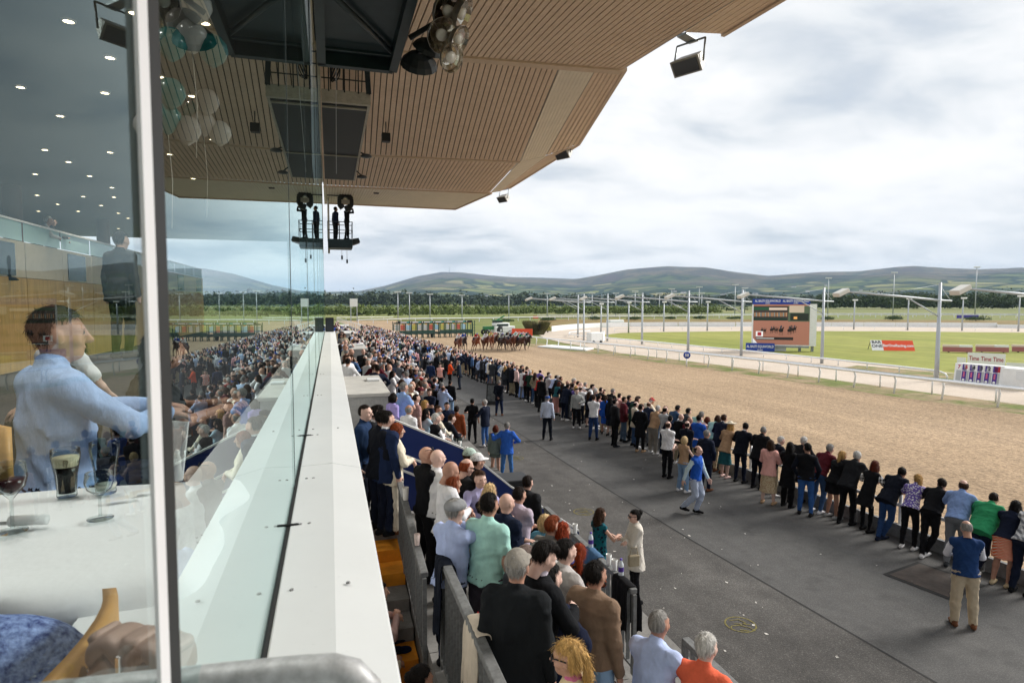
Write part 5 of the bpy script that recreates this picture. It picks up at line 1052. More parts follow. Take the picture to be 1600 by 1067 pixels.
FP(1020, 709, 'white haired man in tan sweater and grey trousers', topc='tan', botc='#8a857d', shoe='white', hair='grey_short', hairc='white', pose='rail2', yaw=70, fat=.2, bot='loose')
RP(1003, 'person in cream jacket and red cap pressed against the rail', d=.4, topc='cream', top='jacket', acc='cream', hair='short', hairc='white', hat='cap', hatc='red')
FP(1042, 746, 'balding man in white shirt and black trousers with folded arms', topc='white', botc='black', hair='balding', hairc='brown', pose='cross', yaw=62, fat=.22)
FP(1067, 768, 'blond woman in pale jeans with her arm round a man in navy', topc='tan', sleeve='n', bot='loose', botc='ldenim', shoe='white', hair='bob', hairc='lblond', pose='around', yaw=75, **W)
FP(1102, 766, 'grey haired man in navy jacket held by the blond woman', top='jacket', topc='navy', acc='navy', botc='navy', shoe='brown', hair='grey_short', hairc='grey', pose='pocket', yaw=70)
FP(1072, 742, 'balding man in navy tee shirt behind the blond woman', topc='dnavy', sleeve='s', botc='dnavy', hair='balding', hairc='dark', pose='cross', yaw=62, fat=.1)
FP(1086, 803, 'official in royal blue vest and pale trousers walking along the apron', topc='royal', top='gilet', acc='ice', bot='loose', botc='#aab4c8', shoe='black', hair='balding', hairc='dark', pose='walk', yaw=150)
FP(1000, 706, 'man in long black coat and brown shoes with his back turned', top='coat', topc='black', acc='black', botc='black', shoe='tan', hair='short', hairc='black', pose='pocket', yaw=55)
FP(974, 690, 'man in maroon jacket and slate trousers standing sideways', top='jacket', topc='maroon', botc='#4c6076', hair='short', hairc='black', pose='pocket', yaw=100)
FP(960, 697, 'man in black suit with feet apart', top='blazer', topc='black', botc='black', hair='short', hairc='black', pose='pocket', yaw=90)
FP(988, 690, 'person in dark green jacket squeezed behind the maroon jacket', topc='dgreen', top='jacket', acc='white', botc='black', hair='quiff', hairc='brown', yaw=70, pose='rail2')
FP(927, 687, 'man in white tee shirt and blue trousers seen from behind', topc='white', sleeve='s', botc='#233a66', hair='short', hairc='brown', pose='cross', yaw=45)
FP(938, 668, 'bald man in black tee shirt and blue jeans', topc='black', sleeve='s', bot='jean', botc='#24407a', shoe='white', hair='crop', hairc='dark', pose='pocket', yaw=70)
FP(950, 672, 'man in black jacket with grey trousers near the rail', topc='black', top='jacket', acc='black', botc='khaki', shoe='white', hair='short', hairc='grey', pose='rail2', yaw=75)
FP(901, 669, 'bearded man in pale grey jacket with white trainers facing the stand', topc='#9c9f9c', top='accent', acc='#9c9f9c', botc='black', bot='jean', shoe='white', hair='short', hairc='black', pose='drink', yaw=200)
FP(917, 660, 'man in white shirt beside the bald man in black', topc='white', botc='black', hair='short', hairc='black', pose='rail2', yaw=110)
FP(882, 657, 'man in navy jacket standing just behind the rail', topc='navy', top='jacket', acc='navy', bot='jean', botc='navy', shoe='white', hair='short', hairc='black', pose='rail2', yaw=60)
FP(868, 648, 'woman in teal top and long pink skirt', topc='teal', bot='skirt', botc='#c58f8a', hem=.16, hair='long', hairc='auburn', pose='rail2', yaw=70, **W)
FP(855, 687, 'man in blue cap and pale striped shirt seen from behind on the apron', topc='#c3cce0', botc='dnavy', hair='short', hairc='grey', hat='flatcap', hatc='blue', pose='stand', yaw=35)
FP(846, 644, 'tall man in black suit with his back to the stand', top='blazer', topc='black', botc='black', hair='short', hairc='black', yaw=60)
FP(839, 636, 'woman in red top at the rail', topc='red', botc='black', hair='bob', hairc='brown', pose='rail2', yaw=70, **W)
FP(816, 622, 'woman in long pale blue dress', topc='#7d97cf', bot='dress', hem=.08, hair='long', hairc='brown', pose='rail2', yaw=70, **W)
FP(826, 622, 'woman in pale pink dress beside the pale blue dress', topc='#d8b4a4', bot='dress', hem=.4, shoe='white', hair='long', hairc='blond', pose='rail2', yaw=70, **W)
FP(780, 649, 'man in dark suit with hands behind his back beside the folding board', top='blazer', topc='dnavy', botc='#1c2742', shoe='brown', hair='crop', hairc='grey', pose='back', yaw=25)
FP(792, 748, 'grey haired man in bright blue jacket and jeans', top='jacket', topc='#2f5fb8', acc='#2f5fb8', bot='jean', botc='#3d69a2', shoe='black', hair='grey_short', hairc='grey', pose='around', yaw=30)
FP(774, 744, 'woman in grey blazer and short skirt held by the man in bright blue', top='jacket', topc='#6d7a76', acc='#6d7a76', bot='skirt', botc='#59645f', hem=.68, hair='bob', hairc='auburn', pose='stand', yaw=40, **W)
FP(738, 692, 'man all in black tee shirt and jeans with a drink', topc='black', sleeve='s', botc='black', bot='jean', hair='short', hairc='black', pose='drink', yaw=20)
FP(758, 697, 'white haired man in navy blazer and blue jeans', top='blazer', topc='#151c2e', bot='jean', botc='#3a5f96', shoe='white', hair='grey_short', hairc='white', pose='drink', yaw=-40)
FP(673, 608, 'man in blue jacket and trousers with his back turned on the apron', top='jacket', topc='#1c2c4e', acc='#1c2c4e', botc='#22355c', hair='short', hairc='black', yaw=15)
FP(688, 611, 'steward in orange high visibility vest', topc='hivis:stripe:white', top='gilet', acc='black', botc='black', hair='pony', hairc='dark', pose='stand', yaw=200)
FP(703, 607, 'man in plain orange red jumper and black trousers', topc='#e2511c', botc='black', hair='short', hairc='dark', pose='phone', yaw=90)
FP(718, 608, 'man in dark suit facing the orange jumper', top='blazer', topc='#1e2634', botc='#222a38', hair='crop', hairc='grey', pose='phone', yaw=-70)
FP(645, 612, 'man in pale yellow tee shirt and jeans', topc='yellow', sleeve='s', bot='jean', botc='denim', hair='short', hairc='brown', yaw=150)
FP(650, 582, 'man in pale pink shirt seen from behind in the crowd', topc='#d9a9b0', botc='black', hair='short', hairc='dark', yaw=15)
FP(672, 582, 'man in white shirt and braces seen from behind in the crowd', topc='white', botc='dgrey', hair='short', hairc='dark', yaw=15)
# --- beyond the blue panel
HP(713, 634, 0.3, 'man in rust brown jacket with his back to the stand', top='jacket', topc='rust', acc='rust', bot='jean', botc='#4b5a58', hair='short', hairc='dark', yaw=20)
HP(690, 597, 0.3, 'man in blue and white checked shirt', topc='#2b3f7a:check:white', botc='dnavy', hair='grey_short', hairc='grey', yaw=25, pose='drink')
HP(677, 600, 0.3, 'man in black jacket beside the checked shirt', topc='black', top='jacket', acc='black', botc='black', hair='short', hairc='black', yaw=40)
HP(703, 594, 0.0, 'tall person in black jacket and pale jeans', topc='black', top='jacket', acc='black', bot='jean', botc='ldenim', hair='short', hairc='black', yaw=30)
HP(664, 593, 0.65, 'bald man in stone coloured jumper turned to his friends', topc='#8c7e74', botc='dgrey', hair='crop', hairc='grey', yaw=250, pose='drink')
HP(613, 614, 1.7, 'woman in lilac shirt beside the entrance block', topc='lilac', botc='black', hair='bob', hairc='black', yaw=60, **W)
HP(628, 597, 1.7, 'grey haired man in pale blue polo shirt', topc='#86a4d4', sleeve='s', botc='black', hair='grey_short', hairc='grey', yaw=60, pose='phone', fat=.15)
HP(638, 632, 1.35, 'bald man in white shirt behind the blue panel', topc='white', botc='dgrey', hair='balding', hairc='grey', yaw=50, fat=.25, pose='cross')
HP(649, 615, 1.35, 'man in dusty pink tee shirt', topc='#a98580', sleeve='s', botc='black', hair='crop', hairc='dark', yaw=70, pose='drink')
HP(662, 625, 1.0, 'blond woman in pale pink top facing her friends', topc='#dcb0a6', sleeve='s', botc='black', hair='long', hairc='blond', yaw=90, pose='talk', **W)
HP(664, 638, 1.0, 'woman in pale blue top with long black hair', topc='#a9bfce', botc='black', hair='long', hairc='black', yaw=60, pose='talk', **W)
HP(680, 645, 1.0, 'white haired man in black gilet over white shirt', top='gilet', topc='black', acc='white', botc='black', hair='grey_short', hairc='white', yaw=80, pose='cross', fat=.2)
HP(685, 643, .65, 'bald man in cream jumper beside the black gilet', topc='cream', botc='khaki', hair='crop', hairc='grey', yaw=80, pose='talk')
HP(693, 645, .65, 'man in dark suit leaning on the drinks barrier', top='blazer', topc='dnavy', botc='dnavy', hair='short', hairc='brown', yaw=75, pose='rail2')
HP(683, 633, .65, 'man with brown hair half hidden behind the white haired man', topc='dnavy', top='jacket', acc='dnavy', botc='black', hair='short', hairc='brown', yaw=120)
HP(698, 628, .3, 'bearded man in navy jacket with a drink', top='jacket', topc='#172038', botc='black', hair='short', hairc='black', yaw=180, pose='drink')
HP(640, 600, 1.35, 'grey haired person in white top by the blue polo', topc='cream', botc='khaki', hair='grey_short', hairc='white', yaw=120)
HP(655, 605, 1.0, 'person in red and navy cap behind the dusty pink tee shirt', topc='dgrey', botc='black', hair='short', hairc='dark', hat='cap', hatc='maroon', yaw=80)
HP(650, 600, 1.0, 'woman in white summer dress beyond the pale blue polo', topc='white', bot='dress', hem=.6, hair='long', hairc='brown', yaw=70, **W)
# --- by the wall and the near railing
HP(590, 640, 2.05, 'man in black jacket and dark jeans leaning on the near railing', top='jacket', topc='#14171f', acc='#14171f', bot='jean', botc='#141a2a', hair='short', hairc='black', yaw=55, pose='reach', H=1.8, twist=-.3)
HP(567, 631, 2.05, 'man in navy polo looking back over his shoulder by the wall', topc='#1f3352', botc='dnavy', hair='crop', hairc='dark', yaw=110, hyaw=-10, H=1.82)
HP(585, 633, 2.05, 'dark haired person behind the man in the black jacket', topc='dgrey', top='jacket', acc='white', botc='black', hair='quiff', hairc='black', yaw=80, H=1.76)
HP(602, 641, 2.05, 'man in navy blazer half hidden by the black jacket', topc='#1b2846', top='blazer', botc='navy', hair='short', hairc='black', yaw=60, H=1.8)
HP(614, 660, 2.05, 'woman in cream jacket and cream trousers reading a card', topc='cream', top='jacket', acc='cream', botc='#cfc6b6', bot='loose', shoe='brown', hair='bob', hairc='ginger', yaw=85, pose='phone2', fem=True, H=1.62)
# --- the near terrace
HP(664, 697, 1.70, 'bald man in black shirt with glasses pushed up on his head', topc='black', botc='black', hair='none', yaw=70, hyaw=-25, pose='cross', H=1.8)
HP(681, 701, 1.70, 'bald man in white tee shirt and black collar', topc='#cfcfd2', botc='dgrey', hair='none', yaw=70, pose='drink', H=1.78, fat=.1)
HP(695, 720, 1.70, 'bald bearded man in white shirt looking down', topc='#d2d2d6', botc='dgrey', hair='none', yaw=85, hpit=20, pose='phone2', H=1.8, fat=.05)
HP(700, 741, 1.70, 'woman with long straight light brown hair', topc='tan', sleeve='n', botc='black', hair='long', hairc='ginger', yaw=75, pose='phone2', fem=True, H=1.64)
HP(731, 700, 1.35, 'man in black jacket and pale green cap', topc='black', top='jacket', acc='black', botc='black', hair='short', hairc='brown', hat='cap', hatc='#b7cbc2', yaw=80, H=1.78)
HP(743, 708, 1.35, 'man in white cap beyond the pale green cap', topc='black2', botc='black', hair='short', hairc='brown', hat='cap', hatc='white', yaw=80, H=1.76)
HP(722, 716, 1.35, 'balding man in black jacket and spectacles looking down', topc='black', top='jacket', acc='black', botc='black', hair='balding', hairc='ginger', yaw=75, hpit=15, pose='phone2', H=1.84, fat=.15)
HP(748, 733, 1.35, 'smiling man in lilac shirt facing back towards the stand', topc='#a9a6cf', botc='navy', hair='short', hairc='brown', yaw=165, pose='talk', H=1.72)
HP(763, 755, 1.35, 'blond woman with long wavy hair before the lilac shirt', topc='black', botc='black', hair='wavy', hairc='lblond', yaw=50, pose='talk', fem=True, H=1.62)
HP(702, 780, 1.70, 'man in grey flat cap and pale blue shirt with hand at chin', topc='#aab9e0', botc='#3d4254', hair='grey_short', hairc='grey', hat='flatcap', hatc='#85878a', yaw=55, pose='chin', H=1.74, fat=.18)
HP(759, 771, 1.70, 'man in mint green tee shirt with one arm stretched to the railing', topc='#a2cfc6', sleeve='s', botc='#4a4550', hair='short', hairc='black', yaw=45, pose='reach', H=1.8, fat=.18)
HP(789, 770, 1.35, 'bald man in navy polo shirt with folded arms', topc='#131c30', sleeve='l', botc='navy', hair='none', yaw=60, pose='cross', H=1.78, fat=.18)
HP(810, 760, 1.0, 'dark haired man in pale lilac short sleeved shirt', topc='#b3a6b4', sleeve='s', botc='olive', hair='short', hairc='dark', yaw=55, pose='cross', H=1.78, fat=.1)
HP(823, 743, .65, 'man in black jacket seen from behind near the apron', topc='black2', top='jacket', acc='black2', botc='black', hair='short', hairc='dark', yaw=45, H=1.82)
HP(850, 803, 1.0, 'blond person in blue top behind the red haired man', topc='#5a8ea8', botc='black', hair='bob', hairc='lblond', yaw=60, fem=True, H=1.62)
HP(857, 808, 1.0, 'red haired man in grey jumper', topc='#6f6d6a', botc='black', hair='quiff', hairc='ginger', yaw=60, H=1.74, pose='phone2')
HP(877, 815, 1.0, 'woman with wavy red hair in blue floral dress', topc='#3c4384:floral:white', bot='dress', hem=.5, hair='wavy', hairc='red', yaw=70, pose='drink', fem=True, H=1.66)
HP(905, 850, 1.0, 'woman with bright red tied hair in dark patterned top', topc='black:floral:rust', botc='black', hair='pony', hairc='red', yaw=20, pose='talk', fem=True, H=1.6)
HP(838, 846, 1.35, 'grey haired person between the black jackets', topc='grey', botc='black', hair='grey_short', hairc='grey', yaw=60, H=1.64)
HP(806, 860, 1.70, 'man in grey cap and long black waxed jacket in the foreground', top='jacket', topc='#181b1e', acc='#181b1e', botc='black', hair='grey_short', hairc='grey', hat='cap', hatc='#8d8880', yaw=35, pose='stand', H=1.84, fat=.18, hem=.72)
HP(818, 853, 1.35, 'person in brown cap behind the grey cap', topc='dgrey', botc='black', hair='short', hairc='dark', hat='cap', hatc='#6b5d58', yaw=60, H=1.75)
HP(840, 846, 1.70, 'dark haired man in black suit looking down at his phone', top='blazer', topc='#101216', botc='black', acc='#b0a8b4', hair='quiff', hairc='black', yaw=80, hpit=25, pose='phone', H=1.80)
HP(852, 880, 1.35, 'man in navy suit beside the phone user', top='blazer', topc='#141a30', botc='#141a2c', hair='short', hairc='black', yaw=60, pose='phone', H=1.9)
HP(877, 842, 1.35, 'man in pale grey shirt jacket with black hair', top='jacket', topc='#aeaaa8', acc='#c5c2c0', botc='black', hair='short', hairc='black', yaw=75, pose='phone', H=1.78)
HP(928, 876, 1.35, 'man in baggy brown sweatshirt and pale jeans', topc='#7d6857', top='jacket', acc='#7d6857', bot='loose', botc='#8ba9c9', hair='short', hairc='black', yaw=60, pose='drink', H=1.80, hem=.90, fat=.12)
HP(936, 793, .0, 'woman in teal and navy leaf print dress with wavy blond hair', topc='#155a66:floral:navy', sleeve='n', bot='dress', hem=.5, hair='wavy', hairc='brown', yaw=80, pose='talk', fem=True, H=1.66)
FP(992, 940, 'woman in white blazer and black leggings with sunglasses', top='jacket', topc='#cfc9bf', acc='#cfc9bf', bot='legging', botc='black', shoe='black', hair='bun', hairc='black', yaw=-80, pose='cross', fem=True, H=1.70, hem=.66)
HP(1018, 957, 1.0, 'cropped grey haired man in pale blue shirt in the foreground', topc='#b4c4ea', sleeve='s', botc='navy', hair='crop', hairc='grey', yaw=60, pose='rail2', H=1.78, fat=.2, lean=.16)
HP(1096, 993, 1.0, 'white haired man in coral polo shirt at the bottom edge', topc='coral', sleeve='s', botc='beige', hair='grey_short', hairc='white', yaw=60, pose='rail2', H=1.72, fat=.15, lean=.12)
HP(903, 1000, 1.70, 'blond woman in sunglasses and cream jacket with a pink scarf', topc='#cbb896', top='jacket', acc='#c06a8c', botc='black', hair='pony', hairc='blond', yaw=-55, pose='phone2', fem=True, H=1.62)
HP(652, 1040, 1.05, 'dark haired person with an orange hair band at the bottom edge', topc='black', botc='black', hair='bun', hairc='black', yaw=60, fem=True, H=1.62)
# seated on the orange stair, against the wall: only knees and hands show
def SP(x, y, label, **kw): p = Vector((x, y, level(x, y - .45) - .30)); return put(p, 82, label, pose=kw.pop('pose', 'sitphone'), group='people sitting on the orange stair', **kw)
SP(.36, 7.35, 'seated person in pink jumper and navy trousers against the wall', topc='#b89a94', botc='#161f3a', shoe='black', hair='short', H=1.78)
SP(.34, 6.75, 'seated person in yellow trousers holding a phone and a glass', topc='cream', botc='#d8c483', bot='loose', shoe='black', hair='bob', hairc='brown', fem=True, H=1.64)
SP(.38, 5.55, 'seated person in checked sleeve and cream trousers holding a tablet', topc='black:check:white', botc='#cbbfae', bot='loose', shoe='brown', hair='short', H=1.72)
FP(1505, 978, 'bald man in blue waistcoat and cream trousers in the right foreground', top='gilet', topc='#1f3a66', acc='#d6d6de', bot='loose', botc='#b9aa92', shoe='brown', hair='balding', hairc='grey', yaw=40, pose='phone2', H=1.78, hpit=25, fat=.06)
# --- camera crew and restaurant guests
put(Vector((.92, 33.7, 8.75)), 110, 'camera operator in black on the hanging platform', topc='black', botc='black', hair='short', hairc='black', pose='photo', group='camera crew', lod=1, H=1.78)
put(Vector((.35, 34.3, 8.75)), 60, 'second crew member in black at the back of the hanging platform', topc='#14182a', botc='black', hair='short', hairc='black', pose='stand', group='camera crew', lod=1, H=1.78)
# --- the packed crowd further off: the nearest as individuals, the rest as one mass
cr = random.Random(21)
TOPS = ['black', 'black', 'navy', 'dnavy', 'navy', 'dgrey', 'white', 'white', 'sky', 'lblue', 'grey', 'lgrey', 'beige', 'tan', 'brown', 'maroon', 'red', 'pink', 'lpink', 'cream', 'denim', 'royal', 'dgreen', 'khaki', 'black2', 'dnavy', 'white', 'dgrey', 'black', 'navy', 'black2', 'white', 'lblue', 'dgrey', 'navy', 'black', 'grey', 'purple', 'dnavy']
CN = dict(black='black', navy='navy', dnavy='dark navy', dgrey='charcoal', white='white', sky='sky blue', lblue='light blue', grey='grey', lgrey='light grey', beige='beige', tan='tan', brown='brown', maroon='maroon', red='red', pink='pink', lpink='pale pink', cream='cream', mint='mint', denim='denim blue', royal='royal blue', purple='purple', dgreen='dark green', coral='coral', khaki='khaki', black2='off black')
BOTS = ['black', 'dnavy', 'navy', 'dgrey', 'denim', 'khaki', 'beige', 'black', 'grey']
spots = []
y = 13.4
while y < 28:                                    # filling the gaps among those already at the rail
    for d in ([.55] if y < 17 else [.55, 1.05]):
        xx = NR(y) - d - cr.uniform(0, .12)
        if all((xx - o.location.x) ** 2 + (y - o.location.y) ** 2 > .13 for o in PEOPLE) and cr.random() < .9: spots.append((xx, y, 'rail' if d < .6 else 'back'))
    y += .47
y = 28.0
while y < 62:                                    # the line along the rail, two and three deep
    for d in ([.42, 1.0] if y > 31 else [.42]) + ([1.6] if y > 44 else []):
        if cr.random() < .93: spots.append((NR(y) - d - cr.uniform(0, .2), y + cr.uniform(-.15, .15), 'rail' if d < .5 else 'back'))
    y += .5
for a, b, z in LV[:6]:                           # standing on the terraces
    y = 18.8 if a < 1.3 else (16.2 if a < 2 else (19 if a < 3 else 25))
    while y < 66:
        blocked = any(y0 - .2 < y < y1 + .3 and a < x1 for y0, y1, x1 in ((14.9, 18.6, 1.36), (30, 34, 1.7), (46.5, 50.5, 1.8), (62, 66, 1.8))) or 25.2 < y < 26
        if cr.random() < (.72 if y < 30 else .85) and not blocked: spots.append((cr.uniform(a + .25, b - .2), y, 'terrace'))
        y += cr.uniform(.55, .8)
y = 43
for _ in range(420):                             # milling on the apron further along
    y = cr.uniform(43, 100); x = cr.uniform(4.9, NR(y) - 1.6)
    if cr.random() < min(1, .35 + (y - 43) / 40) and all((x - s[0]) ** 2 + (y - s[1]) ** 2 > .3 for s in spots[-160:]): spots.append((x, y, 'apron'))
for yy in np.arange(62, 112, .62):
    for d in (.42, 1.0, 1.7): spots.append((NR(yy) - d - cr.uniform(0, .2), yy, 'rail' if d < .5 else 'back'))
occ = [(o.location.x, o.location.y) for o in PEOPLE]
spots = [s for s in spots if all((s[0] - a) ** 2 + (s[1] - b) ** 2 > .12 for a, b in occ)]
spots.sort(key=lambda s: s[1])
ARCH = []
for i in range(20):
    fem = i % 3 == 2; ps = ['rail', 'stand', 'cross', 'phone2', 'pocket', 'drink', 'rail2', 'photo', 'talk', 'hips'][i % 10]
    ARCH.append(dict(pose=ps, fem=fem, top=['shirt', 'jacket', 'tee', 'blazer', 'shirt'][i % 5], sleeve='s' if i % 5 == 2 else 'l', bot=(['jean', 'skirt', 'trouser', 'dress'][i % 4] if fem else ['trouser', 'jean', 'loose'][i % 3]), H=1.64 if fem else 1.77, hem=.5 if fem and i % 4 in (1, 3) else None, fat=.12 * (i % 2), hpit=4))
NIND = 300 - len(PEOPLE) - 12; used = {}; far = []
for i, (x, y, kind) in enumerate(spots):
    z = level(x, y) if y < 68 else .01
    if kind == 'rail': ai = cr.choice([0, 6, 10, 16, 0, 6])
    else: ai = cr.choice([1, 2, 3, 4, 5, 7, 8, 9, 11, 12, 13, 14, 15, 17, 18, 19])
    a = ARCH[ai]; tcx = cr.choice(TOPS); bcx = cr.choice(BOTS); yaw = {'rail': 78, 'back': 65, 'terrace': 45, 'apron': 40}[kind] + cr.gauss(0, 25 if kind != 'rail' else 10)
    if kind in ('terrace', 'apron') and cr.random() < .22: yaw += 150
    hs = cr.choice(['long', 'long', 'bob', 'pony', 'wavy']) if a['fem'] else cr.choice(['short', 'short', 'crop', 'quiff', 'grey_short', 'balding', 'none']); hc = cr.choice(['black', 'dark', 'brown', 'blond', 'auburn', 'brown'] if a['fem'] else ['black', 'dark', 'dark', 'brown', 'grey', 'white'])
    if hs == 'grey_short': hc = cr.choice(['grey', 'white'])
    if i < NIND:
        far_lod = 0 if y < 17 else (1 if y < 34 else 2); gar = {'dress': 'dress', 'skirt': 'top and skirt'}.get(a['bot'], {'jacket': 'jacket', 'blazer': 'blazer', 'tee': 'tee shirt'}.get(a['top'], 'top')); hd = {'none': 'bald', 'balding': 'balding'}.get(hs, {'white': 'white haired', 'grey': 'grey haired', 'blond': 'blond', 'black': 'black haired', 'dark': 'dark haired', 'brown': 'brown haired', 'auburn': 'auburn haired'}[hc])
        plc = {'rail': 'at the rail', 'back': 'behind the people at the rail', 'terrace': 'standing on the terrace', 'apron': 'in the crowd on the apron'}[kind]
        bw = {'dnavy': 'dark navy', 'khaki': 'khaki'}.get(bcx, bcx) if a['bot'] not in ('dress',) else ''
        lab = f"{hd} {'woman' if a['fem'] else 'man'} in {CN[tcx]} {gar}" + (f" and {bw} {'skirt' if a['bot'] == 'skirt' else 'trousers'}" if bw and a['bot'] != 'skirt' else '') + ' ' + plc
        n = used.get(lab, 0); used[lab] = n + 1
        if n: lab += [' further along', ' still further along', ' in the distance', ' farthest off', ' near the gates'][min(n - 1, 4)]
        if len(lab.split()) > 16: lab = lab.replace(' and ' + bw + ' trousers', '')
        o = person((x, y, z), yaw, lab, topc=tcx, botc=bcx, shoe='black' if i % 4 else 'white', acc=None, hair=hs, hairc=hc, lod=far_lod, share=('arch', ai, far_lod), seed=ai, group='spectators in the distant crowd', skin=i % 4, **a)
        s_ = cr.uniform(.95, 1.04); o.scale = (s_, s_, s_)
    else: far.append((x, y, z, yaw, ai, tcx, bcx, hc if hs != 'none' else None))
# the rest
FV = []; FQ = []; FL = []; off = 0; slots = {}; smats = []
def slot(m):
    if m.name not in slots: slots[m.name] = len(smats); smats.append(m)
    return slots[m.name]
cache = {}
for x, y, z, yaw, ai, tcx, bcx, hc in far:
    if ai not in cache:
        a = ARCH[ai]; cache[ai] = body(a['pose'], a['H'], a['fem'], a['fat'], a['top'], a['sleeve'], a['bot'], 0, 0, 3, ai, None, 0, a['hem'])
    V, Q, l, T4, s = cache[ai]; M = rotm('z', -R(yaw)); hl = l.copy().astype(int)
    lut = np.array([slot(SKINS[ai % 4]), slot(fab(tcx)), slot(fab(bcx)), slot(fab('black')), slot(fab(tcx)), slot(EYE), slot(LIP)]); lab = lut[hl]
    if hc:
        zc = V[Q].mean(1); hcn = T4[:3, 3]; dv = zc - hcn; top_ = (l == 0) & ((dv[:, 2] > .03) | ((dv[:, 1] < -.01) & (dv[:, 2] > -.06))) & (np.abs(dv[:, 0]) < .15) & (zc[:, 2] > 1.35); lab = np.where(top_, slot(hairm(hc)), lab)
    FV.append(V @ M.T + np.array((x, y, z))); FQ.append(Q + off); FL.append(lab); off += len(V)
if FV:
    me = np_mesh('far_crowd', np.concatenate(FV), np.concatenate(FQ), np.concatenate(FL), smats); fo = bpy.data.objects.new('far_crowd', me); link(fo); tag(fo, 'mass of distant spectators packed towards the starting gates', 'crowd', kind='stuff')
print('PEOPLE', len(PEOPLE), 'spots', len(spots), 'far', len(far))
# ================================================================== horses and riders
def horse_mesh(var):
    S = SDF((-.45, -1.75, -.02), (.45, 1.75, 2.15), .038, 3); st_ = [0, .9, 2.1, 3.6][var]
    S.loft(0, [(-.78, .20, .24), (-.55, .27, .31), (-.15, .275, .32, ), (.3, .27, .34), (.6, .23, .33), (.78, .15, .24)], (0, 0, 1.25), rotm('x', -math.pi / 2), 0)
    S.ell(0, (0, -.62, 1.32), (.25, .30, .27), .08); S.cap(0, (0, .62, 1.38), (0, 1.22, 1.72), .20, .115, .08); S.ell(0, (0, .66, 1.2), (.2, .2, .26), .08)
    S.cap(0, (0, 1.20, 1.74), (0, 1.58, 1.50), .105, .062, .04); S.ell(0, (0, 1.27, 1.66), (.075, .11, .12), .03)
    for sx in (-1, 1): S.cap(0, (sx * .05, 1.15, 1.82), (sx * .06, 1.16, 1.92), .03, .012, .0)
    fr = [((.32, .95), (.10, .42)), ((-.02, 1.0), (-.32, .82)), ((.38, .72), (.55, .30)), ((.05, .80), (-.05, .35))]
    for i, sx in enumerate((-1, 1)):
        ph = st_ + i * 1.3; sw = math.sin(ph)
        sh = np.array((sx * .15, .58, 1.1)); kn = sh + (0, .10 + .36 * sw, -.42 + .16 * max(0, sw)); fl = kn + (0, -.22 + .32 * sw, -.36 + .14 * max(0, -sw)); hf = fl + (0, -.10 + .08 * sw, -.15)
        S.cap(0, sh, kn, .115, .06, .05); S.cap(0, kn, fl, .052, .036, .02); S.cap(0, fl, hf, .036, .04, .01); S.cap(1, hf, hf + (0, .03, -.05), .045, .05, 0)
        ph = st_ + 2.4 + i * 1.1; sw = math.sin(ph)
        hp_ = np.array((sx * .15, -.62, 1.15)); kn = hp_ + (0, .12 + .22 * sw, -.36); hk = kn + (0, -.26 + .30 * sw, -.28); fl = hk + (0, -.02 + .32 * sw, -.30); hf = fl + (0, .06 + .06 * sw, -.13)
        S.cap(0, hp_, kn, .19, .10, .06); S.cap(0, kn, hk, .095, .055, .03); S.cap(0, hk, fl, .046, .036, .01); S.cap(1, hf, hf + (0, .04, -.04), .045, .05, 0); S.cap(0, fl, hf, .036, .04, .01)
    S.cap(2, (0, -.86, 1.42), (0, -1.15, 1.2), .06, .07, .02); S.cap(2, (0, -1.15, 1.2), (0, -1.35, .8), .07, .02, .03)
    S.cap(2, (0, .72, 1.56), (0, 1.2, 1.86), .045, .04, .02)
    V, Q, l = S.mesh(.01); V[:, 2] -= max(0, V[:, 2].min() - 0.0); return V, Q, l
BAY = [mat('coat_' + n, c, .55, var=.15, vscale=5, spec=.35) for n, c in (('bay', '#5a2c18'), ('chestnut', '#7a3c1c'), ('dark_bay', '#2e1a12'), ('brown', '#43261a'))]
MANE = mat('mane_black', (.015, .012, .010), .6); HOOF = mat('hoof', (.05, .045, .04), .6)
hmesh = []
for v in range(4):
    V, Q, l = horse_mesh(v); hmesh.append((V, Q, l))
HD_ = [(716, 551, 0, 'leading bay racehorse nearest the crowd with white sheepskin noseband', 'white'), (724, 549, 2, 'dark racehorse just outside the leading bay', 'royal'), (744, 549, 1, 'chestnut racehorse running alone behind the leaders', 'red'), (758, 548, 0, 'bay racehorse in the middle with a rider in white', 'white'),
       (766, 546.5, 1, 'chestnut racehorse with a rider in yellow', 'yellow'), (773, 545, 3, 'brown racehorse partly hidden in the middle of the field', 'pink'), (784, 549, 2, 'dark racehorse running straight on with a rider in grey', 'grey'), (792, 546, 3, 'brown racehorse with a rider in black', 'black'), (798, 548, 0, 'bay racehorse with a rider in navy', 'navy'), (805, 545.5, 1, 'chestnut racehorse at the back with a rider in mint', 'mint'), (813, 549, 3, 'brown racehorse on the far side with a rider in green', 'green'), (823, 547, 2, 'dark racehorse on the rail farthest from the crowd', 'teal')]
hdir = math.degrees(math.atan2(NR(40) + 6 - 19, 40 - 68))
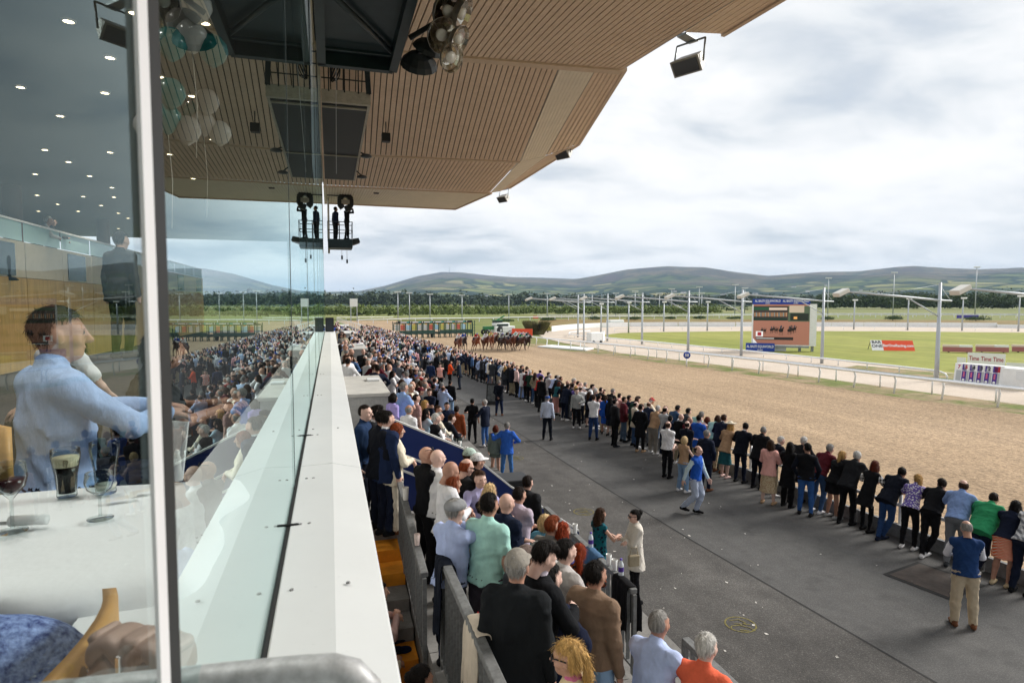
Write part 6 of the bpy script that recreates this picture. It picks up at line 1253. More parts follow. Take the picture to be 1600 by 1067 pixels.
for i, (px, py, ci, lab, jc) in enumerate(HD_):
    p = gp(px, py); V, Q, l = hmesh[i % 4]; lift = .12 if i % 2 else .0
    o = bpy.data.objects.new('racehorse', np_mesh('racehorse', V, Q, l, [BAY[ci], HOOF, MANE])); link(o); o.location = (p.x, p.y, lift * 0); a = 176 + rnd.uniform(-6, 6); o.rotation_euler = (0, 0, -R(a)); tag(o, lab, 'horse', 'racehorses on the track'); o.location.z = -float(V[:, 2].min())
    MB().box((-.28, -.42, 1.28), (.28, .1, 1.585)).build('saddle_cloth', fab('white' if i % 2 else 'navy'), o)
    for sx in (-1, 1): MB().tube([(sx * .07, 1.5, 1.5), (sx * .14, 1.1, 1.62), (sx * .1, .62, 1.68)], .012, 5).build('rein', BLACK, o)
    jl = {'white': 'white', 'royal': 'royal blue', 'teal': 'teal'}.get(jc, jc)
    f_ = Vector((math.sin(R(a)), math.cos(R(a)), 0)); j = person(Vector((p.x, p.y, o.location.z + 1.02)) - f_ * .18, a, 'jockey in %s silks riding the %s' % (jl, ' '.join(lab.split()[:9])), topc=jc, botc='white', shoe='black', hair=None, hat='helmet', hatc=['red', 'white', 'royal', 'black'][i % 4], pose='jockey', H=1.62, lod=2, share=('jockey',), seed=1, group='jockeys', hpit=-50, top='tuck', bot='legging')
# ================================================================== starting gates
g0, g1_ = gp(613, 530), gp(742, 526); sg = empty('starting_gate', g0, math.atan2(g1_.y - g0.y, g1_.x - g0.x), 'wide dark green starting gate with a black sign beam across the track', 'starting gate'); WD = (g1_ - g0).length
GRN = mat('gate_green', (.012, .05, .04), .5, var=.1); PADW = mat('gate_pad_pale', (.55, .55, .52), .7)
nst = 13; sw_ = (WD - 1.6) / nst; x0 = 1.2
MB().box((.9, -.12, 2.35), (WD - .6, .06, 2.75)).build('sign_beam', BLACK, sg); MB().box((.6, .6, 2.3), (WD - .4, .75, 2.5)).build('rear_beam', GRN, sg)
for k in range(6):
    a = 1.3 + k * (WD - 2.6) / 6; o = MB().box((a, -.135, 2.49), (a + 1.25, -.122, 2.63)).build('white_lettering_band', WHITE, sg); MB().box((a + 1.0, -.142, 2.49), (a + 1.45, -.1365, 2.62)).build('teal_lettering_band', mat('sign_teal', (.10, .45, .40), .5), sg); MB().lathe([(.085, 0), (.085, .012), (.0001, .013)], 12, M=Matrix.Translation((a + 1.68, -.122, 2.56)) @ Matrix.Rotation(R(90), 4, 'X')).build('round_mark', WHITE, sg)
pmsh = MB().box((-.05, -.06, 0), (.05, .06, 2.35)).mesh('post', GRN); pm2 = MB().box((-.04, -.04, 0), (.04, .04, 2.3)).mesh('rear_post', GRN)
for k in range(nst + 1):
    for me, y in ((pmsh, 0), (pm2, .68), (pm2, 2.6)): q = bpy.data.objects.new(me.name, me); link(q, sg); q.location = (x0 + k * sw_, y, 0)
    MB().box((x0 + k * sw_ - .03, .05, .55), (x0 + k * sw_ + .03, 2.55, .95)).build('stall_partition', GRN, sg)
for k in range(nst):
    a = x0 + k * sw_ + .07; b = x0 + (k + 1) * sw_ - .07
    if k != 6: MB().box((a, -.03, .75), (b, .03, 1.25)).build('stall_door', GRN, sg)
    MB().box((a + .05, 2.45, 1.2), (b - .05, 2.5, 2.1)).build('rear_pad', [PADW, mat('pad_blue', (.35, .55, .68), .7), PADW, mat('pad_yellow', (.55, .50, .12), .7), mat('pad_red', (.55, .12, .08), .7)][(k * 7 + 2) % 5], sg)
    MB().box(((a + b) / 2 - .13, -.05, 2.12), ((a + b) / 2 + .13, -.02, 2.33)).build('number_plate', mat('plate_orange', (.65, .38, .12), .6), sg)
for x in (.1, .75, WD - .5, WD - .05): MB().beam((x, .0, 0), (x, .0, 2.7), .09, .09).build('end_post', GRN, sg)
for z in (.5, 1.0, 1.5, 2.0, 2.5):
    for a in (.1, WD - .5): MB().beam((a, 0, z), (a + .6, 0, z), .06, .05).build('ladder_rung', GRN, sg)
for x in (2.4, WD / 2, WD - 1.2): MB().lathe([(.12, -.1), (.40, -.09), (.42, 0), (.40, .09), (.12, .1)], 16, M=Matrix.Translation((x, 1.3, .42)) @ Matrix.Rotation(R(90), 4, 'Y')).build('wheel', BLACK, sg)
# tractor behind the gates
tr_ = empty('tractor', gp(768, 523), R(15), 'green and black tractor parked behind the starting gate', 'tractor'); TG = mat('tractor_green', (.02, .16, .05), .4)
bevel(MB().box((-1.6, -.4, .9), (.5, .4, 1.5)).build('bonnet', TG, tr_), .06); bevel(MB().box((.5, -.65, .9), (1.9, .65, 2.5)).build('cab', mat('cab_glass', (.05, .07, .07), .2), tr_), .06); MB().box((.4, -.72, 2.5), (2.0, .72, 2.62)).build('cab_roof', TG, tr_)
for x, r in ((-1.2, .5), (1.4, .8)):
    for y in (-.75, .75): MB().lathe([(.2, -.18), (r * .9, -.17), (r, -.08), (r, .08), (r * .9, .17), (.2, .18)], 18, M=Matrix.Translation((x, y, r)) @ Matrix.Rotation(R(90), 4, 'X')).build('wheel', BLACK, tr_)
MB().beam((1.0, 0, 2.5), (2.6, 0, 3.3), .2, .2).build('loader_arm', TG, tr_)
vn = empty('parked_van', gp(786, 522.5), R(10), 'small white van partly hidden behind the dark bush', 'van'); bevel(MB().box((-2, -.9, .35), (2, .9, 1.5)).build('body', WHITE, vn), .15); bevel(MB().box((-1.9, -.82, 1.5), (1.0, .82, 2.1)).build('cabin', WHITE, vn), .2); MB().box((-1.6, -.835, 1.5), (.6, -.825, 1.9)).build('side_window', mat('dark_glass', (.03, .05, .055), .1), vn)
for x in (-1.3, 1.3):
    for y in (-.85, .85): MB().lathe([(.15, -.1), (.33, -.09), (.33, .09), (.15, .1)], 14, M=Matrix.Translation((x, y, .33)) @ Matrix.Rotation(R(90), 4, 'X')).build('wheel', BLACK, vn)
# ================================================================== signs
def face_cam(p, tilt=0): d = CAM - p; return math.atan2(d.x, -d.y)        # rotation so that local -y faces the stand
FACEX = Matrix.Rotation(R(90), 4, 'X')
RED = mat('sign_orange_red', '#e2502c', .6); PRT = mat('sign_white_print', (.80, .80, .80), .6); BLUP = mat('banner_blue', '#1d3f9c', .5); DKP = mat('print_dark', (.03, .03, .035), .6)
def sign_T(x, y, z): return Matrix.Translation((x, y, z)) @ FACEX
a, b = gp(800, 530), gp(832, 531); s1 = empty('advert_sign', a, math.atan2(b.y - a.y, b.x - a.x) - .02, 'upright orange advertising sign behind the horses', 'sign'); wd = (b - a).length
MB().box((0, -.03, .35), (wd, .03, 1.65)).build('board', RED, s1); text_mesh('BarOneRacing', .52, PRT, s1, sign_T(wd / 2, -.036, 1.0), .012, sx=.8)
MB().box((-.62, -.03, .35), (-.01, .03, 1.65)).build('logo_panel', PRT, s1); text_mesh('BAR\nONE', .30, DKP, s1, sign_T(-.31, -.036, 1.1), .006)
for x in (.1, wd - .1): MB().beam((x, .06, 0), (x, .06, 1.6), .06, .06).build('leg', GALV, s1)
a, b = gp(1363, 547.5), gp(1432, 549); s2 = empty('advert_sign', a, math.atan2(b.y - a.y, b.x - a.x) + .1, 'sloping orange and white advertising board on the infield grass', 'sign'); wd = (b - a).length; M = Matrix.Rotation(R(-38), 4, 'X')
MB().box((0, -.02, 0), (wd * .27, .02, 1.45), M).build('logo_panel', PRT, s2); MB().box((wd * .27 + .004, -.02, 0), (wd, .02, 1.45), M).build('board', RED, s2)
text_mesh('BAR\nONE', .55, DKP, s2, M @ sign_T(wd * .135, -.026, .88), .012); text_mesh('BarOneRacing.com', .50, PRT, s2, M @ sign_T(wd * .635, -.026, .70), .014, sx=.82)
for x in (.05, wd - .05): MB().beam((x, .88, 1.1), (x, 1.75, 0), .05, .05).build('back_leg', BLACK, s2)
# red and purple little signs far off
for px, py, c, lab in ((837, 498.5, '#d8503a', 'small red sign on the far grass above the orange board'), ):
    o = empty('far_sign', gp(px, py), 0, lab, 'sign'); MB().box((-1, 0, .2), (1, .1, 1.1)).build('board', mat('far_red', c, .7), o); MB().box((-.9, .12, 0), (-.8, .2, 1)).build('leg', GALV, o)
o = empty('far_banner', gp(1512, 499.5), 0, 'long purple banner on the far rail below the tall mast', 'banner'); MB().box((-5, 0, .5), (5, .08, 1.6)).build('board', mat('far_purple', '#4a3f9a', .7), o); MB().box((-4.9, .1, 0), (-4.8, .18, 1.4)).build('post', GALV, o)
# ================================================================== big screen
a, b = gp(1176, 548), gp(1272, 550); dirv = math.atan2(b.y - a.y, b.x - a.x); dep = (a - CAM).dot(FW); k_ = dep / FPX
bs = empty('big_screen', a, dirv, 'large outdoor screen on legs showing horses leaving the gates', 'screen'); SW = (dp(1262, 500, (b - CAM).dot(FW)) - dp(1174, 500, dep)).length; SB, ST = .75, 5.35
MB().box((-.1, 0, SB - .1), (SW + .05, .9, ST)).build('cabinet', WHITE, bs); MB().box((SW + .06, -.02, SB - .1), (SW + .72, .95, ST + .05)).build('side_housing', WHITE, bs)
def scr(name): return mat('screen_' + name[0], name[1], .6, emis=.55)
def pic(x0, z0, x1, z1, c, lay, nm='picture_area'):
    H_ = ST - SB; m = mat('lit_' + c.strip('#'), c, .6, emis=.22); MB().box((x0 * SW, -.006 - lay * .004, SB + z0 * H_), (x1 * SW, -.004 - lay * .004 + .0035, SB + z1 * H_)).build(nm, m, bs)
pic(0, 0, 1, 1, '#9c6a58', 0); pic(0, .60, .62, .96, '#3a2f2c', 1); pic(0, .86, .28, .93, '#1d4a33', 2); pic(.28, .86, .6, .92, '#c9b7a6', 2); pic(0, .60, .6, .66, '#0e2a20', 2); pic(.62, .58, 1, .96, '#4d5a46', 1); pic(.64, .80, .9, .97, '#b9a794', 2); pic(.66, .60, .98, .78, '#20261f', 2); pic(.72, .64, .78, .70, '#e8a860', 3)
for k in range(22): pic(.01 + .027 * k, .66, .018 + .027 * k, .83, '#1a2a24', 3); pic(.018 + .027 * k, .70, .034 + .027 * k, .80, ('#b98a66', '#8a8f8c', '#a87858')[k % 3], 2)
def pel(x, z, rx, rz, c, lay, nm, rot=0):
    H_ = ST - SB; m = mat('lit_' + c.strip('#'), c, .6, emis=.22); MB().add([(x * SW + rx * SW * math.cos(t) * math.cos(rot) - rz * H_ * math.sin(t) * math.sin(rot), -.006 - lay * .004, SB + z * H_ + rx * SW * math.cos(t) * math.sin(rot) + rz * H_ * math.sin(t) * math.cos(rot)) for t in [k * .628 for k in range(10)]], [tuple(range(9, -1, -1))]).build(nm, m, bs)
for k, (x, z, s) in enumerate(((.16, .36, .8), (.21, .35, .9), (.33, .37, 1), (.37, .39, .9), (.42, .37, 1), (.50, .36, 1.5), (.65, .36, 1.3), (.70, .38, 1.2), (.74, .40, 1.1), (.68, .42, .9))):
    c_ = ('#1c1512', '#2b1c15', '#15110f')[k % 3]; pel(x, z, .030 * s, .032 * s, c_, 2, 'picture_horse'); pel(x + .022 * s, z + .028 * s, .009 * s, .034 * s, c_, 3, 'picture_horse_neck', -.5); pel(x, z + .055 * s, .011 * s, .028 * s, ('#34343a', '#70504a', '#2a3a4a')[k % 3], 4, 'picture_rider', -.3)
    for q in (-.02, -.008, .012, .022): pic(x + q * s - .002, z - .085 * s, x + q * s + .0025, z - .01, c_, 2, 'picture_leg')
pic(.05, .20, .18, .33, '#e8e6e4', 3); pic(.08, .22, .15, .31, '#a02a30', 4); pic(.05, .12, .72, .19, '#26211f', 3); pic(.06, .145, .38, .165, '#cfcac4', 4)
MB().add([(.0, -.02, SB), (.10 * SW, -.02, SB), (.0, -.02, SB + .75)], [(0, 1, 2)]).build('corner_flash', mat('lit_e8e6e4', '#e8e6e4', .6, emis=.22), bs)
MB().box((-.12, -.06, ST + .02), (SW, .1, ST + .62)).build('top_banner', BLUP, bs)
for k in range(2): text_mesh('AL BASTI EQUIWORLD', .36, PRT, bs, sign_T(SW * (.25 + .5 * k), -.066, ST + .38), .006, sx=.74); text_mesh('DUBAI', .16, PRT, bs, sign_T(SW * (.25 + .5 * k), -.066, ST + .12), .003)
MB().box((-.1, -.12, SB - .32), (SW, -.02, SB - .12)).build('lower_rail', GALV, bs)
for x in (.5, SW - .9, SW + .4): MB().beam((x, .45, 0), (x, .45, SB), .28, .28).build('leg', GALV, bs)
MB().box((2.0, .3, 0), (3.6, .9, .62)).build('control_box', WHITE, bs)
p = gp(1165, 549); bn = empty('banner', p, dirv, 'low blue banner standing in front of the big screen', 'banner'); MB().box((0, -.05, .05), (3.05, .0, .98)).build('board', BLUP, bn); text_mesh('AL BASTI EQUIWORLD', .40, PRT, bn, sign_T(1.52, -.056, .58), .008, sx=.70); text_mesh('DUBAI', .2, PRT, bn, sign_T(1.52, -.056, .2), .004)
for x in (.2, 2.8): MB().beam((x, .1, 0), (x, .02, .9), .05, .05).build('leg', GALV, bn)
# ================================================================== dog traps with the number board
a, b = gp(1489, 598), gp(1566, 606); tp_ = empty('starting_traps', a, math.atan2(b.y - a.y, b.x - a.x), 'white greyhound starting traps with numbered purple panels', 'starting traps'); TW = (b - a).length; PUR = mat('trap_purple', '#4a2f86', .5); th_ = (606 - 572) * (b - CAM).dot(FW) / FPX * .98
M = Matrix.Rotation(R(-10), 4, 'X')
MB().prism([(0, 0), (1.6, 0), (1.6, th_ * .95), (.22, th_)], 0, TW, Matrix(((0, 0, 1, 0), (1, 0, 0, 0), (0, 1, 0, 0), (0, 0, 0, 1)))).build('trap_body', WHITE, tp_)
bevel(MB().box((TW + .01, -.05, .05), (TW + 1.55, 1.5, th_ * .95)).build('end_cabin', WHITE, tp_), .03); MB().box((TW + .75, -.07, th_ * .45), (TW + 1.4, -.052, th_ * .85)).build('hatch', LEDGE, tp_)
PX = Matrix.Rotation(-math.atan2(.22, th_), 4, 'X')
for k, d in enumerate('765432'[0:1] + '54321'):
    x = .12 + k * (TW - .2) / 6 
    dcol = {'5': '#b02a26', '1': '#a01828', '7': '#b03a50'}.get(d, '#2b2b33'); sq = MB().box((x, -.03, th_ * .70), (x + .30, -.012, th_ * .97), PX).build('number_plate', mat('num_red', '#a82430', .5) if d == '1' else PRT, tp_)
    if d != '1': text_mesh(d, .34, mat('num_' + dcol[1:], dcol, .5), tp_, PX @ sign_T(x + .15, -.034, th_ * .83), .012)
    MB().box((x, -.012, th_ * .08), (x + .30, -.004, th_ * .66), PX).build('mesh_door', mat('trap_mesh', (.42, .44, .45), .5), tp_)
    if k < 5:
        MB().box((x + .36, -.03, th_ * .68), (x + .62, -.012, th_ * .97), PX).build('purple_panel', PUR, tp_); MB().box((x + .36, -.03, th_ * .06), (x + .62, -.012, th_ * .64), PX).build('purple_panel', PUR, tp_)
        MB().box((x + .44, -.038, th_ * .35), (x + .54, -.0305, th_ * .6), PX).build('pink_stripe', mat('trap_pink', '#c05a80', .5), tp_); MB().lathe([(.085, 0), (.085, .008), (.0001, .009)], 12, M=PX @ Matrix.Translation((x + .49, -.031, th_ * .2)) @ FACEX).build('round_mark', PRT, tp_)
a, b = gp(1511, 578), gp(1570, 582); wt = empty('advert_sign', a, math.atan2(b.y - a.y, b.x - a.x), 'white board with red lettering behind the starting traps', 'sign'); wd = (b - a).length; zt = 1.35
MB().box((0, -.02, .55), (wd, .02, zt + .1)).build('board', PRT, wt)
for k in range(3): text_mesh('Time', .50, mat('time_red', '#a5203a', .6), wt, sign_T(wd * (.18 + .32 * k), -.026, .98), .006, sx=.66)
for x in (.1, wd - .1): MB().beam((x, .05, 0), (x, .05, 1.3), .05, .05).build('leg', GALV, wt)
MB().box((wd + .05, .1, .35), (wd + 6, .16, .8)).build('side_board', WHITE, wt); MB().box((-.75, .1, .55), (-.15, .16, 1.0)).build('side_board', WHITE, wt)
for i, (xa_, xb_) in enumerate(((1473, 1522), (1525, 1579), (1582, 1640))):
    a, b = gp(xa_, 550.5), gp(xb_, 552); o = empty('bench', a, math.atan2(b.y - a.y, b.x - a.x), ('leftmost long pink and white trackside hoarding on the infield', 'middle long pink and white trackside hoarding on the infield', 'rightmost pink and white hoarding cut by the frame')[i], 'hoarding', 'pink hoardings on the infield'); o.name = 'infield_hoarding'; wd = (b - a).length - .15
    MB().box((0, 0, .1), (wd, .3, .62)).build('panel', mat('hoarding_pink', '#a86a68', .6), o); MB().box((0, .02, .63), (wd * .55, .5, .86)).build('cushion', mat('hoarding_cream', (.70, .58, .50), .6), o); MB().box((wd * .56, .02, .63), (wd, .5, .86)).build('cushion', WHITE, o)
    for x in (.5, wd - .5): MB().box((x, .1, 0), (x + .12, .3, .1)).build('foot', BLACK, o)
dm = empty('distance_marker', gp(1073, 573), 0, 'round blue distance marker on a white post by the inner rail', 'marker'); MB().tube([(0, 0, 0), (0, 0, .8)], .05, 8).build('post', RAILW, dm); Mz = Matrix.Rotation(face_cam(gp(1073, 573)), 4, 'Z'); MB().lathe([(.30, 0), (.30, .04), (.0001, .041)], 24, M=Mz @ Matrix.Translation((0, -.02, 1.0)) @ FACEX).build('disc', BLUP, dm); text_mesh('50', .34, PRT, dm, Mz @ sign_T(0, -.068, 1.0), .008)
tarp = empty('white_ramp', gp(885, 546), 0, 'flat white sheeted platform behind the inner rail at the bend', 'platform'); q = [gp(x, y) - tarp.location for x, y in ((840, 542.5), (915, 548.5), (928, 545.5), (862, 540.5))]; MB().prism([(v.x, v.y) for v in q], .02, .16).build('deck', WHITE, tarp)
lr_ = empty('lure_trailer', gp(930, 536), .3, 'small white sheeted trailer at the bend of the dog track', 'trailer'); bevel(MB().box((-1.2, -.5, .2), (1.0, .5, 1.5)).build('body', WHITE, lr_), .1); MB().add([(1.0, -.5, .2), (1.7, -.1, .3), (1.7, .1, .3), (1.0, .5, .2), (1.0, -.5, 1.3), (1.0, .5, 1.3), (1.75, 0, 1.7)], [(0, 1, 6, 4), (2, 3, 5, 6), (1, 2, 6), (4, 6, 5)]).build('hood', WHITE, lr_)
for x in (-.7, .6): MB().lathe([(.08, -.08), (.2, -.07), (.2, .07), (.08, .08)], 12, M=Matrix.Translation((x, -.52, .2)) @ FACEX).build('wheel', BLACK, lr_)
wv = empty('parked_van', gp(961, 509.5), .2, 'long white vehicle parked on the rough grass behind the hoarding', 'van'); bevel(MB().box((-2.2, -.8, .4), (2.2, .8, 1.5)).build('body', WHITE, wv), .2)
for x in (-1.4, 1.5): MB().lathe([(.1, -.1), (.36, -.09), (.36, .09), (.1, .1)], 12, M=Matrix.Translation((x, -.8, .36)) @ FACEX).build('wheel', BLACK, wv)
# ================================================================== boom lights, lamp posts and masts
POLE = mat('pole_grey', (.42, .45, .48), .45, var=.08, vscale=1.5, metal=.3)
def boom(px, py, lab):
    c = gp(px, py); o = empty('boom_light', c, 0, lab, 'light pole', 'boom light poles along the dog track')
    MB().tube([(0, 0, 0), (0, 0, 2), (0, 0, 6.9)], [.15, .14, .085], 12).build('pole', POLE, o); MB().tube([(1.1, 0, 5.62), (0, 0, 5.66), (-4, 0, 5.95), (-8.2, 0, 6.22)], [.06, .075, .07, .06], 8).build('boom_arm', POLE, o)
    MB().tube([(-.1, 0, 4.55), (-2.9, 0, 5.84)], .045, 6).build('strut', POLE, o); MB().tube([(-.05, 0, 6.75), (-5.2, 0, 6.03)], .012, 5).build('stay_wire', POLE, o); MB().tube([(.05, 0, 6.6), (1.0, 0, 5.66)], .02, 5).build('stay_wire', POLE, o)
    M = Matrix.Translation((-8.5, 0, 6.15)) @ Matrix.Rotation(R(-22), 4, 'Y'); bevel(MB().box((-.5, -.28, -.13), (.42, .28, .15), M).build('lamp_head', mat('lamp_cream', (.62, .60, .55), .5), o), .04); MB().box((-.45, -.24, -.14), (.2, .24, -.128), M).build('lamp_glass', mat('flood_glass', (.05, .05, .055), .15), o)
for px, py, lab in ((1463, 595, 'boom light pole nearest the starting traps'), (1284, 568, 'boom light pole just right of the big screen'), (1158, 556, 'boom light pole just left of the big screen'), (1075, 550, 'boom light pole above the round distance marker'), (1003, 538, 'boom light pole left of the distance marker'), (949, 533, 'boom light pole beside the white trailer'), (912, 532, 'right one of the two close boom poles at the bend'), (903, 527, 'left one of the two close boom poles at the bend')): boom(px, py, lab)
o = boom(1668, 622, 'boom light whose lamp head reaches in at the right edge')
for i, (px, py, ty) in enumerate(((939, 520, 476), (982, 520, 474), (1037, 518, 473), (1105, 517, 473), (1334, 515, 470), (1418, 516, 468), (1503, 517, 467), (1591, 518, 464))):
    c = gp(px, py); h = CAMZ + (475 - ty) * (c - CAM).dot(FW) / FPX; o = empty('lamp_post', c, 0, ('%s slim lamp post round the far bend of the dog track' % ('leftmost', 'second', 'third', 'fourth', 'fifth', 'sixth', 'seventh', 'rightmost')[i]), 'lamp post', 'slim lamp posts round the far bend'); MB().tube([(0, 0, 0), (0, 0, h)], [.17, .10], 8).build('pole', POLE, o); bevel(MB().box((-.2, -.6, h), (.3, .4, h + .3)).build('lamp_head', WHITE, o), .06)
mast_l = [(622, 502, 457), (640, 502, 458.5), (672, 501, 460.5), (722, 500, 462), (795, 499, 461), (855, 497, 459.5), (925, 496, 459), (962, 495, 459), (992, 494, 456), (1030, 492.5, 459.5), (1049, 492, 452.5), (1092, 491.5, 449.5), (1096, 492.5, 459), (1148, 492, 446), (1163, 493, 451), (1293, 494.5, 435.5), (1395, 495, 427), (1523, 496, 418.5)]
ordn = ('first', 'second', 'third', 'fourth', 'fifth', 'sixth', 'seventh', 'eighth', 'ninth', 'tenth', 'eleventh', 'twelfth', 'thirteenth', 'fourteenth', 'fifteenth', 'third from right', 'second from right', 'tallest and rightmost')
for i, (px, py, ty) in enumerate(mast_l):
    c = gp(px, py); dd = (c - CAM).dot(FW); h = CAMZ + (475 - ty) * dd / FPX; o = empty('floodlight_mast', c, R(-20), '%s distant floodlight mast%s' % (ordn[i], ' from the left beyond the track' if i < 15 else ' beyond the track'), 'mast', 'floodlight masts beyond the track'); q = dd / 963
    MB().tube([(0, 0, 0), (0, 0, h)], [.9 * q, .55 * q], 8).build('pole', POLE, o); MB().box((-4.5 * q, -.3 * q, h - .4 * q), (4.5 * q, .3 * q, h + .3 * q)).build('crossbar', POLE, o)
    for k in range(5): MB().box((-4.6 * q + k * 2 * q, -.9 * q, h + .3 * q), (-3.4 * q + k * 2 * q, .3 * q, h + 1.6 * q)).build('lamp', WHITE, o)
# small tower left of the gates
o = empty('judges_tower', gp(553, 503), 0, 'small white tower on legs beyond the far crowd', 'tower'); MB().box((-1.1, -1, 4.6), (1.1, 1, 7)).build('cabin', WHITE, o)
for x in (-1, .8): MB().box((x, -.9, 0), (x + .25, -.6, 4.6)).build('leg', POLE, o)
# ================================================================== things left on barriers and on the apron
CUPC = mat('plastic_cup', (.62, .63, .62), .25, spec=.5); BEER = mat('beer', '#b97a22', .2); STOUT = mat('stout', (.012, .008, .006), .15); PAPC = mat('paper_cup', (.72, .70, .66), .7)
def cup(loc, label, fill=BEER, h=.14, r=.038, cat='cup', m=CUPC, g='cups left on the terrace railings'):
    o = empty('drink_cup', loc, 0, label, cat, g); MB().lathe([(r * .72, 0), (r, h), (r * .94, h), (r * .68, .006), (.0001, .006)], 16).build('cup', m, o)
    if fill: MB().lathe([(.0001, .008), (r * .66, .008), (r * .86, h * .62), (.0001, h * .62)], 16).build('drink', fill, o)
cup((.92, 9.05, 2.90), 'plastic cup of beer on the near railing beside the card reader', BEER); cup((.93, 8.2, 2.78), 'tall white paper cup on the near railing', None, .17, .045, m=PAPC); cup((.92, 7.0, 2.62), 'small printed paper cup at the end of the near railing', None, .13, .036, m=mat('printed_cup', (.62, .5, .46), .7, var=.3, vscale=60))
cup((3.42, 7.15, 2.02), 'pint cup of beer on the lower barrier', BEER); cup((3.42, 6.98, 2.02), 'dark cola cup with a straw on the lower barrier', STOUT); cup((3.42, 8.3, 2.02), 'pint of beer near the red haired woman', BEER)
for i, (y, f) in enumerate(((12.6, BEER), (12.9, STOUT), (13.6, BEER), (14.2, BEER), (15.0, STOUT), (15.8, BEER))): cup((3.0 - .05 * (y - 12.2), y, 2.02), ['first', 'second', 'third', 'fourth', 'fifth', 'sixth'][i] + ' pint in the row beyond the blue panel', f)
for i, (y, lab) in enumerate(((6.82, 'water bottle with purple label on the lower barrier'), (7.75, 'water bottle standing by the red haired woman'))):
    o = empty('water_bottle', (3.43, y, 2.012), 0, lab, 'bottle', 'water bottles on the barrier'); MB().lathe([(.032, 0), (.034, .02), (.034, .13), (.03, .16), (.014, .19), (.014, .205)], 16).build('bottle', mat('clear_plastic', (.6, .66, .7), .1, spec=.6), o); MB().lathe([(.0345, .06), (.0345, .12)], 16).build('label_band', PUR, o); MB().lathe([(.016, .203), (.016, .222), (.0001, .223)], 12).build('cap', mat('cap_purple', '#5a3fa8', .4), o)
o = empty('red_tumbler', (1.125, 4.83, 2.652), 0, 'bright red tumbler with a straw on the foreground railing', 'tumbler'); REDP = mat('red_plastic', '#d21a20', .35); MB().lathe([(.03, 0), (.034, .05), (.0345, .052), (.038, .1), (.0385, .102), (.042, .15), (.042, .156), (.0001, .158)], 20).build('tumbler', REDP, o); MB().tube([(0, 0, .15), (.006, 0, .21)], .005, 6).build('straw', REDP, o)
def drape(name, label, p, along, half, drop, m, off=0.06, seed=1):
    rs_ = random.Random(seed); o = empty(name, p, 0, label, 'coat'); al_ = Vector(along).normalized(); sd_ = Vector((al_.y, -al_.x, 0)); vs_ = []; nu, nv = 13, 23
    for i in range(nu):
        u = (i / (nu - 1) - .5) * 2 * half
        for j in range(nv):
            t = (j / (nv - 1) - .5) * 2; s_ = t * (drop + .12); a = abs(s_)
            fold = .022 * math.sin(i * 1.9 + seed) * min(1, a / .25) + .012 * math.sin(i * 3.7 + t * 3)
            if a < .07: q = sd_ * s_ + Vector((0, 0, .012))
            else: q = sd_ * (math.copysign(.07 + fold + .05 * (a / drop) * .4, s_)) - Vector((0, 0, (a - .07) * (1 + .12 * math.sin(i * 1.3 + seed + (2 if t > 0 else 0)))))
            vs_.append(q + al_ * (u * (1 + .25 * (a / drop)) + .01 * math.sin(j)))
    b_ = MB(); b_.add(vs_, [(i * nv + j, (i + 1) * nv + j, (i + 1) * nv + j + 1, i * nv + j + 1) for i in range(nu - 1) for j in range(nv - 1)], True); d_ = b_.build('cloth', m, o); s_m = d_.modifiers.new('thick', 'SOLIDIFY'); s_m.thickness = .012; s_m.offset = 1; d_.modifiers.new('smooth', 'SUBSURF').render_levels = 1
drape('draped_coat', 'dark navy coat hung over the end of the foreground railing', (1.04, 5.88, 2.905), (0, 1, 0), .16, .72, fab('#171c28'), seed=2)
drape('draped_coat', 'cream jacket hung over the foreground railing by the red tumbler', (1.07, 4.55, 2.905), (0, 1, 0), .17, .5, fab('#cfc3b2'), seed=5)
drape('draped_coat', 'black jacket hung over the end of the lower barrier', (3.42, 6.7, 2.015), (0, 1, 0), .20, .55, fab('black'), seed=8)
drape('draped_coat', 'denim jacket hung over the lower barrier beside the brown sweatshirt', (3.42, 7.6, 2.015), (0, 1, 0), .2, .4, fab('#48688a'), seed=4)
bn_ = empty('wheelie_bin', (3.75, 12.6, .65), 0, 'black wheelie bin with a yellow label behind the pale green cap', 'bin'); bevel(MB().box((-.28, -.3, .05), (.28, .3, .95)).build('body', BLACK, bn_), .03); bevel(MB().box((-.31, -.34, .955), (.31, .34, 1.03)).build('lid', BLACK, bn_), .02); MB().box((-.08, -.312, .6), (.1, -.303, .75)).build('yellow_label', mat('label_yellow', '#d9b93a', .6), bn_)
for x in (-.2, .2): MB().lathe([(.03, -.03), (.1, -.03), (.1, .03), (.03, .03)], 12, M=Matrix.Translation((x, .28, .1)) @ Matrix.Rotation(R(90), 4, 'Y')).build('wheel', BLACK, bn_)
c = gp(770, 631); ab = empty('folding_board', c, R(-25), 'dark folding pavement board beside the man in the dark suit', 'board')
for s_ in (-1, 1): Mb = Matrix.Rotation(R(14) * s_, 4, 'X'); MB().box((-.32, -.02, 0), (.32, .02, 1.15), Matrix.Translation((0, s_ * -.28, 0)) @ Matrix.Rotation(R(-14) * s_, 4, 'X')).build('board', BLACK, ab); MB().box((-.26, -.024 if s_ > 0 else .021, .2), (.26, -.021 if s_ > 0 else .024, 1.05), Matrix.Translation((0, s_ * -.28, 0)) @ Matrix.Rotation(R(-14) * s_, 4, 'X')).build('notice', mat('notice_grey', (.12, .13, .13), .7, var=.5, vscale=9), ab)
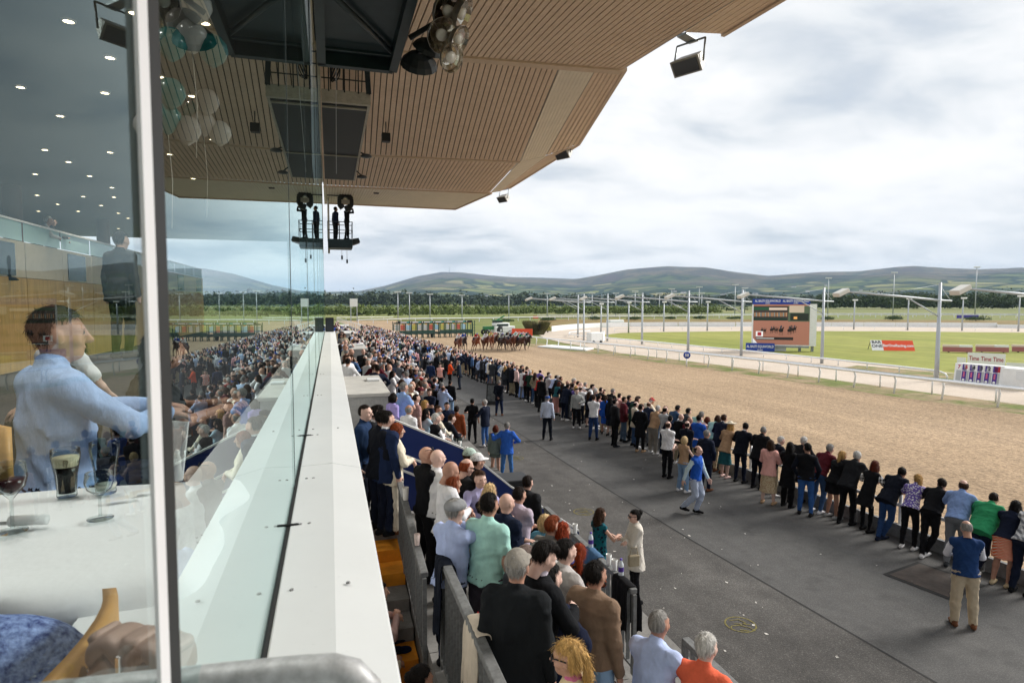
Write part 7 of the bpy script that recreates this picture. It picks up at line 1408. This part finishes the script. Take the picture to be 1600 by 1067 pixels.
c = gp(985, 880, .9); hb_ = empty('handbag', (5.05, 9.55, .80), 0, 'small beige handbag hanging at the side of the white blazer', 'handbag'); bevel(MB().box((-.10, -.04, 0), (.10, .04, .2)).build('bag', fab('khaki'), hb_), .02); MB().tube([(-.08, 0, .2), (-.05, .0, .33), (.05, .0, .33), (.08, 0, .2)], .008, 6).build('strap', fab('khaki'), hb_)
# ================================================================== inside the restaurant
TBZ = FLZ + .75
tx0, tx1, ty0, ty1 = -1.75, -.34, 1.52, 2.34
tb = empty('dining_table', ((tx0 + tx1) / 2, (ty0 + ty1) / 2, FLZ), 0, 'restaurant table under a white cloth just inside the glass', 'table'); bevel(MB().box((-.68, -.38, .70), (.68, .38, .735)).build('table_top', mat('table_wood', '#7a5a36', .6), tb), .01)
for x in (-.6, .6):
    for y in (-.33, .33): MB().tube([(x, y, 0), (x, y, .70)], .025, 8).build('leg', DARKSTEEL, tb)
b = MB(); nx, ny = 40, 30; hx, hy = .705, .41; vs_ = []; ext = .42
def cloth(u, v):
    x, y = u * (hx + ext), v * (hy + ext); ax, ay = abs(x) - hx, abs(y) - hy; dr = max(ax, ay, 0); z = .745 + .004 * math.sin(x * 9) * math.sin(y * 7)
    if dr > 0:
        t = math.atan2(y, x); w_ = .055 * math.sin(x * 13 + y * 11) + .035 * math.sin(x * 23 - y * 19 + 1); k = min(1, dr / .12)
        cx_, cy_ = max(-hx, min(hx, x)), max(-hy, min(hy, y)); dx_, dy_ = x - cx_, y - cy_; q = math.hypot(dx_, dy_) + 1e-6; f = (.03 + k * w_ * .8 + .08 * dr)
        x, y = cx_ + dx_ / q * f, cy_ + dy_ / q * f; z = .745 - .01 * k - max(0, q - .02) * (.95 + .1 * math.sin(t * 11))
    return (x, y, z)
b.add([cloth(i / nx * 2 - 1, j / ny * 2 - 1) for i in range(nx + 1) for j in range(ny + 1)], [(i * (ny + 1) + j, (i + 1) * (ny + 1) + j, (i + 1) * (ny + 1) + j + 1, i * (ny + 1) + j + 1) for i in range(nx) for j in range(ny)], True)
tc_ = b.build('tablecloth', mat('linen_white', (.80, .81, .82), .85, bump=.15, bscale=14), None, tb.location); tc_.modifiers.new('smooth', 'SUBSURF').render_levels = 1; tag(tc_, 'white linen cloth draped over the restaurant table', 'tablecloth')
def on_table(px, py): p = gp(px, py, TBZ); p.z = TBZ + .004; return p
GLS = bpy.data.materials.new('drinking_glass'); GLS.use_nodes = True; t = GLS.node_tree; t.nodes.clear(); go_ = N(t, 'ShaderNodeOutputMaterial'); g_ = N(t, 'ShaderNodeBsdfGlossy'); g_.inputs['Roughness'].default_value = .02; tt_ = N(t, 'ShaderNodeBsdfTransparent'); tt_.inputs[0].default_value = (.88, .91, .91, 1); fr_ = N(t, 'ShaderNodeLayerWeight'); fr_.inputs[0].default_value = .10; mx_ = N(t, 'ShaderNodeMixShader'); L(t, MATH(t, 'MULTIPLY', fr_.outputs['Fresnel'], .8, clamp=True), mx_.inputs[0]); L(t, tt_.outputs[0], mx_.inputs[1]); L(t, g_.outputs[0], mx_.inputs[2]); L(t, mx_.outputs[0], go_.inputs[0])
PINT = [(.0001, .004), (.026, .0), (.0275, .004), (.0265, .02), (.030, .07), (.037, .11), (.040, .130), (.039, .150), (.0375, .150), (.0375, .13), (.034, .108), (.027, .07), (.024, .012)]
o = empty('stout_glass', on_table(105, 777), 0, 'pint glass of dark stout with a cream head on the white cloth', 'glass'); MB().lathe(PINT, 28).build('glass', GLS, o); MB().lathe([(.0001, .013), (.0238, .013), (.0268, .07), (.0315, .095), (.0001, .095)], 24).build('stout', STOUT, o); MB().lathe([(.0001, .0955), (.0318, .0955), (.0368, .124), (.0001, .126)], 24).build('foam', mat('stout_foam', (.62, .55, .38), .8), o)
hd = MB(); c_ = (CAM - o.location).normalized(); Mh_ = Matrix.Rotation(math.atan2(c_.x, -c_.y), 4, 'Z')
hd.tube([(-.006, -.0385, .119), (-.0055, -.0385, .104), (.001, -.0375, .099)], .001, 5); hd.tube([(-.006, -.0385, .119), (.0, -.0395, .1205), (.006, -.0385, .117), (.003, -.0380, .107), (.001, -.0375, .099)], .0012, 5)
for k in range(4): hd.tube([(-.004 + .0022 * k, -.0392, .119 - .0003 * k), (-.003 + .0015 * k, -.038, .106 - .002 * k)], .0003, 4)
hd.v = [tuple(Mh_ @ Vector(v)) for v in hd.v]; hd.build('gold_emblem', mat('emblem_dark_gold', (.10, .075, .03), .5), o)
o = empty('pint_glass', on_table(166, 772), 0, 'nearly empty pint glass with froth on the white cloth', 'glass'); MB().lathe([(r * 1.05, z * 1.1) for r, z in PINT], 28).build('glass', GLS, o); MB().lathe([(.0001, .012), (.025, .012), (.03, .03), (.0001, .03)], 20).build('froth', mat('pale_froth', (.66, .63, .54), .7), o)
WG = [(.0001, .003), (.034, .0), (.034, .003), (.006, .008), (.0042, .015), (.0042, .085), (.012, .095), (.032, .118), (.038, .145), (.034, .182), (.033, .182), (.0365, .145), (.030, .119), (.010, .098), (.0001, .096)]
o = empty('wine_glass', on_table(20, 832), 0, 'stemmed glass of red wine at the left edge of the table', 'glass'); MB().lathe(WG, 28).build('glass', GLS, o); MB().lathe([(.0001, .0985), (.0098, .099), (.0295, .1195), (.0345, .138), (.0001, .138)], 24).build('wine', mat('red_wine', (.03, .004, .008), .15), o)
o = empty('wine_glass', on_table(157, 812), 0, 'short empty stemmed glass beside the froth covered pint', 'glass'); MB().lathe([(r * .95, z * .72) for r, z in WG], 28).build('glass', GLS, o)
o = empty('napkin_roll', on_table(45, 824), R(-8), 'rolled white napkin lying beside the red wine', 'napkin'); MB().tube([(-.045, 0, .016), (.0, 0, .017), (.045, 0, .016)], .014, 14).build('roll', mat('napkin_paper', (.76, .76, .76), .8, var=.05), o); MB().box((-.075, -.006, .008), (-.045, .006, .014)).build('knife_tip', SCREW, o)
o = empty('menu_stand', on_table(262, 745), R(-32), 'white menu card standing on the table near the window post', 'menu'); bevel(MB().box((-.065, -.004, 0), (.065, .004, .19), Matrix.Rotation(R(-10), 4, 'X')).build('card', mat('card_white', (.74, .75, .76), .6), o), .002); MB().box((-.052, -.0055, .02), (.052, -.0045, .17), Matrix.Rotation(R(-10), 4, 'X')).build('print_border', mat('print_grey', (.55, .57, .60), .6), o); MB().box((-.05, -.0065, .022), (.05, -.0058, .168), Matrix.Rotation(R(-10), 4, 'X')).build('print_area', mat('card_white', (.74, .75, .76), .6), o)
o = empty('pepper_mill', on_table(277, 752), 0, 'small white pepper mill beside the menu card', 'mill'); MB().lathe([(.018, 0), (.02, .01), (.014, .05), (.015, .075), (.011, .082), (.012, .1), (.0001, .108)], 18).build('mill', mat('mill_white', (.66, .66, .64), .4), o)
for px, py, lab in ((190, 782, 'torn white sachet on the cloth by the pints'), (225, 770, 'folded betting slip lying on the white cloth')):
    o = empty('paper_slip', on_table(px, py), R(20), lab, 'paper'); MB().add([(-.04, -.015, .002), (.04, -.012, .004), (.042, .016, .008), (-.038, .012, .003)], [(0, 1, 2, 3)]).build('slip', PAPC, o)
# guests
mp_ = dp(72, 560, 2.75); wp_ = dp(208, 560, 3.4)
man = put(Vector((mp_.x, mp_.y, FLZ)), 48, 'dark haired man in pale blue shirt seated at the white table', topc='#9db6e0', botc='navy', hair='short', hairc='dark', pose='table', H=1.80, fat=.16, hyaw=-22, hpit=0, lean=.06, lod=0, group='guests in the restaurant', skin=1)
put(Vector((wp_.x, wp_.y, FLZ)), 70, 'woman in black dress with dark hair beyond the man in blue', topc='black', sleeve='s', bot='trouser', botc='black', hair='bob', hairc='black', pose='table', H=1.66, fem=True, lod=0, group='guests in the restaurant', hyaw=10)
q1 = dp(84, 500, 4.6); q2 = dp(122, 500, 4.75)
put(Vector((q1.x, q1.y, FLZ + .04)), 30, 'woman in white blouse with a black ponytail at a further table', topc='white', sleeve='s', botc='black', hair='pony', hairc='black', pose='sit', H=1.66, fem=True, lod=0, group='guests in the restaurant')
put(Vector((q2.x, q2.y, FLZ)), 250, 'woman with dark wavy hair facing the white blouse', topc='#3a2f30', botc='black', hair='wavy', hairc='dark', pose='sit', H=1.66, fem=True, lod=0, group='guests in the restaurant')
put(Vector((-6.35, 16.6, TZ)), 60, 'grey haired man in pale jumper leaning on the upper balustrade', topc='lgrey', botc='black', hair='grey_short', hairc='white', pose='rail2', H=1.5, lod=1, group='guests in the restaurant')
put(Vector((-6.35, 17.3, TZ)), 60, 'dark haired man clapping at the upper balustrade', topc='dgrey', botc='black', hair='short', hairc='black', pose='talk', H=1.5, lod=1, group='guests in the restaurant')
q3 = dp(188, 420, 9.0)
put(Vector((q3.x, q3.y, 4.6)), 30, 'broad man in dark grey jacket with his back turned in the restaurant', topc='#3a4046', top='jacket', acc='#3a4046', botc='black', hair='short', hairc='black', pose='stand', H=1.85, fat=.2, lod=1, group='guests in the restaurant')
for i, (x, y) in enumerate(((-6.5, 13.0), (-6.5, 14.4), (-6.5, 20.5), (-6.5, 22.2), (-6.5, 24.5))):
    put(Vector((x, y, TZ - .1)), 70, 'dim seated diner on the upper tier, %s along the balustrade' % ('first', 'second', 'third', 'fourth', 'fifth')[i], topc=['cream', 'pink', 'black', 'navy', 'grey'][i], botc='black', hair='short', hairc='dark', pose='sit', H=1.76, lod=2, group='guests in the restaurant')
def chair(p, rz, label, m):
    o = empty('dining_chair', p, rz, label, 'chair', 'restaurant chairs'); bevel(MB().box((-.22, -.22, .42), (.22, .22, .48)).build('seat', m, o), .03); WD_ = mat('chair_beech', '#b98d52', .45, var=.2, vscale=4, stretch=(1, 1, 6))
    for x in (-.2, .2):
        for y in (-.2, .2): MB().tube([(x, y, 0), (x * .95, y * .95, .43)], [.016, .02], 8).build('leg', WD_, o)
    vs_ = []; n = 9
    for k in range(n):
        a = -1 + 2 * k / (n - 1); yb = -.23 - .05 * (1 - a * a)
        for dy, z in ((-.012, .58), (.012, .58), (.012, .86 + .02 * (1 - a * a)), (-.012, .86 + .02 * (1 - a * a))): vs_.append((a * .23, yb + dy, z))
    bk = MB(); bk.add(vs_, [f for k in range(n - 1) for f in ((4*k, 4*k+4, 4*k+5, 4*k+1), (4*k+1, 4*k+5, 4*k+6, 4*k+2), (4*k+2, 4*k+6, 4*k+7, 4*k+3), (4*k+3, 4*k+7, 4*k+4, 4*k))] + [(0, 1, 2, 3), (4*n-1, 4*n-2, 4*n-3, 4*n-4)], True); bk.build('backrest', WD_, o)
    for x in (-.2, .2): MB().tube([(x, -.2, .44), (x * 1.08, -.235, .62)], .016, 8).build('back_post', WD_, o)
    return o
BLF = fab('#24408c:floral:sky'); BLK = mat('navy_seat', (.02, .025, .05), .8)
chair((mp_.x, mp_.y, FLZ), R(-48), 'beech chair under the man in the pale blue shirt', BLK); chair((wp_.x, wp_.y, FLZ), R(-70), 'beech chair under the woman in black', BLK)
A_, B_ = dp(62, 1075, .84), dp(182, 935, 1.12); C_ = (A_ + B_) / 2; u_ = (B_ - A_).normalized(); rz_ = math.atan2(u_.y, u_.x); f_ = Vector((-math.sin(rz_), math.cos(rz_), 0)); CH = C_ + f_ * .27; CH.z = C_.z - .88
ch = chair(CH, rz_, 'beech chair in the left foreground with a bronze handbag on its back', BLK)
fc_ = dp(10, 1112, 1.0); FLOR = mat('blue_floral_upholstery', '#1d2f6e', .9, vscale=75, col2='#8fa6d8', bump=.3, bscale=60)
o = empty('upholstered_seat', (fc_.x, fc_.y, FLZ), R(20), 'blue and white patterned seat at the bottom left corner', 'seat'); zz0 = fc_.z - FLZ; S = SDF((-.32, -.32, -.2), (.32, .32, .2), .018, 1); S.ell(0, (0, 0, -.06), (.26, .22, .09), 0); S.ell(0, (-.08, .12, .03), (.2, .09, .12), .06); V, Q, l = S.mesh(.003); V[:, 2] += zz0 - .03; co_ = bpy.data.objects.new('cushion', np_mesh('cushion', V, Q, l, [FLOR])); link(co_, o); MB().box((-.2, -.18, 0), (.2, .18, zz0 - .15)).build('base', BLK, o)
hbm = mat('bronze_leather', '#a88d80', .5, var=.1, vscale=8, metal=.1); o = empty('quilted_handbag', dp(222, 1046, .93), R(-32), 'quilted bronze handbag with a chain strap over the chair back', 'handbag')
S = SDF((-.18, -.12, -.14), (.18, .12, .12), .0065, 1); X, Y, Zg = np.meshgrid(*S.ax, indexing='ij', sparse=True); bx_ = np.maximum(np.maximum(np.abs(X) - .105, np.abs(Y) - .035), np.abs(Zg) - .075); rb = np.sqrt(np.maximum(np.abs(X) - .085, 0) ** 2 + np.maximum(np.abs(Y) - .02, 0) ** 2 + np.maximum(np.abs(Zg) - .055, 0) ** 2) - .028; chev = np.abs(np.sin((Zg + np.abs(np.abs(X) - .052) * .9) * 62)); S.D[0] = (rb + .010 * (1 - chev) ** 2 * np.where(Zg > -.1, 1, 0)).astype(np.float32); V, Q, l = S.mesh(.002); q_ = bpy.data.objects.new('bag_body', np_mesh('bag_body', V, Q, l, [hbm])); link(q_, o); o.scale = (.72, .72, .72)
bevel(MB().box((-.006, -.058, .02), (.006, -.05, .06)).build('clasp', mat('clasp_silver', (.7, .7, .7), .25, metal=.9), o), .002)
chn = MB(); 
for k in range(26):
    t_ = k / 25; p0 = Vector((-.10 - .16 * t_, -.02, .02 - .10 * t_ - .05 * math.sin(t_ * 3.14))); chn.lathe([(.006, -.0015), (.0075, 0), (.006, .0015), (.0045, 0), (.006, -.0015)], 8, M=Matrix.Translation(p0) @ Matrix.Rotation(R(90 if k % 2 else 0), 4, 'X') @ Matrix.Rotation(R(45), 4, 'Z'))
chn.build('chain_strap', mat('clasp_silver', (.7, .7, .7), .25, metal=.9), o)
o = empty('table_number', dp(72, 580, 3.3), R(-25), 'white table card printed with the number 2 behind the seated man', 'sign'); MB().box((-.055, -.003, -.06), (.055, .003, .06)).build('card', mat('card_white', (.74, .75, .76), .6), o); text_mesh('2', .09, DKP, o, Matrix.Translation((0, -.005, 0)) @ FACEX, .002, depth=.001); MB().tube([(0, 0, -.06), (0, 0, -.58)], .004, 6).build('stem', SCREW, o)
BAL = [mat('balloon_' + n, c, .2, spec=.5) for n, c in (('teal', (.02, .22, .22)), ('white', (.6, .6, .58)), ('pearl', (.45, .42, .40)))]
for i, (px, py, dd_, lab) in enumerate(((262, 188, 4.6, 'bunch of teal and white balloons inside behind the window post'), (300, 60, 4.2, 'bunch of dark teal balloons high inside the glass'), (318, 195, 5.4, 'smaller bunch of balloons further inside the glass'))):
    c = dp(px, py, dd_); o = empty('balloon_bunch', c, 0, lab, 'balloons', 'balloon bunches in the restaurant')
    for k, (x, y, z) in enumerate(((0, 0, .0), (.12, .05, -.06), (-.08, .08, .1), (.05, -.1, .16), (-.12, -.04, -.08))): MB().lathe([(.0001, -.11), (.02, -.10), (.07, -.06), (.1, 0), (.095, .05), (.06, .1), (.0001, .12)], 18, (x, y, z)).build('balloon', BAL[(k * 2 + i) % 3], o)
    MB().tube([(0, 0, -.1), (.02, 0, -.45), (0, .02, -.8)], .003, 5).build('string', PAPC, o)
# ------------------------------------------------------------------ the air
hzm = bpy.data.materials.new('haze_air'); hzm.use_nodes = True; t = hzm.node_tree; t.nodes.clear(); ho_ = N(t, 'ShaderNodeOutputMaterial'); pv = N(t, 'ShaderNodeVolumePrincipled'); pv.inputs['Color'].default_value = (.55, .75, 1.0, 1); pv.inputs['Density'].default_value = 9e-5; pv.inputs['Anisotropy'].default_value = 0; L(t, pv.outputs[0], ho_.inputs['Volume'])
hzo = MB().box((-9500, -9500, -1.1), (12500, 12500, float(Z.max()) + 40)).build('haze', hzm); tag(hzo, 'thin pale haze in the air over the fields and hills', 'haze', kind='stuff')
